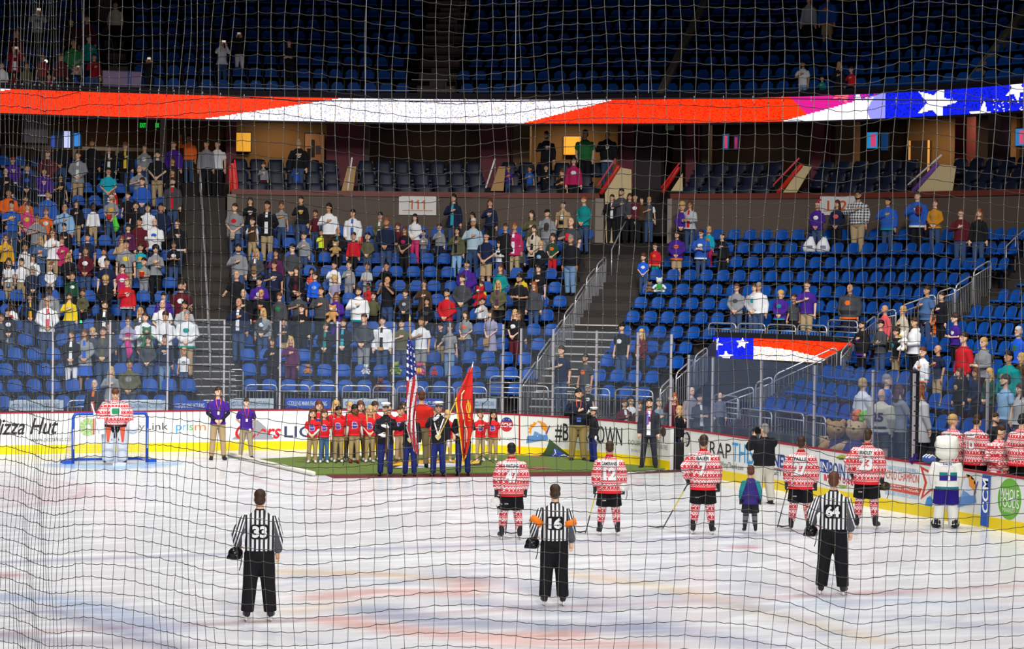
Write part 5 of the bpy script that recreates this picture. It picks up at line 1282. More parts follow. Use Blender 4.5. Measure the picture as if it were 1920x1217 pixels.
# child in purple and teal jersey
p = ground(1406, 1001); H = head_z(p, 875)-.04
def _kidj(nt, b):
    x, y, z = coord(nt); d = math_node(nt, 'SUBTRACT', math_node(nt, 'ABSOLUTE', x), math_node(nt, 'MULTIPLY', math_node(nt, 'SUBTRACT', 1.42, z), .30)); 
    nt.links.new(mix_node(nt, math_node(nt, 'GREATER_THAN', d, .125), lin('2c1c74'), lin('14888c')), b.inputs['Base Color'])
KJ = node_mat('purple and teal jersey', _kidj, .8)
r, S = person((p[0], p[1], .05), face(p, 184), H, 'k', 'g', 's', 'o', 0, ('purple', 'jersey', 'teal'), ('26262c', 'shorts'), 'child-sized person in purple and teal jersey between number 7 and 27', 'person', None, True, .05, 0, .1, .045, .76, 'l', [KJ, KJ, KJ, KJ, mat('2c1c74', .8)], botloose=.05)
def _sock(nt, b):
    x, y, z = coord(nt); nt.links.new(mix_node(nt, math_node(nt, 'LESS_THAN', frac(nt, z, .17, .4), .22), lin('6f7278'), lin('1c1c20')), b.inputs['Base Color'])
KS = node_mat('striped sock', _sock, .8)
for lg in legs('k', .05):
    s_ = MB(); a_, b_ = lg[1], lg[2]; s_.tube([a_+Vector((0, 0, .14)), a_, a_.lerp(b_, .4), a_.lerp(b_, .85)], [.085, .082, .075, .06], 12, cap=.05); obj('hockey_sock', s_.mesh('s', True), KS, r)
skates(r, 'k', .05); gloves(r, 'k', 'g', None, 1.1); decal(r, top_mesh('k', 'g', 'l', .76, .045, False), 'CCM', 0, 1.40, .07, .02, WHT, 1, 'small_lettering', .008)
# photographer
p = ground(1432, 945); H = head_z(p, 797)
r, S = person((p[0], p[1], 0), face(p, 205), H, 'M', 'p', 's', 'g', 0, ('black', 'jacket', None), ('d4cfc0', 'trousers'), 'person in black jacket and cream trousers aiming a camera', 'person', None, True, .07, .2, 0, .03, .86, botloose=.02); shoes(r, 'M', .07, mat('2c2a30', .6))
cp_ = W(r, S, (0, -.40, 1.60)); c_ = empty('photo_camera', cp_, r.rotation_euler.z, 'black camera with lens held up by the person in black jacket', 'camera'); b_ = MB().box((0, 0, 0), (.15, .09, .11)).box((0, 0, .07), (.07, .07, .04)); obj('camera_body', b_, mat('141416', .5), c_); obj('lens', MB().tube([(0, -.04, 0), (0, -.18, 0)], [.045, .05], 14, cap=0), mat('1c1c20', .3), c_)
# goaltender
_q = at_y(215, 840, 26.62); p = np.array([_q[0], _q[1], 0.0]); H = head_z(p, 732)-.02
r, S = person((p[0], p[1], .06), face(p, 4), H, 'm', 'y' if 'y' in POSES else 'o', 'f', 'o', 0, ('red', 'jersey', None), ('17171b', 'shorts'), 'person in holiday jersey and big white leg pads standing in the goal', 'person', None, True, .12, 0, .45, .075, .84, 'l', [HOL, HOL, HOL, HOL, BLACK], botloose=.07) if False else (None, None)
POSES['G'] = ('w_', 'w_'); PSD['w_'] = ((.31, -.02, 1.16), (.33, -.20, .98), (.34, -.28, .86))
r, S = person((p[0], p[1], .06), face(p, 4), H, 'm', 'G', 'f', 'o', 0, ('red', 'jersey', None), ('17171b', 'shorts'), 'person in holiday jersey and big white leg pads standing in the goal', 'person', None, True, .10, 0, .40, .075, .86, 'l', [HOL, HOL, HOL, HOL, BLACK], botloose=.07)
OR = mat('d8583c', .7)
for side in (-1, 1):
    x = side*.165; b_ = MB(); b_.rings([(x, -.09, .03, .12, .10), (x, -.10, .10, .145, .10), (x, -.09, .45, .15, .09), (x, -.10, .72, .155, .09), (x, -.09, .86, .13, .07)], 10); pad = obj('leg_pad', b_.mesh('pad', True), mat('dfe2e8', .6), r)
    obj('orange_panel', MB().prism([(0, 0), (.13, 0), (.10, -.34), (.05, -.36)] if side > 0 else [(0, 0), (-.13, 0), (-.10, -.34), (-.05, -.36)], .012, (side*.10, -.205, .86), (1, 0, 0), (0, 0, 1), (0, 1, 0)), OR, pad)
    obj('strap', MB().box((x, -.188, .32), (.28, .012, .05)), mat('b8bcc6', .6), pad)
b_ = MB(); b_.box((-.40, -.30, .88), (.26, .10, .36)); o = obj('blocker', b_, mat('dfe2e8', .6), r); obj('blocker_edge', MB().box((-.52, -.31, .88), (.03, .11, .38)), OR, o)
b_ = MB(); b_.ell((.40, -.30, .86), (.15, .10, .17), 12, 8); obj('catching_glove', b_.mesh('g', True), mat('dfe2e8', .6), r)
decal(r, top_mesh('m', 'G', 'l', .86, .075, False), '', 0, 1.24, .22, .16, WHT, -1, 'crest', .01, (WHT, 'oct'))
decal(r, top_mesh('m', 'G', 'l', .86, .075, False), '', 0, 1.24, .14, .10, WHT, -1, 'crest', .018, (mat('2f8a5c', .7), 'oct'))
a_ = W(r, S, (0, -.36, .30)); st = empty('goalie_stick', (a_.x, a_.y, 0), r.rotation_euler.z, 'wide white and grey goaltender stick standing upright between the leg pads', 'hockey stick')
obj('paddle', MB().box((0, 0, .38), (.09, .02, .62)), mat('b9bcc8', .5), st); obj('shaft', MB().tube([(0, 0, .68), (-.04, .05, 1.0)], .014, 6), mat('8a8c94', .5), st); obj('blade', MB().box((.10, 0, .04), (.34, .02, .085)), mat('dfe2e8', .5), st); obj('toe_tape', MB().box((.0, -.012, .42), (.07, .006, .1)), mat('c8c06a', .6), st)
q0, q1 = at_y(172, 757, p[1]-.1), at_y(181, 790, p[1]-.3); e_ = empty('stick_handle', q1, 0, 'white taped stick handle held up beside the goaltender at left', 'hockey stick'); obj('shaft', MB().tube([Vector(q0)-Vector(q1), (0, 0, 0), (Vector(q1)-Vector(q0))*.5], .018, 8), mat('e8e6e4', .6), e_); obj('knob', MB().ell(Vector(q0)-Vector(q1), (.028, .028, .03), 8, 6), mat('f4f2f0', .6), e_)
# staff, suits and singers
def ice(xf, yf, yh, typ, pose, hair, hc, skin, top, bottom, label, deg=0, spread=.02, turn=0.0, nodv=0.0, shoe='1e1c1c', z=0.0, tall=0, **kw):
    p = ground(xf, yf, z); H = head_z(p, yh)-z
    r, S = person((p[0], p[1], z), face(p, deg), H, typ, pose, hair, hc, skin, top, bottom, label, 'person', kw.pop('group', None), True, spread, turn, nodv, **kw); shoes(r, typ, spread, mat(shoe, .6), tall); return r, S
def lanyard(r, typ, c, badge=True, lo=1.20):
    o = obj('lanyard', MB().tube([(-.06, -.06, 1.50), (-.05, -.14, 1.38), (0, -.165, lo), (.05, -.14, 1.38), (.06, -.06, 1.50)], .009, 5), mat(c, .7), r)
    if badge: obj('badge', MB().box((0, -.172, lo-.05), (.06, .008, .08)), WHITE, o)
r, S = ice(408, 862, 727, 'm', 'c', 's', 'b', 0, ('purple', 'polo', None), ('khaki', 'trousers'), 'tall person in purple polo, orange lanyard and khakis left of the turf', 5, .05, .3); lanyard(r, 'm', 'f07020'); lo_ = [obj('undersleeve', MB().tube([a_[1]-Vector((0, 0, -.04)), a_[1], a_[2]], [.05, .048, .036], 10, cap=.1).mesh('s', True), mat('1a1a24', .8), r) for a_ in arms('m', 'c')]
r, S = ice(461, 861, 748, 'm', 'b', 's', 'b', 0, ('purple', 'polo', None), ('a89a7c', 'trousers'), 'shorter person in purple polo with red lanyard beside the white edging', 5, .06, .4); lanyard(r, 'm', 'd84020'); obj('id_card', MB().box((.10, -.15, .86), (.06, .01, .08)), WHITE, r)
r, S = ice(1083, 865, 731, 'M', 'h', 'B', 'k', 1, ('1d2030', 'sweater', None), ('94804f', 'trousers'), 'person in dark sweater and olive khakis with hand over heart on the turf', 5, .05, .5, hem=.90); lanyard(r, 'M', 'f05a20'); obj('event_badge', MB().box((0, -.215, 1.04), (.10, .01, .11)), mat('4a62b8', .5), r)
r, S = ice(1216, 879, 748, 'm', 's', 'B', 'k', 0, ('31323c', 'suit', 'white'), ('31323c', 'trousers'), 'bearded person in charcoal suit and open shirt standing by the gate', -5, .07, -.1); lanyard(r, 'm', 'e0506a', False, 1.12); obj('badge', MB().box((.0, -.15, 1.10), (.05, .01, .06)), WHITE, r); obj('belt', MB().rings([(0, 0, .99, .172, .128), (0, 0, 1.02, .172, .128)], 16).mesh('b', True), mat('4a2c1c', .5), r)
obj('tie', MB().prism([(-.02, 0), (.02, 0), (.03, -.28), (0, -.33), (-.03, -.28)], .006, (-.028, -.158, 1.44), (1, 0, 0), (0, 0, 1), (0, 1, 0)), mat('6a62c0', .5), r)
ice(1272, 876, 762, 'w', 's', 'l', 'y', 0, ('black', 'sweater', None), ('2c3a54', 'trousers'), 'blond long-haired person in black standing in the open gate', -60, .02, 0, z=.02)
ice(1262, 872, 738, 'w', 'u', 'l', 'r', 1, ('maroon', 'top', None), ('1c2436', 'trousers'), 'person in maroon raising a phone behind the open gate', 20, .02, 0, z=.02)
# singing children in red shirts
REDT = cm('d8222c'); LG = mat('3a3a9c', .6); JN = 0
def singer(x, yf, yh, typ, pose, hair, hc, skin, bot, lab, sleeves=False, shoe='d8d4d0', tall=0, row=1):
    r, S = ice(x, yf, yh, typ, pose, hair, hc, skin, ('d8222c', 'tee', None), (bot, 'trousers'), lab, random.uniform(-8, 8), .01, random.uniform(.1, .5), shoe=shoe, group='children singing on the turf', tall=tall, z=.035, loose=.016)
    tm = top_mesh(typ, pose, 't', .88, .016, False)
    decal(r, tm, 'B', 0, 1.21, .18, .22, mat('d8cfe8', .6), -1, 'letter_outline', .007); decal(r, tm, 'B', 0, 1.21, .15, .19, mat('3f3fa8', .6), -1, 'shirt_letter', .012); decal(r, tm, 'BOONE', 0, 1.21, .20, .03, mat('e6e0f4', .6), -1, 'shirt_lettering', .017)
    if sleeves:
        for a_ in arms(typ, pose): obj('undersleeve', MB().tube([a_[0].lerp(a_[1], .7), a_[1], a_[2]], [.056, .050, .036], 10, cap=.1).mesh('s', True), WHT, r)
KH = 'b59c72'
CH = [(585, 868, 767, 'k', 'c', 'd', 'o', 0, KH, 'at the left end of the front row', True), (607, 868, 767.5, 'k', 's', 'd', 'o', 0, '4a6f9c', 'with blue jeans and long hair', True), (634, 867, 763, 'k', 's', 'u', 'k', 2, KH, 'with dark tied hair, third in the front row', False),
      (664, 868, 760, 'k', 's', 'u', 'k', 3, KH, 'with white sleeves and dark red shoes by the microphone', True), (693, 867, 762, 'k', 'c', 'd', 'y', 0, KH, 'with long blond hair beside the dark uniform', False), (750, 866, 762, 'k', 's', 's', 'b', 1, 'b8a488', 'with a red hair bow between the uniforms', False),
      (838, 866, 770, 'k', 's', 'u', 'y', 0, KH, 'partly hidden behind the third uniform', False), (900, 865, 769, 'k', 'h', 's', 'b', 1, 'b8a488', 'with tall black boots near the second microphone', False), (924, 864, 770, 'k', 's', 'd', 'k', 1, KH, 'at the right end of the row', False),
      (597, 864.5, 752, 'k', 's', 'd', 'o', 0, '6a5c48', 'with auburn hair at the left of the back row', False), (629, 864, 752, 'k', 's', 'l', 'y', 0, '7a6a50', 'with blond hair, second in the back row', False), (655, 864, 755, 'k', 's', 's', 'y', 0, '4a3c34', 'with short fair hair behind the tied-hair singer', False),
      (675, 864, 753, 'k', 's', 'd', 'o', 0, '5a4a38', 'with long light brown hair in the back row', False), (702, 863.5, 754, 'k', 's', 'u', 'b', 0, '6a5636', 'behind the blond singer, hair tied back', False), (728, 863.5, 757, 'k', 's', 's', 'b', 0, KH, 'hidden behind the first white cap', False), (755, 863, 755, 'k', 's', 'd', 'b', 0, KH, 'in the back row left of the striped flag', False),
      (862, 863, 766, 'k', 's', 's', 'b', 0, KH, 'hidden between the uniforms left of the red flag', False), (811, 863, 766, 'k', 's', 's', 'o', 0, '8a7a5c', 'in the back row behind the conductor', False)]
for k, (x, yf, yh, ty, po, ha, hc, sk, bo, la, sl) in enumerate(CH):
    singer(x, yf, yh, ty, po, ha, hc, sk, bo, 'child-sized person in red lettered tee %s' % la, sl, '7a1a20' if k == 3 else ('4a3428' if k in (5,) else 'd8d4d0'), 1 if k == 7 else 0)
for x, yf, yt, la in ((648, 871, 775, 'black microphone stand in front of the singers at left'), (903, 869, 755, 'black microphone stand before the two singers at right')):
    p = ground(x, yf, .035); h = head_z(p, yt)-.035; m_ = empty('microphone_stand', (p[0], p[1], .035), 0, la, 'microphone stand'); obj('pole', MB().tube([(0, 0, .12), (0, 0, h)], .009, 6), BLACK, m_)
    for a in (0, 2.1, 4.2): obj('leg', MB().tube([(0, 0, .2), (.34*math.cos(a), .34*math.sin(a), .01)], .009, 5), BLACK, m_)
    obj('boom', MB().tube([(0, 0, h-.05), (.12, -.05, h+.06)], .007, 5), BLACK, m_); obj('microphone', MB().ell((.13, -.05, h+.08), (.022, .022, .03), 8, 6), mat('303034', .4), m_)
p = ground(792, 878, .035)
r, S = ice(789, 877, 735, 'm', 'o', 's', 'o', 0, ('d2281e', 'polo', None), ('8d7c5e', 'trousers'), 'adult in red polo facing the singers, back to the camera', 182, .02, 0, z=.035, hem=.95, loose=.02)
# uniformed colour guard
UB = mat('15151f', .8); UT = mat('182872', .7); GOLD = mat('d8b040', .35, .6); WG = mat('f0eeee', .7)
def marine(x, yf, yh, label, pose, deg=0, ty='m', gl=(0, 1), belt=True, turn=0.0):
    p = ground(x, yf); H = head_z(p, yh)/1.0
    r, S = person((p[0], p[1], 0), face(p, deg), H*.985, ty, pose, 's', 'b', 1, ('15151f', 'coat', None), ('1c2f8c', 'trousers'), label, 'person', None, True, .02, turn, 0, .006, .80, 'l', [UB, UB, UB, UB, UB], botmat=UT, botloose=.008)
    shoes(r, ty, .02, mat('0c0c10', .15))
    cap = MB(); cap.rings([(0, .01, 1.735, .092, .105), (0, .01, 1.765, .094, .107), (0, .0, 1.79, .125, .140), (0, .0, 1.81, .12, .135), (0, 0, 1.825, .08, .09)], 18); c_ = obj('white_cap', cap.mesh('c', True), WG, r); v_ = MB(); v_.ell((0, -.11, 1.725), (.065, .05, .010), 12, 5); obj('visor', v_, mat('0c0c10', .15), c_)
    obj('emblem', MB().ell((0, -.125, 1.775), (.015, .006, .015), 8, 5), GOLD, c_); obj('chin_strap', MB().tube([(-.07, -.04, 1.66), (-.04, -.085, 1.56), (0, -.09, 1.545), (.04, -.085, 1.56), (.07, -.04, 1.66)], .004, 5), mat('0c0c10', .5), r)
    for k in range(6): obj('brass_button', MB().ell((0, -.152, 1.03+k*.075), (.009, .006, .009), 8, 5), GOLD, r)
    obj('collar', MB().rings([(0, 0, 1.475, .07, .068), (0, 0, 1.525, .064, .064)], 14).mesh('c', True), UB, r)
    if belt: o = obj('white_belt', MB().rings([(0, -.005, 1.045, .172, .130), (0, -.005, 1.085, .170, .130)], 18).mesh('b', True), WG, r); obj('buckle', MB().box((0, -.14, 1.065), (.06, .012, .05)), GOLD, o)
    for k in gl:
        ar = arms(ty, pose)[k]; m_ = MB(); hand(m_, ar[2], ar[3], -1 if k == 0 else 1, 1.12, .5); m_.tube([ar[2]-(ar[3]-ar[2]).normalized()*.04, ar[2]], [.034, .034], 8); obj('white_glove', remesh(m_, .009, 1, 'glove'), WG, r)
    return r, S
POSES['j'] = ('j1', 'j2'); PSD['j1'] = ((.25, -.02, 1.14), (.14, -.22, 1.04), (.06, -.26, 1.02)); PSD['j2'] = ((.25, -.04, 1.18), (.06, -.20, 1.22), (-.02, -.23, 1.25))
POSES['i'] = ('i1', 's'); PSD['i1'] = ((.26, -.10, 1.24), (.10, -.24, 1.38), (.04, -.28, 1.44))
POSES['v'] = ('v1', 's'); PSD['v1'] = ((.36, -.06, 1.38), (.15, -.13, 1.62), (.06, -.13, 1.69))
def rifle(loc0, loc1, label):
    a, b_ = Vector(loc0), Vector(loc1); r = empty('rifle', b_, 0, label, 'rifle'); d = a-b_
    obj('barrel', MB().tube([d*.55, d], .011, 6), mat('2a2a2e', .4, .6), r); obj('wooden_stock', MB().tube([(0, 0, 0), d*.2, d*.35, d*.72], [.045, .034, .022, .022], 8), mat('4a2c1a', .5), r); obj('sling', MB().tube([d*.1+Vector((.03, -.02, 0)), d*.7+Vector((.03, -.02, 0))], .007, 5), mat('d8d4d0', .6), r)
r, S = marine(722, 893, 757, 'uniformed person with rifle, white cap and gloves at left of the guard', 'j', 2)
rifle(W(r, S, (.02, -.30, 1.42)), W(r, S, (.01, -.26, .62)), 'dark rifle held upright by the leftmost uniformed person')
r, S = marine(768, 893, 765, 'uniformed person holding the striped flag pole with white harness', 'i', 0)
r3, S3 = marine(821, 893, 755, 'uniformed person holding the gold pole of the red flag', 'i', -2)
for rr_, ss_ in ((r, S), (r3, S3)):
    o = obj('flag_harness', MB().tube([(-.13, -.10, 1.40), (-.04, -.165, 1.14), (0, -.18, 1.0)], .018, 6).tube([(.13, -.10, 1.40), (.04, -.165, 1.14), (0, -.18, 1.0)], .018, 6), WG, rr_)
    hrt = [(.0, -.10), (.065, -.03), (.07, .02), (.04, .045), (0, .02), (-.04, .045), (-.07, .02), (-.065, -.03)]; obj('gold_plate', MB().prism(hrt, .02, (0, -.20, .985), (1, 0, 0), (0, 0, 1), (0, 1, 0)), mat('e0d49a', .4, .3), o)
r4, S4 = marine(868, 892, 757, 'uniformed person mostly hidden behind the hanging red flag', 'j', -3)
rifle(W(r4, S4, (.02, -.30, 1.42)), W(r4, S4, (.01, -.26, .62)), 'dark rifle behind the red flag held by the rightmost guard')
marine(1112, 868, 765, 'uniformed person saluting beside the dark-sweater person near the boards', 'v', -62, 'w', turn=0, belt=False)
# flags
FY = r.location.y-.35
def cloth(o, rows, cols, f, pick, mats_, name, parent):
    vs = []; fs = []; mi = []
    for i in range(rows+1):
        for j in range(cols+1): vs.append(Vector(f(j/cols, i/rows))-o)
    for i in range(rows):
        for j in range(cols): a = i*(cols+1)+j; fs.append((a, a+1, a+cols+2, a+cols+1)); mi.append(pick((j+.5)/cols, (i+.5)/rows))
    m_ = MB(); m_.v = [tuple(v) for v in vs]; m_.f = fs; m_.m = mi; ob = obj(name, m_.mesh('cloth', True), mats_, parent); s = ob.modifiers.new('t', 'SOLIDIFY'); s.thickness = .006; return ob
def q3(x, y, dy=0.0): return Vector(at_y(x, y, FY+dy))
base = q3(771, 822); topp = q3(768.5, 600)
fl = empty('flag', base, 0, 'tall furled flag with white stars on blue and red and white stripes', 'flag'); obj('pole', MB().tube([(0, 0, 0), topp-base], .016, 8), mat('c8a04a', .4, .3), fl); obj('finial', MB().tube([topp-base, topp-base+Vector((0, 0, .14))], [.025, .004], 8), GOLD, fl)
def us(u, v):
    w0, w1 = np.interp(v, [0, .1, .5, .8, 1], [766, 763, 762, 764, 776]), np.interp(v, [0, .1, .4, .7, 1], [770, 777, 783, 779, 784]); x = w0+(w1-w0)*u; y = 638+(854-638)*v-(1-u)*8
    return q3(x, y, -.03-.10*abs(math.sin(u*PI*2.2+v*1.5))*(.4+v))
def usp(u, v):
    if v < .40-.1*u: return 3 if (int(u*5)+int(v*34)) % 2 == 0 and int(v*34) % 2 == 0 and v > .03 else 2
    return 0 if math.sin((u*2.6+v*3.2)*PI*1.55) > 0 else 1
cloth(base, 60, 22, us, usp, [mat('b81c2c', .7), mat('eeecec', .7), mat('1c2a78', .7), mat('f6f6f8', .7)], 'flag_cloth', fl)
for k in range(16):
    u, v = .2+.3*(k % 3), .03+.024*k; c = us(u, v)-base-Vector((0, .02, 0)); obj('star', MB().prism([(a*.0095, b_*.0095) for a, b_ in star(0, 0, 1.6)], .004, c, (math.cos(YAW), -math.sin(YAW), 0), (0, 0, 1), (0, -1, 0)), WHT, fl)
base = q3(823, 818, -.1); topp = q3(885.5, 688, -.1)
fl = empty('flag', base, 0, 'scarlet flag with gold emblem and yellow fringe hanging from a gold pole', 'flag'); obj('pole', MB().tube([(0, 0, 0), topp-base], .017, 8), mat('d0a850', .4, .3), fl); obj('finial', MB().tube([topp-base, topp-base+Vector((.02, 0, .12))], [.03, .004], 8), mat('dfe2e8', .2, .8), fl)
def red(u, v):
    xl = np.interp(v, [0, .36, 1], [881, 853, 868]); xr = np.interp(v, [0, .6, .78, 1], [886, 886.5, 886, 874]); yl = np.interp(v, [0, .36, 1], [690, 750, 868]); yr = np.interp(v, [0, 1], [690, 842])
    if v > .78: yr = 690+152*.78+(v-.78)/.22*48
    return q3(xl+(xr-xl)*u, yl+(yr-yl)*u, -.12-.07*math.sin(u*PI*2.5+v*2)*(.2+v))
def redp(u, v): return 1 if (v > .34 and u < .09) or v > .965 or (v > .78 and u > .93) else 0
cl = cloth(base, 60, 24, red, redp, [mat('d8241c', .7), mat('f0c020', .7)], 'flag_cloth', fl)
YL = mat('f0c428', .6)
def on_flag(pts, m_, nm):
    ps = [red(u, v)-base-Vector((0, .025, 0)) for u, v in pts]; obj(nm, MB().tube(ps, .016, 6, flat=.5), m_, fl)
on_flag([(.66, .42), (.60, .47), (.66, .54), (.80, .54), (.85, .48), (.80, .42), (.68, .42)], YL, 'gold_emblem'); on_flag([(.70, .38), (.76, .50), (.70, .58), (.80, .60)], YL, 'gold_emblem'); on_flag([(.66, .62), (.80, .63)], YL, 'gold_emblem')
on_flag([(.36, .26), (.26, .30), (.30, .42), (.36, .55), (.40, .66)], mat('f0d8b0', .6), 'pale_ribbon'); on_flag([(.44, .66), (.55, .72), (.56, .84)], mat('f0d8b0', .6), 'pale_ribbon')
# person in a white furry costume by the bench (seen from behind)
p = ground(1773, 990); MH = head_z(p, 815)/2.03*1.765
r, S = person((p[0], p[1], 0), face(p, 186), MH, 'M', 'd', '-', 'k', 0, ('e9e7e0', 'jersey', None), ('2a1c80', 'shorts'), 'person in white furry costume, jersey number 1 and blue shorts at the boards', 'person', None, True, .07, 0, 0, .05, .86, 'l', [mat('e9e7e0', .9), mat('e9e7e0', .9), mat('e9e7e0', .9), mat('e9e7e0', .9), mat('1d6a78', .8)], botloose=.05)
FUR = mat('f0eee4', .95, noise=.05, nscale=30)
h_ = MB(); h_.ell((0, 0, 1.80), (.27, .27, .22), 18, 12); h_.ell((0, 0, 1.64), (.26, .24, .17), 14, 8); h_.ell((.15, 0, 1.92), (.10, .14, .09), 10, 8); h_.ell((-.15, 0, 1.92), (.10, .14, .09), 10, 8); h_.ell((0, -.20, 1.74), (.15, .14, .11), 12, 8); obj('costume_head', remesh(h_, .018, 3, 'head'), FUR, r)
for lg in legs('M', .07): s_ = MB(); s_.tube([lg[0].lerp(lg[1], .8), lg[1], lg[2]], [.125, .12, .115], 12); obj('furry_leg', s_.mesh('l', True), FUR, r); b_ = MB(); b_.tube([(lg[2].x, .06, .10), (lg[2].x*1.2, -.10, .09), (lg[2].x*1.3, -.24, .06)], [.10, .11, .075], 12); b_.tube([(lg[2].x, .03, .1), (lg[2].x, .03, .2)], [.11, .1], 10); obj('black_boot', remesh(b_, .016, 2, 'boot'), mat('1a1a1c', .7), r)
tm = top_mesh('M', 'd', 'l', .86, .05, False); decal(r, tm, 'SHADES', .0, 1.40, .20, .045, mat('2a1c80', .7), 1, 'name_lettering', .014, (WHT, 'box')); decal(r, tm, '', -.02, 1.17, .34, .07, WHT, 1, 'band', .008, (mat('147a86', .8), 'box')); decal(r, tm, '', -.02, 1.10, .34, .07, WHT, 1, 'band', .010, (mat('2a1c80', .8), 'box')); decal(r, tm, '1', -.03, 1.15, .05, .19, WHT, 1, 'number', .020)
gl_ = W(r, S, (-.62, -.35, 1.12)); a_ = MB(); v_ = arms('M', 'd')
cpos = Vector(at_x(1742, 862, 12.99)); g_ = empty('hockey_glove', cpos, 0, 'blue and white padded glove resting on the board rail', 'glove'); m_ = MB(); m_.ell((0, 0, 0), (.10, .24, .09), 12, 8); obj('glove_body', m_.mesh('g', True), mat('30509c', .7), g_)
for k in range(3): obj('white_roll', MB().tube([(-.08, -.12+.11*k, .05), (0, -.12+.11*k, .10), (.08, -.12+.11*k, .05)], .018, 6), WHT, g_)
cpos = Vector(at_x(1715, 862, 12.99)); g_ = empty('pompom', cpos, 0, 'dark purple round pompom on the board rail by the padded post', 'pompom'); m_ = MB(); random.seed(5)
for k in range(40):
    d_ = Vector((random.gauss(0, 1), random.gauss(0, 1), random.gauss(0, 1))).normalized(); m_.tube([d_*.03, d_*.11], [.02, .012], 5)
obj('tuft', m_, mat('2c1c70', .8), g_); obj('core', MB().ell((0, 0, 0), (.07, .07, .07), 10, 8), mat('2c1c70', .8), g_)

# people behind the side boards and on the bench
struct('floor', MB().box((14.4, 15.6, .33), (2.6, 12.4, .66)), mat('1c1c22', .8), 'dark raised floor behind the side glass')
def at_plane(x, y, X, floor, typ, pose, hair, hc, sk, top, bot, label, deg=0, grp=None, **kw):
    q = at_x(x, y, X); H = q[2]-floor
    r, S = person((q[0], q[1], floor), face(q, deg), max(H, .8), typ, pose, hair, hc, sk, top, bot, label, 'person', grp, False, .02, **kw); return r, S
q = at_x(1653, 731, 13.9); r, S = at_plane(1653, 731, 13.9, .66, 'M', 's', 'n', 'g', 0, ('d8d0b4', 'jersey', '1c2a60'), ('4a4c44', 'shorts'), 'bald person in cream jersey number 25 behind the side glass', 150)
tm = top_mesh('M', 's', 'l', .80, .035, False); decal(r, tm, '25', -.02, 1.18, .26, .2, mat('1c2450', .7), 1, 'number', .01); decal(r, tm, '', 0, .95, .36, .02, WHT, 1, 'band', .008, (mat('1c2450', .7), 'box'))
BP = [(1618, 711, 15.0, 'w', 'h', 'f', 'y', ('white', 'jersey', 'pink'), 'in white and pink jersey holding a drink behind the side glass', 120), (1663, 704, 15.4, 'm', 's', 's', 'g', ('blue', 'blazer', 'white'), 'grey-haired in bright blue blazer behind the side glass', 80), (1687, 722, 14.6, 'w', 'h', 'd', 'o', ('grey', 'cardigan', None), 'long-haired in grey beside the cream jersey', 120),
      (1726, 722, 14.4, 'w', 's', 'd', 'r', ('lightgrey', 'coat', None), 'in pale grey coat right of the black padded post', 130), (1312, 740, 14.2, 'm', 'o', 's', 'b', ('3c3c46', 'suit', 'white'), 'in dark suit behind the first side pane', 30), (1297, 727, 14.8, 'm', 's', 'n', 'b', ('8a8088', 'shirt', None), 'bald in pale shirt left of the dark suit', 30), (1350, 737, 14.8, 'm', 's', 'n', 'b', ('6a6a78', 'shirt', None), 'bald in grey behind the tunnel rail', 30)]
for x, y, X, ty, po, ha, hc, tp, la, dg in BP: at_plane(x, y, X, .66 if X < 15.6 and x > 1330 else .3, ty, po, ha, hc, 0, tp, ('26262c', 'trousers'), 'person %s' % la, dg)
for k, (x, y, X, ty, po, ha, hc, dg, nm, no, la) in enumerate(((1787, 779, 13.7, 'm', 's', 's', 'y', 130, 'FAUCHER', '4', 'fair-haired person in holiday jersey on the bench behind the costume head'), (1831, 779, 13.7, 'm', 'c', 's', 'b', 135, 'JUZDA', '10', 'dark-haired person in holiday jersey number 10 at the bench'), (1875, 798, 13.6, 'm', 'c', 's', 'b', 40, '', '', 'person in holiday jersey looking down, third on the bench'), (1916, 778, 13.6, 'm', 's', 's', 'k', 135, '', '', 'person in holiday jersey at the right edge of the bench'))):
    q = at_x(x, y, X); r, S = person((q[0], q[1], q[2]-1.86), face(q, dg), 1.86, 'm', po, ha, hc, 0, ('red', 'jersey', None), ('17171b', 'shorts'), la, 'person', 'players at the team bench', False, .05, -.5 if k == 0 else .3, .3 if k > 0 else 0, .05, .80, 'l', [HOL, HOL, HOL, HOL, RDC], botloose=.06, botmat=CLOTHB)
    if nm: tm = top_mesh('m', po, 'l', .80, .05, False); decal(r, tm, nm, 0, 1.385, .18, .05, BLACK, 1, 'name_lettering', .012, (WHT, 'box')); decal(r, tm, no, 0, 1.20, .11*len(no), .19, WHT, 1, 'number', .014)
at_plane(1866, 776, 14.3, .55, 'm', 's', 'B', 'b', 0, ('26282e', 'jacket', None), ('1c1c20', 'trousers'), 'bearded person in black jacket and glasses standing behind the bench players', 60)
# people seen through the corner glass
def corner(x, y, off, H, typ, pose, hair, hc, top, label, deg=20):
    u = u_px(x, 1.6, off); b_, n_ = rink(u); p = (b_[0]+n_[0]*off, b_[1]+n_[1]*off); z = solve_z(p, y)
    person((p[0], p[1], z-H), face(p, deg), H, typ, pose, hair, hc, 0, top, ('26262c', 'trousers'), label, 'person', None, False)
for a in ((1171, 749, .7, 1.6, 'w', 'h', 'f', 'o', ('5a2434', 'cardigan', 'white'), 'person in maroon cardigan with hand over heart behind the corner glass'), (1183, 744, 1.2, 1.7, 'm', 's', 's', 'k', ('white', 'shirt', None), 'person in white shirt behind the maroon cardigan'), (1199, 753, 1.0, 1.5, 'w', 's', 'f', 'o', ('brown', 'top', None), 'brown-haired person left of the charcoal suit, behind glass'),
          (1236, 748, .8, 1.65, 'm', 'h', 's', 'g', ('7a8c9c', 'shirt', None), 'grey-haired person in blue-grey shirt right of the charcoal suit')): corner(*a)
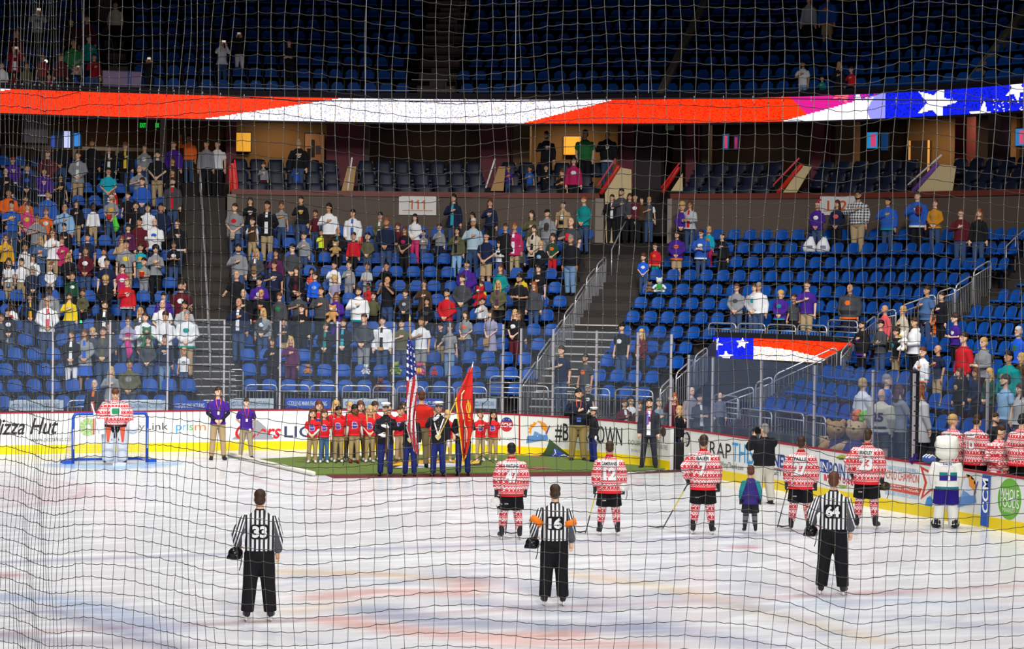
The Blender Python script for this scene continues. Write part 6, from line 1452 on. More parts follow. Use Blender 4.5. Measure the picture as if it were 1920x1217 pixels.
corner(1102, 721, .8, 1.25, 'k', 's', 'c', 'p', ('black', 'tee', 'white'), 'small child in cap and black tee held up behind the corner glass', 0)
corner(1091, 735, .9, 1.6, 'm', 'o', 's', 'o', ('26262c', 'tee', 'orange'), 'person holding the small child behind the corner glass', 0)
corner(177, 713, .9, 1.75, 'm', 's', 'n', 'b', ('1c1e26', 'suit', 'orange'), 'bald person in black suit and orange lanyard behind the goal glass', -20)
# plush toys and bags
def teddy(p, sc_, rz, fur, label, shirt=None, tilt=.0, lab2=None):
    r = empty('teddy_bear', p, rz, label, 'plush toy'); r.scale = (sc_,)*3; r.rotation_euler.x = tilt; F_ = mat(fur, .95, noise=.12, nscale=20)
    b_ = MB(); b_.ell((0, 0, .30), (.22, .19, .27), 14, 10)
    for s_ in (-1, 1): b_.tube([(s_*.18, -.02, .44), (s_*.32, -.10, .34), (s_*.36, -.20, .26)], [.085, .08, .085], 10); b_.tube([(s_*.13, -.08, .12), (s_*.22, -.28, .09), (s_*.26, -.46, .11)], [.11, .10, .105], 10)
    obj('bear_body', remesh(b_, .022, 2, 'bear'), F_, r); h_ = MB(); h_.ell((0, -.02, .72), (.20, .18, .18), 14, 10)
    for s_ in (-1, 1): h_.ell((s_*.15, .0, .88), (.065, .04, .065), 8, 6)
    h_.ell((0, -.18, .67), (.095, .08, .075), 10, 8); hd_ = obj('bear_head', remesh(h_, .02, 2, 'bear'), F_, r); obj('nose', MB().ell((0, -.26, .69), (.03, .02, .02), 8, 6), mat('2a1810', .5), hd_)
    for s_ in (-1, 1): obj('eye', MB().ell((s_*.07, -.18, .76), (.016, .012, .018), 8, 6), mat('101010', .2), hd_)
    if shirt: s2 = MB(); s2.rings([(0, 0, .16, .22, .19), (0, 0, .30, .24, .21), (0, 0, .45, .20, .18), (0, 0, .53, .12, .11)], 14); obj('shirt', s2.mesh('s', True), mat(shirt, .8), r)
    return r
for x, y, X, sc_, rz_, fur, la, sh_, ti in ((1570, 812, 13.9, 1.15, .9, 'c89a5e', 'large golden plush bear in purple shirt, leftmost of the pile behind glass', '3a2a6a', -.2), (1600, 818, 13.7, 1.25, -.2, 'dcb684', 'largest tan plush bear leaning back in the middle of the pile', '3c2f7c', -.35), (1630, 824, 13.65, .95, -.9, 'd0a870', 'tan plush bear lying at the right of the pile', None, -.5), (1548, 830, 13.6, .9, .3, 'dcb684', 'tan plush bear sprawled low at the left of the pile', None, -.7)):
    q = at_x(x, y, X); teddy((q[0], q[1], .62), sc_, face(q, -10)+rz_*.4, fur, la, sh_, ti)
for k, (x, y, c) in enumerate(((1607, 780, 'f07820'), (1620, 782, '7cc82c'), (1632, 784, 'f4dc20'))):
    q = at_x(x, y, 14.35); m_ = MB(); m_.ell((0, 0, 0), (.13, .13, .13), 12, 8)
    for j in range(5): m_.ell((.11*math.cos(j*1.25), -.03, .11*math.sin(j*1.25)), (.06, .06, .06), 8, 6)
    o = obj('plush_flower', remesh(m_, .018, 2, 'plush'), mat(c, .9), None, q); tag(o, '%s plush flower petal toy sitting on top of the bears' % ('orange', 'green', 'yellow')[k], 'plush toy')
def on_seat(x, y, i):       # point on the seat pan of a row
    th = th_px(x, row_s(i)-.02, row_z(i)+.45); return bowl(th, row_s(i)-.02, row_z(i)+.57)
for x, i, sc_, c, la, sh_ in ((577, 2, .30, 'b87838', 'small brown plush dog lying on a second row seat, middle block', None), (686, 2, .32, 'e0dede', 'small white plush toy on a second row seat, middle block', 'd0d0d8'), (742, 2, .42, '8a9a3a', 'green patterned plush toy on a second row seat, middle block', '5a7a2a'), (786, 2, .4, 'd8487c', 'multicoloured plush toy on a seat right of the striped flag', 'e8c040'), (814, 2, .25, 'c03028', 'small red plush toy on a second row seat, middle block', None), (713, 1, .4, '7a2a26', 'dark red plush toy on a front row seat, middle block', '4a1a18'), (1236, 8, .5, 'e8ece8', 'white plush toy with green boots on seat beside seated child', '3a9a4a'), (1218, 8, .35, '8a6a4a', 'small brown plush toy beside the green and white one', None)):
    p = on_seat(x, 0, i); teddy(p, sc_, face(p, 0), c, la, sh_)
for x, la in ((1518, 'white plastic bag with print on a seat, left of the pair'), (1543, 'white plastic bag with print on a seat, right of the pair')):
    p = on_seat(x, 0, 11); b_ = MB(); b_.rings([(0, 0, 0, .20, .12), (0, 0, .12, .22, .14), (0, 0, .28, .16, .1), (.03, 0, .38, .09, .05), (.04, 0, .46, .05, .02)], 12); r = empty('plastic_bag', p, face(p, 0), la, 'bag'); obj('bag_body', b_.mesh('b', True), mat('e6e6ea', .5), r); obj('print', MB().box((0, -.135, .14), (.16, .008, .10)), mat('7a7a8a', .6), r)
# items held by people in the stand
def give(px, py, mk):
    d = min(PEOPLE, key=lambda d: abs(d['px']-px)+abs(d['py']-py)); return d
# ================================================================== the crowd in the stands
# x y (head top in a crop of the photograph) code top bottom ; code = build, pose, hair style, hair colour, optional skin
CROWD = [
(0, 240, 4.571, 'L', '''525 110 mcsk black_shirt jeans|790 100 mssb black_jacket black|935 150 mhsb black_jacket:white black|1075 125 mhcr black_jacket:yellow black|1240 145 wcsb grey_sweater:white jeans
1350 200 mcsk black_polo khaki|1490 110 mssb purple_shirt jeans|1620 60 musk orange_shirt jeans|1770 110 mssk grey_shirt black|1865 110 mssk white_vest:white black
410 190 mccr maroon_jacket:black black|670 205 mcsb grey_cardigan:white khaki|1095 255 ksso blue_shirt jeans|1480 255 wslb black_top black|110 250 mhch purple_jersey:white black|235 315 mcsb navy_shirt:blue black|50 350 mhnb black_sweater black
380 345 mhsb purple_jersey:white navy|930 345 mcsk turquoise_tee jeans|520 400 whlk black_tee:gold black|1195 325 mhng grey_tee:darkgrey jeans|1480 350 wslb black_top black|1220 430 mcsb blue_shirt jeans|1480 430 msBb darkgrey_cardigan:red jeans
945 455 khsb white_tee:red jeans|965 498 khsb red_sweatshirt jeans|75 525 mcsk orange_hoodie black|410 540 mssb blue_jacket jeans|1095 550 kssb black_tee black|100 630 mhsb blue_tee:yellow jeans|222 580 wclb orange_top black
955 568 wcxr grey_tee:gold jeans|235 645 wcuo pink_tee:yellow black|555 655 mhng lightblue_jacket:blue jeans|655 620 whlb black_jacket khaki|800 645 kssk4 white_shirt khaki|1165 632 kslk black_tee black|1268 650 wclk white_blouse black|1380 650 mcsk navy_jacket black
395 690 wsur orange_tee:white black|320 740 mhsk grey_tee:darkgrey jeans|180 810 kcsb navy_tee:blue black|60 825 kssb brightblue_tee jeans|550 820 whuk black_top black|452 865 whlo white_blouse khaki|1195 775 mssk maroon_sweater black|1100 825 whlk plum_top black
1165 850 kqlb purple_jersey:white jeans|1325 780 mxNg white_jersey:blue navy|1520 790 mhsb black_jersey:white jeans|750 910 mssk navy_tee:yellow black|50 912 whlo gold_top:purple black|345 935 wqly denim_shirt:orange jeans|530 935 whfo magenta_cardigan black
215 985 kslk white_shirt khaki|735 1020 wclb maroon_shirt:white jeans|890 1030 kcuk white_tee khaki|1045 930 whlr tan_top black|1080 965 mssk grey_tee:yellow khaki|1205 990 kofb turquoise_tee:gold grey|1335 1005 wqak grey_sweater:gold black|1490 975 woub black_tee:white jeans
590 1075 wcly black_jacket black|285 1085 wclk white_top jeans|185 1120 kssk white_polo khaki|75 1118 kslb white_polo khaki|1235 1115 kosk grey_tee:yellow grey'''),
(0, 480, 4.348, 'L', '''410 68 kcxr white_shirt white|70 88 khsb darkgrey_blazer:lightblue khaki|265 85 wclg navy_jacket black|590 135 kssb darkgreen_hoodie:white black|870 22 mssk navy_tee:darkgrey jeans|1000 72 wspk magenta_tee:white jeans
860 163 wcay black_top black|1035 188 whsy red_jersey:white jeans|405 250 msck4 grey_hoodie:lightgrey black|245 305 mcfk navy_jacket:gold jeans|565 305 whlb yellow_sweater:grey jeans|385 340 mcng white_jacket:coral jeans|1478 212 mbBk maroon_tee:white black
1503 203 wslk darkgrey_top black|1335 300 wcfk purple_jersey:white black|1325 362 mcnb white_tee black|855 370 msBb black_jacket:white black|95 375 kosk4 white_shirt:red jeans|65 430 wcfb black_hoodie:white jeans|1505 372 mcsk2 lightgrey_shirt black|1145 425 wcly darkgrey_cardigan:white black
1185 468 mosb white_jersey:green jeans|1350 458 mcfb white_shirt black|1525 450 mcsg white_jersey:teal khaki|1045 498 woub lilac_shirt:magenta jeans|885 545 wssb darkgrey_top black|840 583 mcsb darkgrey_jacket:olive jeans|585 610 wclb black_cardigan:white white
690 600 wclo grey_cardigan:blue blue_skirt|755 590 kcfy darkgrey_tee black|1165 648 kcfy red_tee red|1208 658 wcub darkgrey_shirt jeans|1345 648 whsb navy_sweatshirt:white lightjeans|1500 750 kssy white_tee:grey jeans|1055 850 mcsk olive_hoodie:grey jeans|905 905 whly grey_cardigan jeans
675 268 kcfb olive_top:brown black|10 470 kssb darkgrey_tee black'''),
(400, 340, 4.68, 'M', '''190 200 mcsb grey_tee:red jeans|325 145 whlb black_shirt:white jeans|475 180 mbsk2 black_blazer:white khaki|600 180 khuo grey_tee:gold jeans|770 135 whsb black_top:yellow jeans|895 255 kssb2 maroon_tee jeans|1015 200 mhpk2 white_shirt brown|1225 250 mssk white_cardigan:blue jeans
345 320 khsb brown_vest:white khaki|795 445 khsb grey_sweatshirt jeans|950 425 khsk2 neon_polo black|1095 405 mcnw black_jacket:teal black|1230 450 kssb red_sweatshirt black|1275 420 kosk red_tee:gold jeans|1355 450 kcsk olive_sweatshirt jeans|1465 275 wcfk olive_cardigan:white jeans
1520 325 mcBr navy_jacket jeans|1620 370 kclo maroon_sweater grey|1680 400 wclo black_tee:magenta black|1770 290 wclk white_blouse pink|1845 430 kosb grey_tee:white jeans|220 555 mhBk grey_sweater:darkgreen jeans|375 595 wcly darkgrey_cardigan:white black|550 600 whlk plum_top black
695 555 mcsk darkgrey_sweater jeans|535 705 mhsb navy_tee:white black|730 755 wclb black_cardigan:maroon black|865 765 kclk coral_tee:orange jeans|890 800 kssb brightblue_hoodie:lightblue black|1060 705 khsk white_jersey:teal jeans|1190 700 khsb grey_shirt:white grey
1350 715 kosb lightgrey_sweatshirt grey|1520 712 kpsk black_hoodie black|1065 830 kcay lilac_dress -|205 790 mwng black_tee black|405 850 mosk purple_jersey:white navy|1530 840 mpnb black_tee jeans|1360 895 kssk3 red_tee:darkred black|265 950 mhng black_jacket black
420 955 whsy black_jersey:orange black|580 980 wsfo darkgrey_hoodie:green black|750 950 mhBk darkgrey_tee black|945 930 mhsb darkgrey_sweatshirt:maroon black|1080 980 wolo purple_jersey:white purple|1275 935 mhBb white_jersey:teal navy|1405 975 kbsb olive_jacket black
1685 950 kcfb darkgrey_hoodie:lightgrey black|225 1030 mhng navy_jacket:white jeans|435 1120 wcly darkgrey_hoodie:white jeans|775 1090 kcsb black_hoodie:white black'''),
(760, 340, 4.68, 'M', '''425 115 whlk navy_cardigan:turquoise jeans|590 275 kslk black_top black|598 328 mhsw paleblue_shirt jeans|745 160 whlo navy_shirt:grey black|300 375 khsb grey_sweatshirt navy|455 405 whlk olive_jacket:black lightblue|712 450 mcsk navy_polo khaki_shorts|825 525 kofb white_shirt:black blue
880 375 mssb black_jacket black|960 365 wssr magenta_cardigan:white khaki|1110 260 whlb olive_jacket black|1245 250 mhck grey_hoodie grey|1385 180 mssk tan_tee:white black|1570 135 wcsr teal_blouse jeans|1455 325 Mhnb darkgrey_tee black|1452 478 Mssg black_sweater lightjeans
1130 390 wclb beige_cardigan:black black|1190 530 wcuy black_top:lightblue black|1295 460 kclb darkgreen_tee:orange red|1010 545 kssk darkgrey_sweater black|540 700 mcsk purple_jersey:teal black|500 825 mcsb darkgrey_sweater jeans|835 730 wclo teal_top black|165 870 whlb brown_cardigan black
1018 798 wclk yellow_top black|1003 822 moBk black_tee black|1170 735 whlk black_tee lightjeans|1130 885 wslr darkgrey_hoodie jeans|670 880 kolb yellow_tee:red black|815 875 wcly olive_jacket:plum black|680 1025 khsb lightgrey_sweater:navy black|365 950 mcsk red_sweater jeans
190 1025 wclk black_top:darkgrey black'''),
(400, 560, 3.2, 'M', '''300 60 wsly grey_hoodie:teal jeans|425 120 khsb black_tee:gold khaki|530 40 mhsb black_hoodie black|675 145 mcsb black_blazer:teal black|780 125 mcBb black_jacket:turquoise black|905 95 mcsb darkgrey_sweater grey|1015 110 mssk white_jacket:black jeans|1130 128 mhsk olive_tee jeans
1250 115 mhsb white_tee:lightblue grey_shorts|1365 150 kssk black_tee khaki|1420 155 wwfo grey_tee lightjeans|1515 75 wclb grey_tee:orange jeans|1665 70 wclb lilac_dress -|1810 68 wcly black_tee:white maroon|355 240 whlb black_top black|465 230 whly plum_hoodie plum|1835 72 wslb black_top black
1605 5 khsb white_shirt:blue black'''),
(0, 0, 1.0, 'M', '''1053 650 mhsb navy_tee jeans|1098 665 msBk darkgrey_tee:orange jeans|1166 607 msck black_tee:white jeans|1203 618 wcly maroon_shirt:orange black'''),
(1120, 340, 4.68, 'R', '''700 445 mcBk purple_jersey:orange khaki_shorts|510 545 kssb red_jersey:orange teal|405 635 kcfo brightblue_tee:white jeans|912 430 mosb blue_jersey:white jeans|980 398 kssy turquoise_shirt:orange magenta|1095 455 whsk black_shirt black
745 183 kcfy purple_shirt black|815 175 wolo lightgrey_jacket:red jeans|1225 903 mcso grey_sweatshirt:darkgrey jeans|1380 900 mcsb lightgrey_hoodie:teal jeans|1418 893 mssg white_sweatshirt jeans|1610 960 wcay purple_jersey:teal black|1727 990 kssb darkgrey_tee black|1842 878 mhsb purple_polo khaki'''),
(1500, 340, 4.571, 'R', '''150 180 wcxh purple_hoodie:white jeans|320 165 wclb navy_blouse:coral black|500 85 MhBk check_shirt khaki|755 145 mhsk blue_jersey:teal jeans|1008 92 mhsb blue_jersey:white black|1160 155 wclo mustard_sweater jeans|1380 240 mhso maroon_sweater jeans|1535 240 wslr black_top jeans
430 887 MsnB darkgrey_jersey:orange navy'''),
(1500, 340, 4.571, 'A', '''1092 905 Mhsb denim_tee jeans|1215 952 whub black_top:purple black|730 1065 msnw coral_shirt black|885 1075 whfy beige_blouse:olive black|1100 1100 khsb maroon_sweatshirt black|1172 1110 khsb orange_tee:gold grey|1335 1135 kofb purple_tee:white black'''),
(1300, 560, 3.042, 'A', '''965 130 mhBk black_jersey:purple black|1070 125 mxck darkgrey_sweater jeans|1160 170 wsub black_tee:teal khaki|1265 110 woub white_hoodie black|1310 278 khso white_jersey:orange grey|1397 268 mhnb navy_tee:coral khaki|1545 198 mssb red_jacket black|1657 225 wosy grey_hoodie black
1197 130 kssb darkgrey_tee black|1855 163 msBw brightblue_shirt:green black|1800 303 mssk teal_jersey:tan black|1872 313 wcly brown_jacket black|1520 398 wslo black_blouse:tan black|1612 400 wslo navy_top black|1690 400 wcly darkgreen_top black|1782 438 msBb lightblue_tee jeans|1865 488 wslb lightgrey_sweater lilac'''),
(0, 0, 3.0, 'U', '''210 35 mpsb lightgrey_hoodie:navy black|500 200 mhsb teal_sweater navy|80 250 wpsk darkred_jacket:white black|430 352 kpsk brightblue_tee jeans|530 305 mhsb darkred_sweater jeans|840 312 mpsb black_sweater black|1250 215 wplb white_sweater jeans|1350 172 mpsk black_shirt white
1628 222 wolb black_top black|150 350 wclb olive_sweater khaki|92 165 wslr maroon_top black|490 85 mssb maroon_shirt black|402 103 wslb brown_top black|415 218 mcsb green_sweater black|343 302 wslr maroon_top black|425 272 wcsb grey_jacket black|78 395 wclo darkred_top black|276 412 wclk magenta_top black
12 350 wssb white_sweater black|240 300 kssb darkred_tee black|650 10 mssb beige_shirt black'''),
(1280, 0, 3.0, 'U', '''712 -22 wssb lightgrey_hoodie black|818 -38 mssb blue_jersey:orange khaki_shorts|678 345 mhBk white_tee lightblue|785 428 khsk teal_shirt black|880 350 whly black_top black|950 375 khsb red_sweatshirt black'''),
(640, 0, 3.0, 'C', '''1155 742 mhBk black_sweater:grey black|1372 735 Mssb green_tee black|1497 735 mhnb black_jersey:white jeans|1308 885 wslk magenta_hoodie:white black|940 930 khsb purple_tee:orange jeans|1060 935 khsb blue_tee:lightblue jeans|1152 928 kxsb black_shirt black|1242 955 khlo black_tee:orange black'''),
(0, 0, 3.0, 'C', '''1680 783 mhnb black_sweater:white jeans|1482 913 khfo grey_hoodie:white maroon|1668 920 khsb brightblue_shirt jeans'''),
(1120, 340, 4.68, 'P', '''130 120 mhsb black_jacket:white black|212 68 mhBk darkgrey_sweater black|285 110 wslb darkgrey_top black|333 113 mssk maroon_hoodie:white black|455 140 whsy darkgrey_vest:white jeans|392 138 wslk brown_top black'''),
]
CHECK = node_mat('check cloth', lambda nt, b: None)
def _check(nt, b):
    tc = nt.nodes.new('ShaderNodeTexCoord'); sp = nt.nodes.new('ShaderNodeSeparateXYZ'); nt.links.new(tc.outputs['Object'], sp.inputs[0])
    f = [math_node(nt, 'LESS_THAN', math_node(nt, 'FRACT', math_node(nt, 'MULTIPLY', sp.outputs[i], 1/.075)), .5) for i in (0, 2)]
    g = math_node(nt, 'MULTIPLY', math_node(nt, 'ADD', f[0], f[1]), .5); nt.links.new(mix_node(nt, g, (.02, .02, .02, 1), (.75, .75, .75, 1)), b.inputs['Base Color'])
_check(CHECK.node_tree, CHECK.node_tree.nodes['Principled BSDF'])
WORD = dict(darkgrey='dark grey', lightgrey='light grey', brightblue='bright blue', lightblue='light blue', paleblue='pale blue', darkgreen='dark green', darkred='dark red', neon='neon yellow', check='black and white check', jeans='blue jeans', lightjeans='light jeans')
def wd(c): return WORD.get(c, c)
TARGET = {'m': 1.77, 'w': 1.66, 'M': 1.80, 'k': 1.30}
PEOPLE = []
for (ox, oy, sc, zone, data) in CROWD:
    for ln in data.replace('\n', '|').split('|'):
        if not ln.strip(): continue
        x, y, code, top, bot = ln.split(); px, py = ox+float(x)/sc, oy+float(y)/sc; typ = code[0]
        if zone == 'U': cand = [('U', k, UP0S+.8*k-.34, UP0Z+.49*k) for k in range(10)]
        elif zone == 'C': cand = [('C', k+1, s-.4, z-.85) for k, (s, z) in enumerate(CLUB)]+[('C', 4, 13.4, 7.75)]
        elif zone == 'P': cand = [('P', 1, 9.8, 5.9)]
        else: cand = [('X', i, row_s(i)-(.36 if i > 1 else .2), row_z(i)) for i in range(0, 18 if zone == 'L' else 13)]
        best = None
        for (zn, k, s, fl) in cand:
            th, p = bowl_px(px, py, s); H = p[2]-fl; e = abs(H-TARGET[typ])
            if best is None or e < best[0]: best = (e, th, p, H, s, k, fl)
        e, th, p, H, s, k, fl = best
        Hc = min(max(H, .95), 2.0) if typ == 'k' else min(max(H, 1.5), 2.0)
        if zone == 'X': pass
        PEOPLE.append(dict(px=px, py=py, zone=zone, row=k, th=th, loc=(p[0], p[1], p[2]-Hc if abs(Hc-H) > .01 else fl), H=Hc, code=code, top=top, bot=bot, s=s))
ZN = {'L': 'left seat block', 'M': 'middle seat block', 'R': 'right seat block', 'A': 'far right block', 'U': 'upper deck', 'C': 'club level', 'P': 'concrete portal'}
PEOPLE.sort(key=lambda d: (d['zone'], d['row'], d['px']))
cnt = {}
HTURN = [0.0, -.35, .3]
for d in PEOPLE:
    k = (d['zone'], d['row']); cnt[k] = cnt.get(k, 0)+1; n = cnt[k]
    code = d['code']; typ, pose, hs_, hc_ = code[:4]; hc_ = hc_.lower() if hc_.lower() in HC else 'b'
    c, gar = d['top'].split(':')[0].split('_'); c2 = d['top'].split(':')[1] if ':' in d['top'] else None
    rng = random.Random(int(d['px']*7+d['py']*13)); sk = int(code[4]) if len(code) > 4 else rng.choice((0, 0, 1, 1, 2) if hc_ != 'k' else (0, 1, 1, 2))
    bt = None if d['bot'] == '-' else ((d['bot'].split('_')+['trousers'])[:2])
    gw = {'top': 'top', 'suit': 'suit'}.get(gar, gar); phr = wd(c)+' '+gw+((' and '+wd(c2)) if c2 and len(wd(c).split()) == 1 else '')
    if d['zone'] == 'P': lab = 'person in %s, %s from the left, standing in the concrete portal' % (phr, nth(n))
    else: lab = 'person in %s, %s from left, row %s, %s' % (phr, nth(n), nth(d['row']+1) if d['row'] == 0 and d['zone'] != 'U' else nth(d['row']+(1 if d['zone'] == 'U' else 0)), ZN[d['zone']])
    if d['row'] == 0 and d['zone'] == 'L': lab = lab.replace('row first', 'short front row')
    if hs_ == 'x' or hs_ == 'c': lab = lab.replace('person in', 'person in %s,' % ('santa hat' if hs_ == 'x' else 'cap'), 1)
    lw = lab.split()
    if len(lw) > 16: lab = 'person in %s %s, %s from left, row %s, %s' % (wd(c), gw, nth(n), nth(max(1, d['row'])), ZN[d['zone']])
    ht = HTURN[(1 if rng.random() < .3 else 0)+(1 if rng.random() < .15 else 0)]
    tm = [CHECK]*5 if c == 'check' else None
    rz = face_in(d['th'])+rng.uniform(-.15, .15)
    if d['zone'] in 'LM': rz += -.25
    if d['zone'] in 'A': rz = face_in(88)+rng.uniform(-.15, .15)
    if d['zone'] == 'R' and d['th'] > 55: rz = face_in(50)
    if pose == 's' and gar in ('jacket', 'top') and rng.random() < .3: pose = 'c'
    root, S = person(d['loc'], rz, d['H'], typ, pose, hs_, hc_, sk, (c, gar, c2), bt, lab, 'person', 'crowd in the '+ZN[d['zone']], headturn=ht, topmats=tm)
    d['root'] = root; d['S'] = S
    # things worn or carried that show in the photograph
    if pose == 'p' and d['zone'] == 'U': obj('phone', MB().box((0, -.43, 1.62), (.12, .012, .07)), mat('e8dcd0', .5, emit=.7 if hc_ == 'b' else .3), root)
# seats: nearest and least hidden ones as single objects, the rest as one
import collections
blockers = collections.defaultdict(list)
for d in PEOPLE:
    if d['zone'] in 'LMRA':
        for r_ in (d['row'], d['row']+1, d['row']+2): blockers[r_].append((d['px'], r_ == d['row']))
sc = []
for st in SEATS:
    blk, i, c, th, x, y, z = st; q = proj((x, y, z+.65)); dist = math.hypot(x-CAM[0], y-CAM[1]); v = 1.0
    if q[0] < -30 or q[0] > 1950: v = 0
    for bx, same in blockers[i]:
        if abs(bx-q[0]) < 17: v *= .25
        elif abs(bx-q[0]) < 28: v *= .7
    if i > 12: v *= .2
    if q[1] > 772: v *= .2
    sc.append((v/dist**2, st))
sc.sort(key=lambda a: -a[0]); LOW = {'left': 'left seat block', 'middle': 'middle seat block', 'right': 'right seat block', 'far right': 'far right block'}
sd = [sb, pan]
rest = MB()
def simple_seat(mb, x, y, z, rz, up=False):
    cs, sn = math.cos(rz), math.sin(rz)
    def T(p): return (x+p[0]*cs-p[1]*sn, y+p[0]*sn+p[1]*cs, z+p[2])
    b_ = [(-.18, .13, .52), (.18, .13, .52), (.205, .2, .72), (.11, .225, .84), (-.11, .225, .84), (-.205, .2, .72)]; b2 = [(p[0], p[1]+.05, p[2]) for p in b_]
    mb.add([T(p) for p in b_+b2], [(0, 1, 2, 3, 4, 5), tuple(reversed(range(6, 12)))]+[((i+1) % 6, i, i+6, (i+1) % 6+6) for i in range(6)], 0)
    a = [(-.225, -.22, .51), (.225, -.22, .51), (.22, .13, .52), (-.22, .13, .52)]; mb.hexa([T(p) for p in a], [T((p[0], p[1], p[2]+.04)) for p in a], 0)
    a = [(-.25, .0, .0), (-.22, .0, .0), (-.22, .15, .0), (-.25, .15, .0)]; mb.hexa([T(p) for p in a], [T((p[0], p[1], .5)) for p in a], 1)
for k, (v, st) in enumerate(sc):
    blk, i, c, th, x, y, z = st; rz = face_in(th)
    if k < 300 and v > 0:
        r = empty('folding_seat', (x, y, z), rz, 'blue folding seat, %s from the left in row %s of the %s' % (nth(c), str(i) if i == 0 else nth(i), LOW[blk]), 'seat', 'blue folding seats in the lower stand')
        if i == 0: r['label'] = 'blue folding seat, %s from the left in the short front row, left block' % nth(c)
        obj('backrest', sb, SEATB, r); obj('seat_pan', pan, SEATB, r); obj('frame', fr_mesh, SEATD, r); obj('hinge', hinge, CHROME, r)
    else: simple_seat(rest, x, y, z, rz)
for k in range(12):
    t = -24.0
    while t < 112:
        s = UP0S+.8*k; p = bowl(t, s); q = bowl(t+.02, s); dl = math.hypot(q[0]-p[0], q[1]-p[1])/.02
        if not any(a-.4 < t < b_+.4 for a, b_ in UA): simple_seat(rest, p[0], p[1], UP0Z+.49*k, face_in(t))
        t += .53/dl
o = obj('folding_seats', rest, [SEATB, SEATD]); tag(o, 'remaining blue folding seats of the lower stand and dim upper deck', 'seats', kind='stuff')
# padded club chairs
cb = MB(); cb.rings([(0, .06, .42, .25, .05), (0, .09, .5, .27, .06), (0, .14, .75, .265, .055), (0, .17, .86, .23, .045), (0, .175, .88, .2, .03)], 14); cbm = cb.mesh('backrest', True)
cp = MB(); cp.rings([(0, -.08, .38, .24, .2), (0, -.08, .46, .25, .21), (0, -.08, .48, .22, .18)], 14); cpm = cp.mesh('seat_cushion', True)
ca = MB(); ca.box((0, 0, 0), (.05, .38, .05)); ca.box((0, .1, -.3), (.04, .06, .6)); cam_ = ca.mesh('armrest')
for m_ in (cbm, cpm, cam_): m_.materials.append(PAD)
for k, (s, z) in enumerate(CLUB):
    n = 0
    for lo, hi in ((T1+.6, T2-.6), (T3+1.2, 88.5), (92.8, 100)):
        t = lo
        while t < hi:
            p = bowl(t, s); q = bowl(t+.02, s); dl = math.hypot(q[0]-p[0], q[1]-p[1])/.02; x = proj((p[0], p[1], z))[0]
            if x < 1935 and not any(a < x < b_ for a, b_ in ((632, 668), (908, 950), (1240, 1284), (1450, 1525), (1705, 1795))):
                n += 1; r = empty('club_chair', (p[0], p[1], z-.85), face_in(t), 'dark padded chair, %s from the left in the %s row of the club level' % (nth(n) if n < 40 else str(n)+'th', nth(k+1)), 'chair', 'dark padded chairs of the club level')
                obj('backrest', cbm, PAD, r); obj('seat_cushion', cpm, PAD, r)
                obj('armrest', cam_, PAD, r, (-.28, -.02, .6)); obj('armrest', cam_, PAD, r, (.28, -.02, .6))
            t += .60/dl
# things carried by people in the stand: each is an object of its own in the carrier's hands
def carry(px, py, name, cat, label, build, v=(0, -.26, 1.10), k=1.0):
    d = min(PEOPLE, key=lambda d: abs(d['px']-px)+abs(d['py']-py)); r = d['root']; p = W(r, d['S'], v)
    e = empty(name, p, r.rotation_euler.z, label, cat); build(e); e.scale = (k,)*3; return e
def tub(col, band):
    def f(e): obj('tub', MB().rings([(0, 0, -.07, .06, .06), (0, 0, .08, .085, .085)], 14), mat(col, .6), e); obj('filling', MB().ell((0, 0, .08), (.08, .08, .035), 10, 6), mat(band, .9), e)
    return f
def clothlike(col, h=.5):
    def f(e): m_ = MB(); m_.rings([(.02, 0, -h, .05, .03), (.05, .01, -h*.6, .10, .05), (0, 0, -.1, .08, .05), (0, 0, .04, .05, .04)], 10); obj('cloth', m_.mesh('c', True), mat(col, .8), e)
    return f
def hat(col):
    def f(e): obj('crown', MB().ell((0, 0, 0), (.09, .06, .10), 12, 8), mat(col, .8), e); obj('brim', MB().ell((0, -.02, -.09), (.08, .03, .06), 10, 6), mat(col, .8), e)
    return f
def plush(col, col2=None):
    def f(e):
        m_ = MB(); m_.ell((0, 0, 0), (.09, .07, .11), 10, 8); m_.ell((0, -.02, .14), (.08, .07, .07), 10, 8)
        for s_ in (-1, 1): m_.ell((s_*.06, -.01, .20), (.03, .02, .03), 8, 6); m_.tube([(s_*.07, 0, .05), (s_*.13, -.04, .0)], .03, 8); m_.tube([(s_*.05, -.02, -.08), (s_*.08, -.08, -.14)], .035, 8)
        obj('plush_body', remesh(m_, .014, 1, 'plush'), mat(col, .95), e); obj('muzzle', MB().ell((0, -.09, .13), (.035, .02, .028), 8, 6), mat(col2 or 'e8dcc8', .9), e)
    return f
def cam_(e): obj('camera_body', MB().box((0, 0, 0), (.14, .07, .10)), mat('141416', .4), e); obj('lens', MB().tube([(0, -.03, 0), (0, -.10, 0)], .035, 12), mat('1c1c22', .3), e); obj('neck_strap', MB().tube([(-.07, 0, .03), (-.06, .10, .32), (.06, .10, .32), (.07, 0, .03)], .01, 5), mat('202024', .8), e)
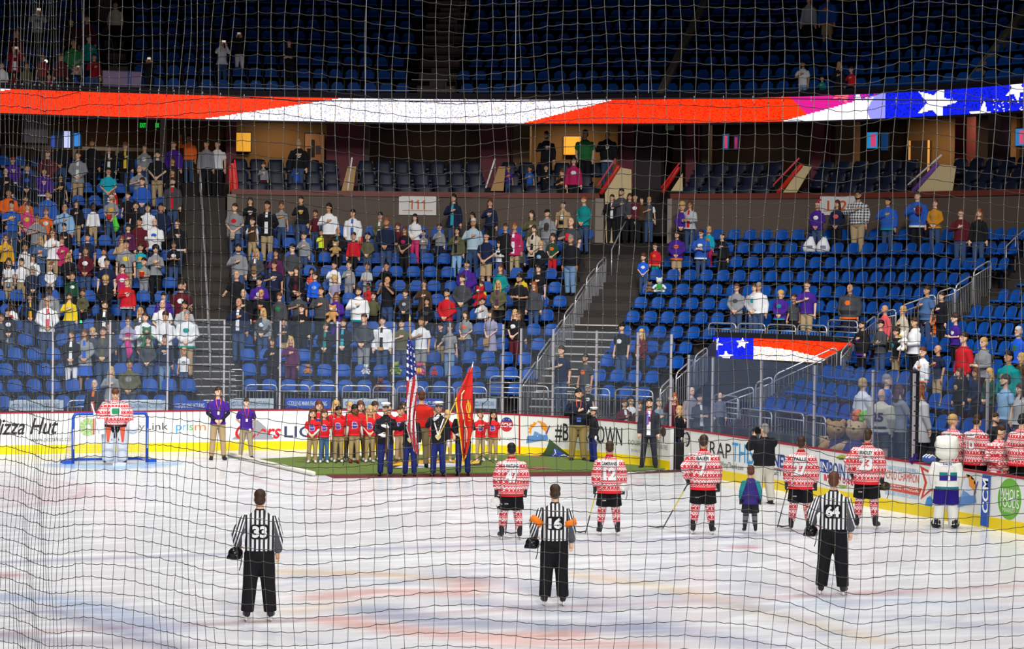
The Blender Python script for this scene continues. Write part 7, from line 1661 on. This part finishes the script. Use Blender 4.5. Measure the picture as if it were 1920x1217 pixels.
for a in (((209, 364, 'snack_tub', 'tub', 'red and yellow snack tub held by person in santa hat and grey tee', tub('c02820', 'e8c040'), (-.05, -.26, 1.02))),
          ((209, 364, 'towel', 'towel', 'neon green cloth hanging from the arm of the santa hat person', clothlike('58d83c', .42), (.14, -.24, .98))),
          ((441, 383, 'baseball_cap', 'cap', 'tan cap held low in front of the grey flag tee', hat('b8a48c'), (0, -.24, .84))), ((628, 427, 'plush_toy', 'plush toy', 'tan plush toy held by person in dark jacket and teal shirt', plush('b8925c'), (0, -.26, .98), 1.3)),
          ((1071, 409, 'baseball_cap', 'cap', 'bright red cap held at the chest of heavy dark grey tee person', hat('d8202c'), (.06, -.30, 1.26))), ((1056, 378, 'photo_camera', 'camera', 'black camera hanging on the chest of person in tan tee', cam_, (0, -.19, 1.08))),
          ((1023, 393, 'knit_cap', 'cap', 'dark cap held over the heart of person in grey hoodie and cap', hat('3a3430'), (.10, -.22, 1.27))), ((631, 549, 'plush_toy', 'plush toy', 'golden plush bear held by person in purple jersey, middle block', plush('c8945a'), (0, -.30, 1.08), 1.4)),
          ((903, 528, 'plush_toy', 'plush toy', 'red plush toy held by child in yellow tee', plush('c01824', 'f0f0f0'), (.08, -.28, 1.10), 1.7)), ((240, 594, 'towel', 'towel', 'bright pink cloth over the arm of person in lilac plaid', clothlike('d8388c', .5), (0, -.25, 1.10))),
          ((272, 587, 'plush_toy', 'plush toy', 'dark green plush toy held by person in white jersey, left block', plush('2c6a44', 'c8a078'), (.05, -.28, 1.08), 1.6)), ((1720, 360, 'knit_cap', 'cap', 'maroon cap held on the chest of blue jersey person at right', hat('6a1828'), (.12, -.25, 1.30), 1.2)),
          ((1716, 596, 'plush_toy', 'plush toy', 'white and yellow plush toy held by person in white hoodie', plush('f0ece0', 'e8c840'), (0, -.30, 1.16), 1.3)), ((257, 479, 'snack_tub', 'tub', 'red snack tub held by child in grey and yellow tee', tub('c82418', 'f0c848'), (0, -.34, 1.20))),
          ((129, 550, 'green_device_light', 'light', 'small bright green light glowing in the left crowd above a glass post', lambda e: (obj('glow', MB().ell((0, 0, 0), (.035, .035, .04), 10, 8), mat('20ff60', .5, emit=6.0), e), obj('case', MB().box((0, .05, -.05), (.09, .05, .06)), BLACK, e)), (.42, -.3, .86))),
          ((475, 448, 'baseball_cap', 'cap', 'brown baseball glove shaped cap held by child in white shirt and vest', hat('8a6a44'), (0, -.22, 1.15))),
          ((722, 586, 'snack_box', 'box', 'tan snack box held low by person in grey tee with orange print', lambda e: obj('box', MB().box((0, 0, 0), (.16, .12, .08)), mat('c8945a', .7), e), (0, -.25, .88))),
          ((920, 582, 'tote_bag', 'bag', 'tan bag held low by person in lilac dress', lambda e: obj('bag', MB().box((0, 0, -.08), (.18, .08, .2)), mat('b0885c', .7), e), (0, -.25, .86))),
          ((873, 583, 'snack_tray', 'tray', 'round tan tray held by person in grey tee with orange print', lambda e: obj('tray', MB().ell((0, 0, 0), (.13, .10, .05), 12, 6), mat('c89a64', .7), e), (0, -.25, .88))),
          ((83, 18, 'phone_light', 'light', 'bright phone light shining in the dark upper left deck', lambda e: (obj('glow', MB().ell((0, 0, 0), (.05, .03, .05), 10, 8), mat('ffe8c8', .5, emit=12.0), e), obj('phone', MB().box((0, .03, 0), (.16, .012, .08)), BLACK, e)), (.25, -.4, -.1)))):
    carry(*a)
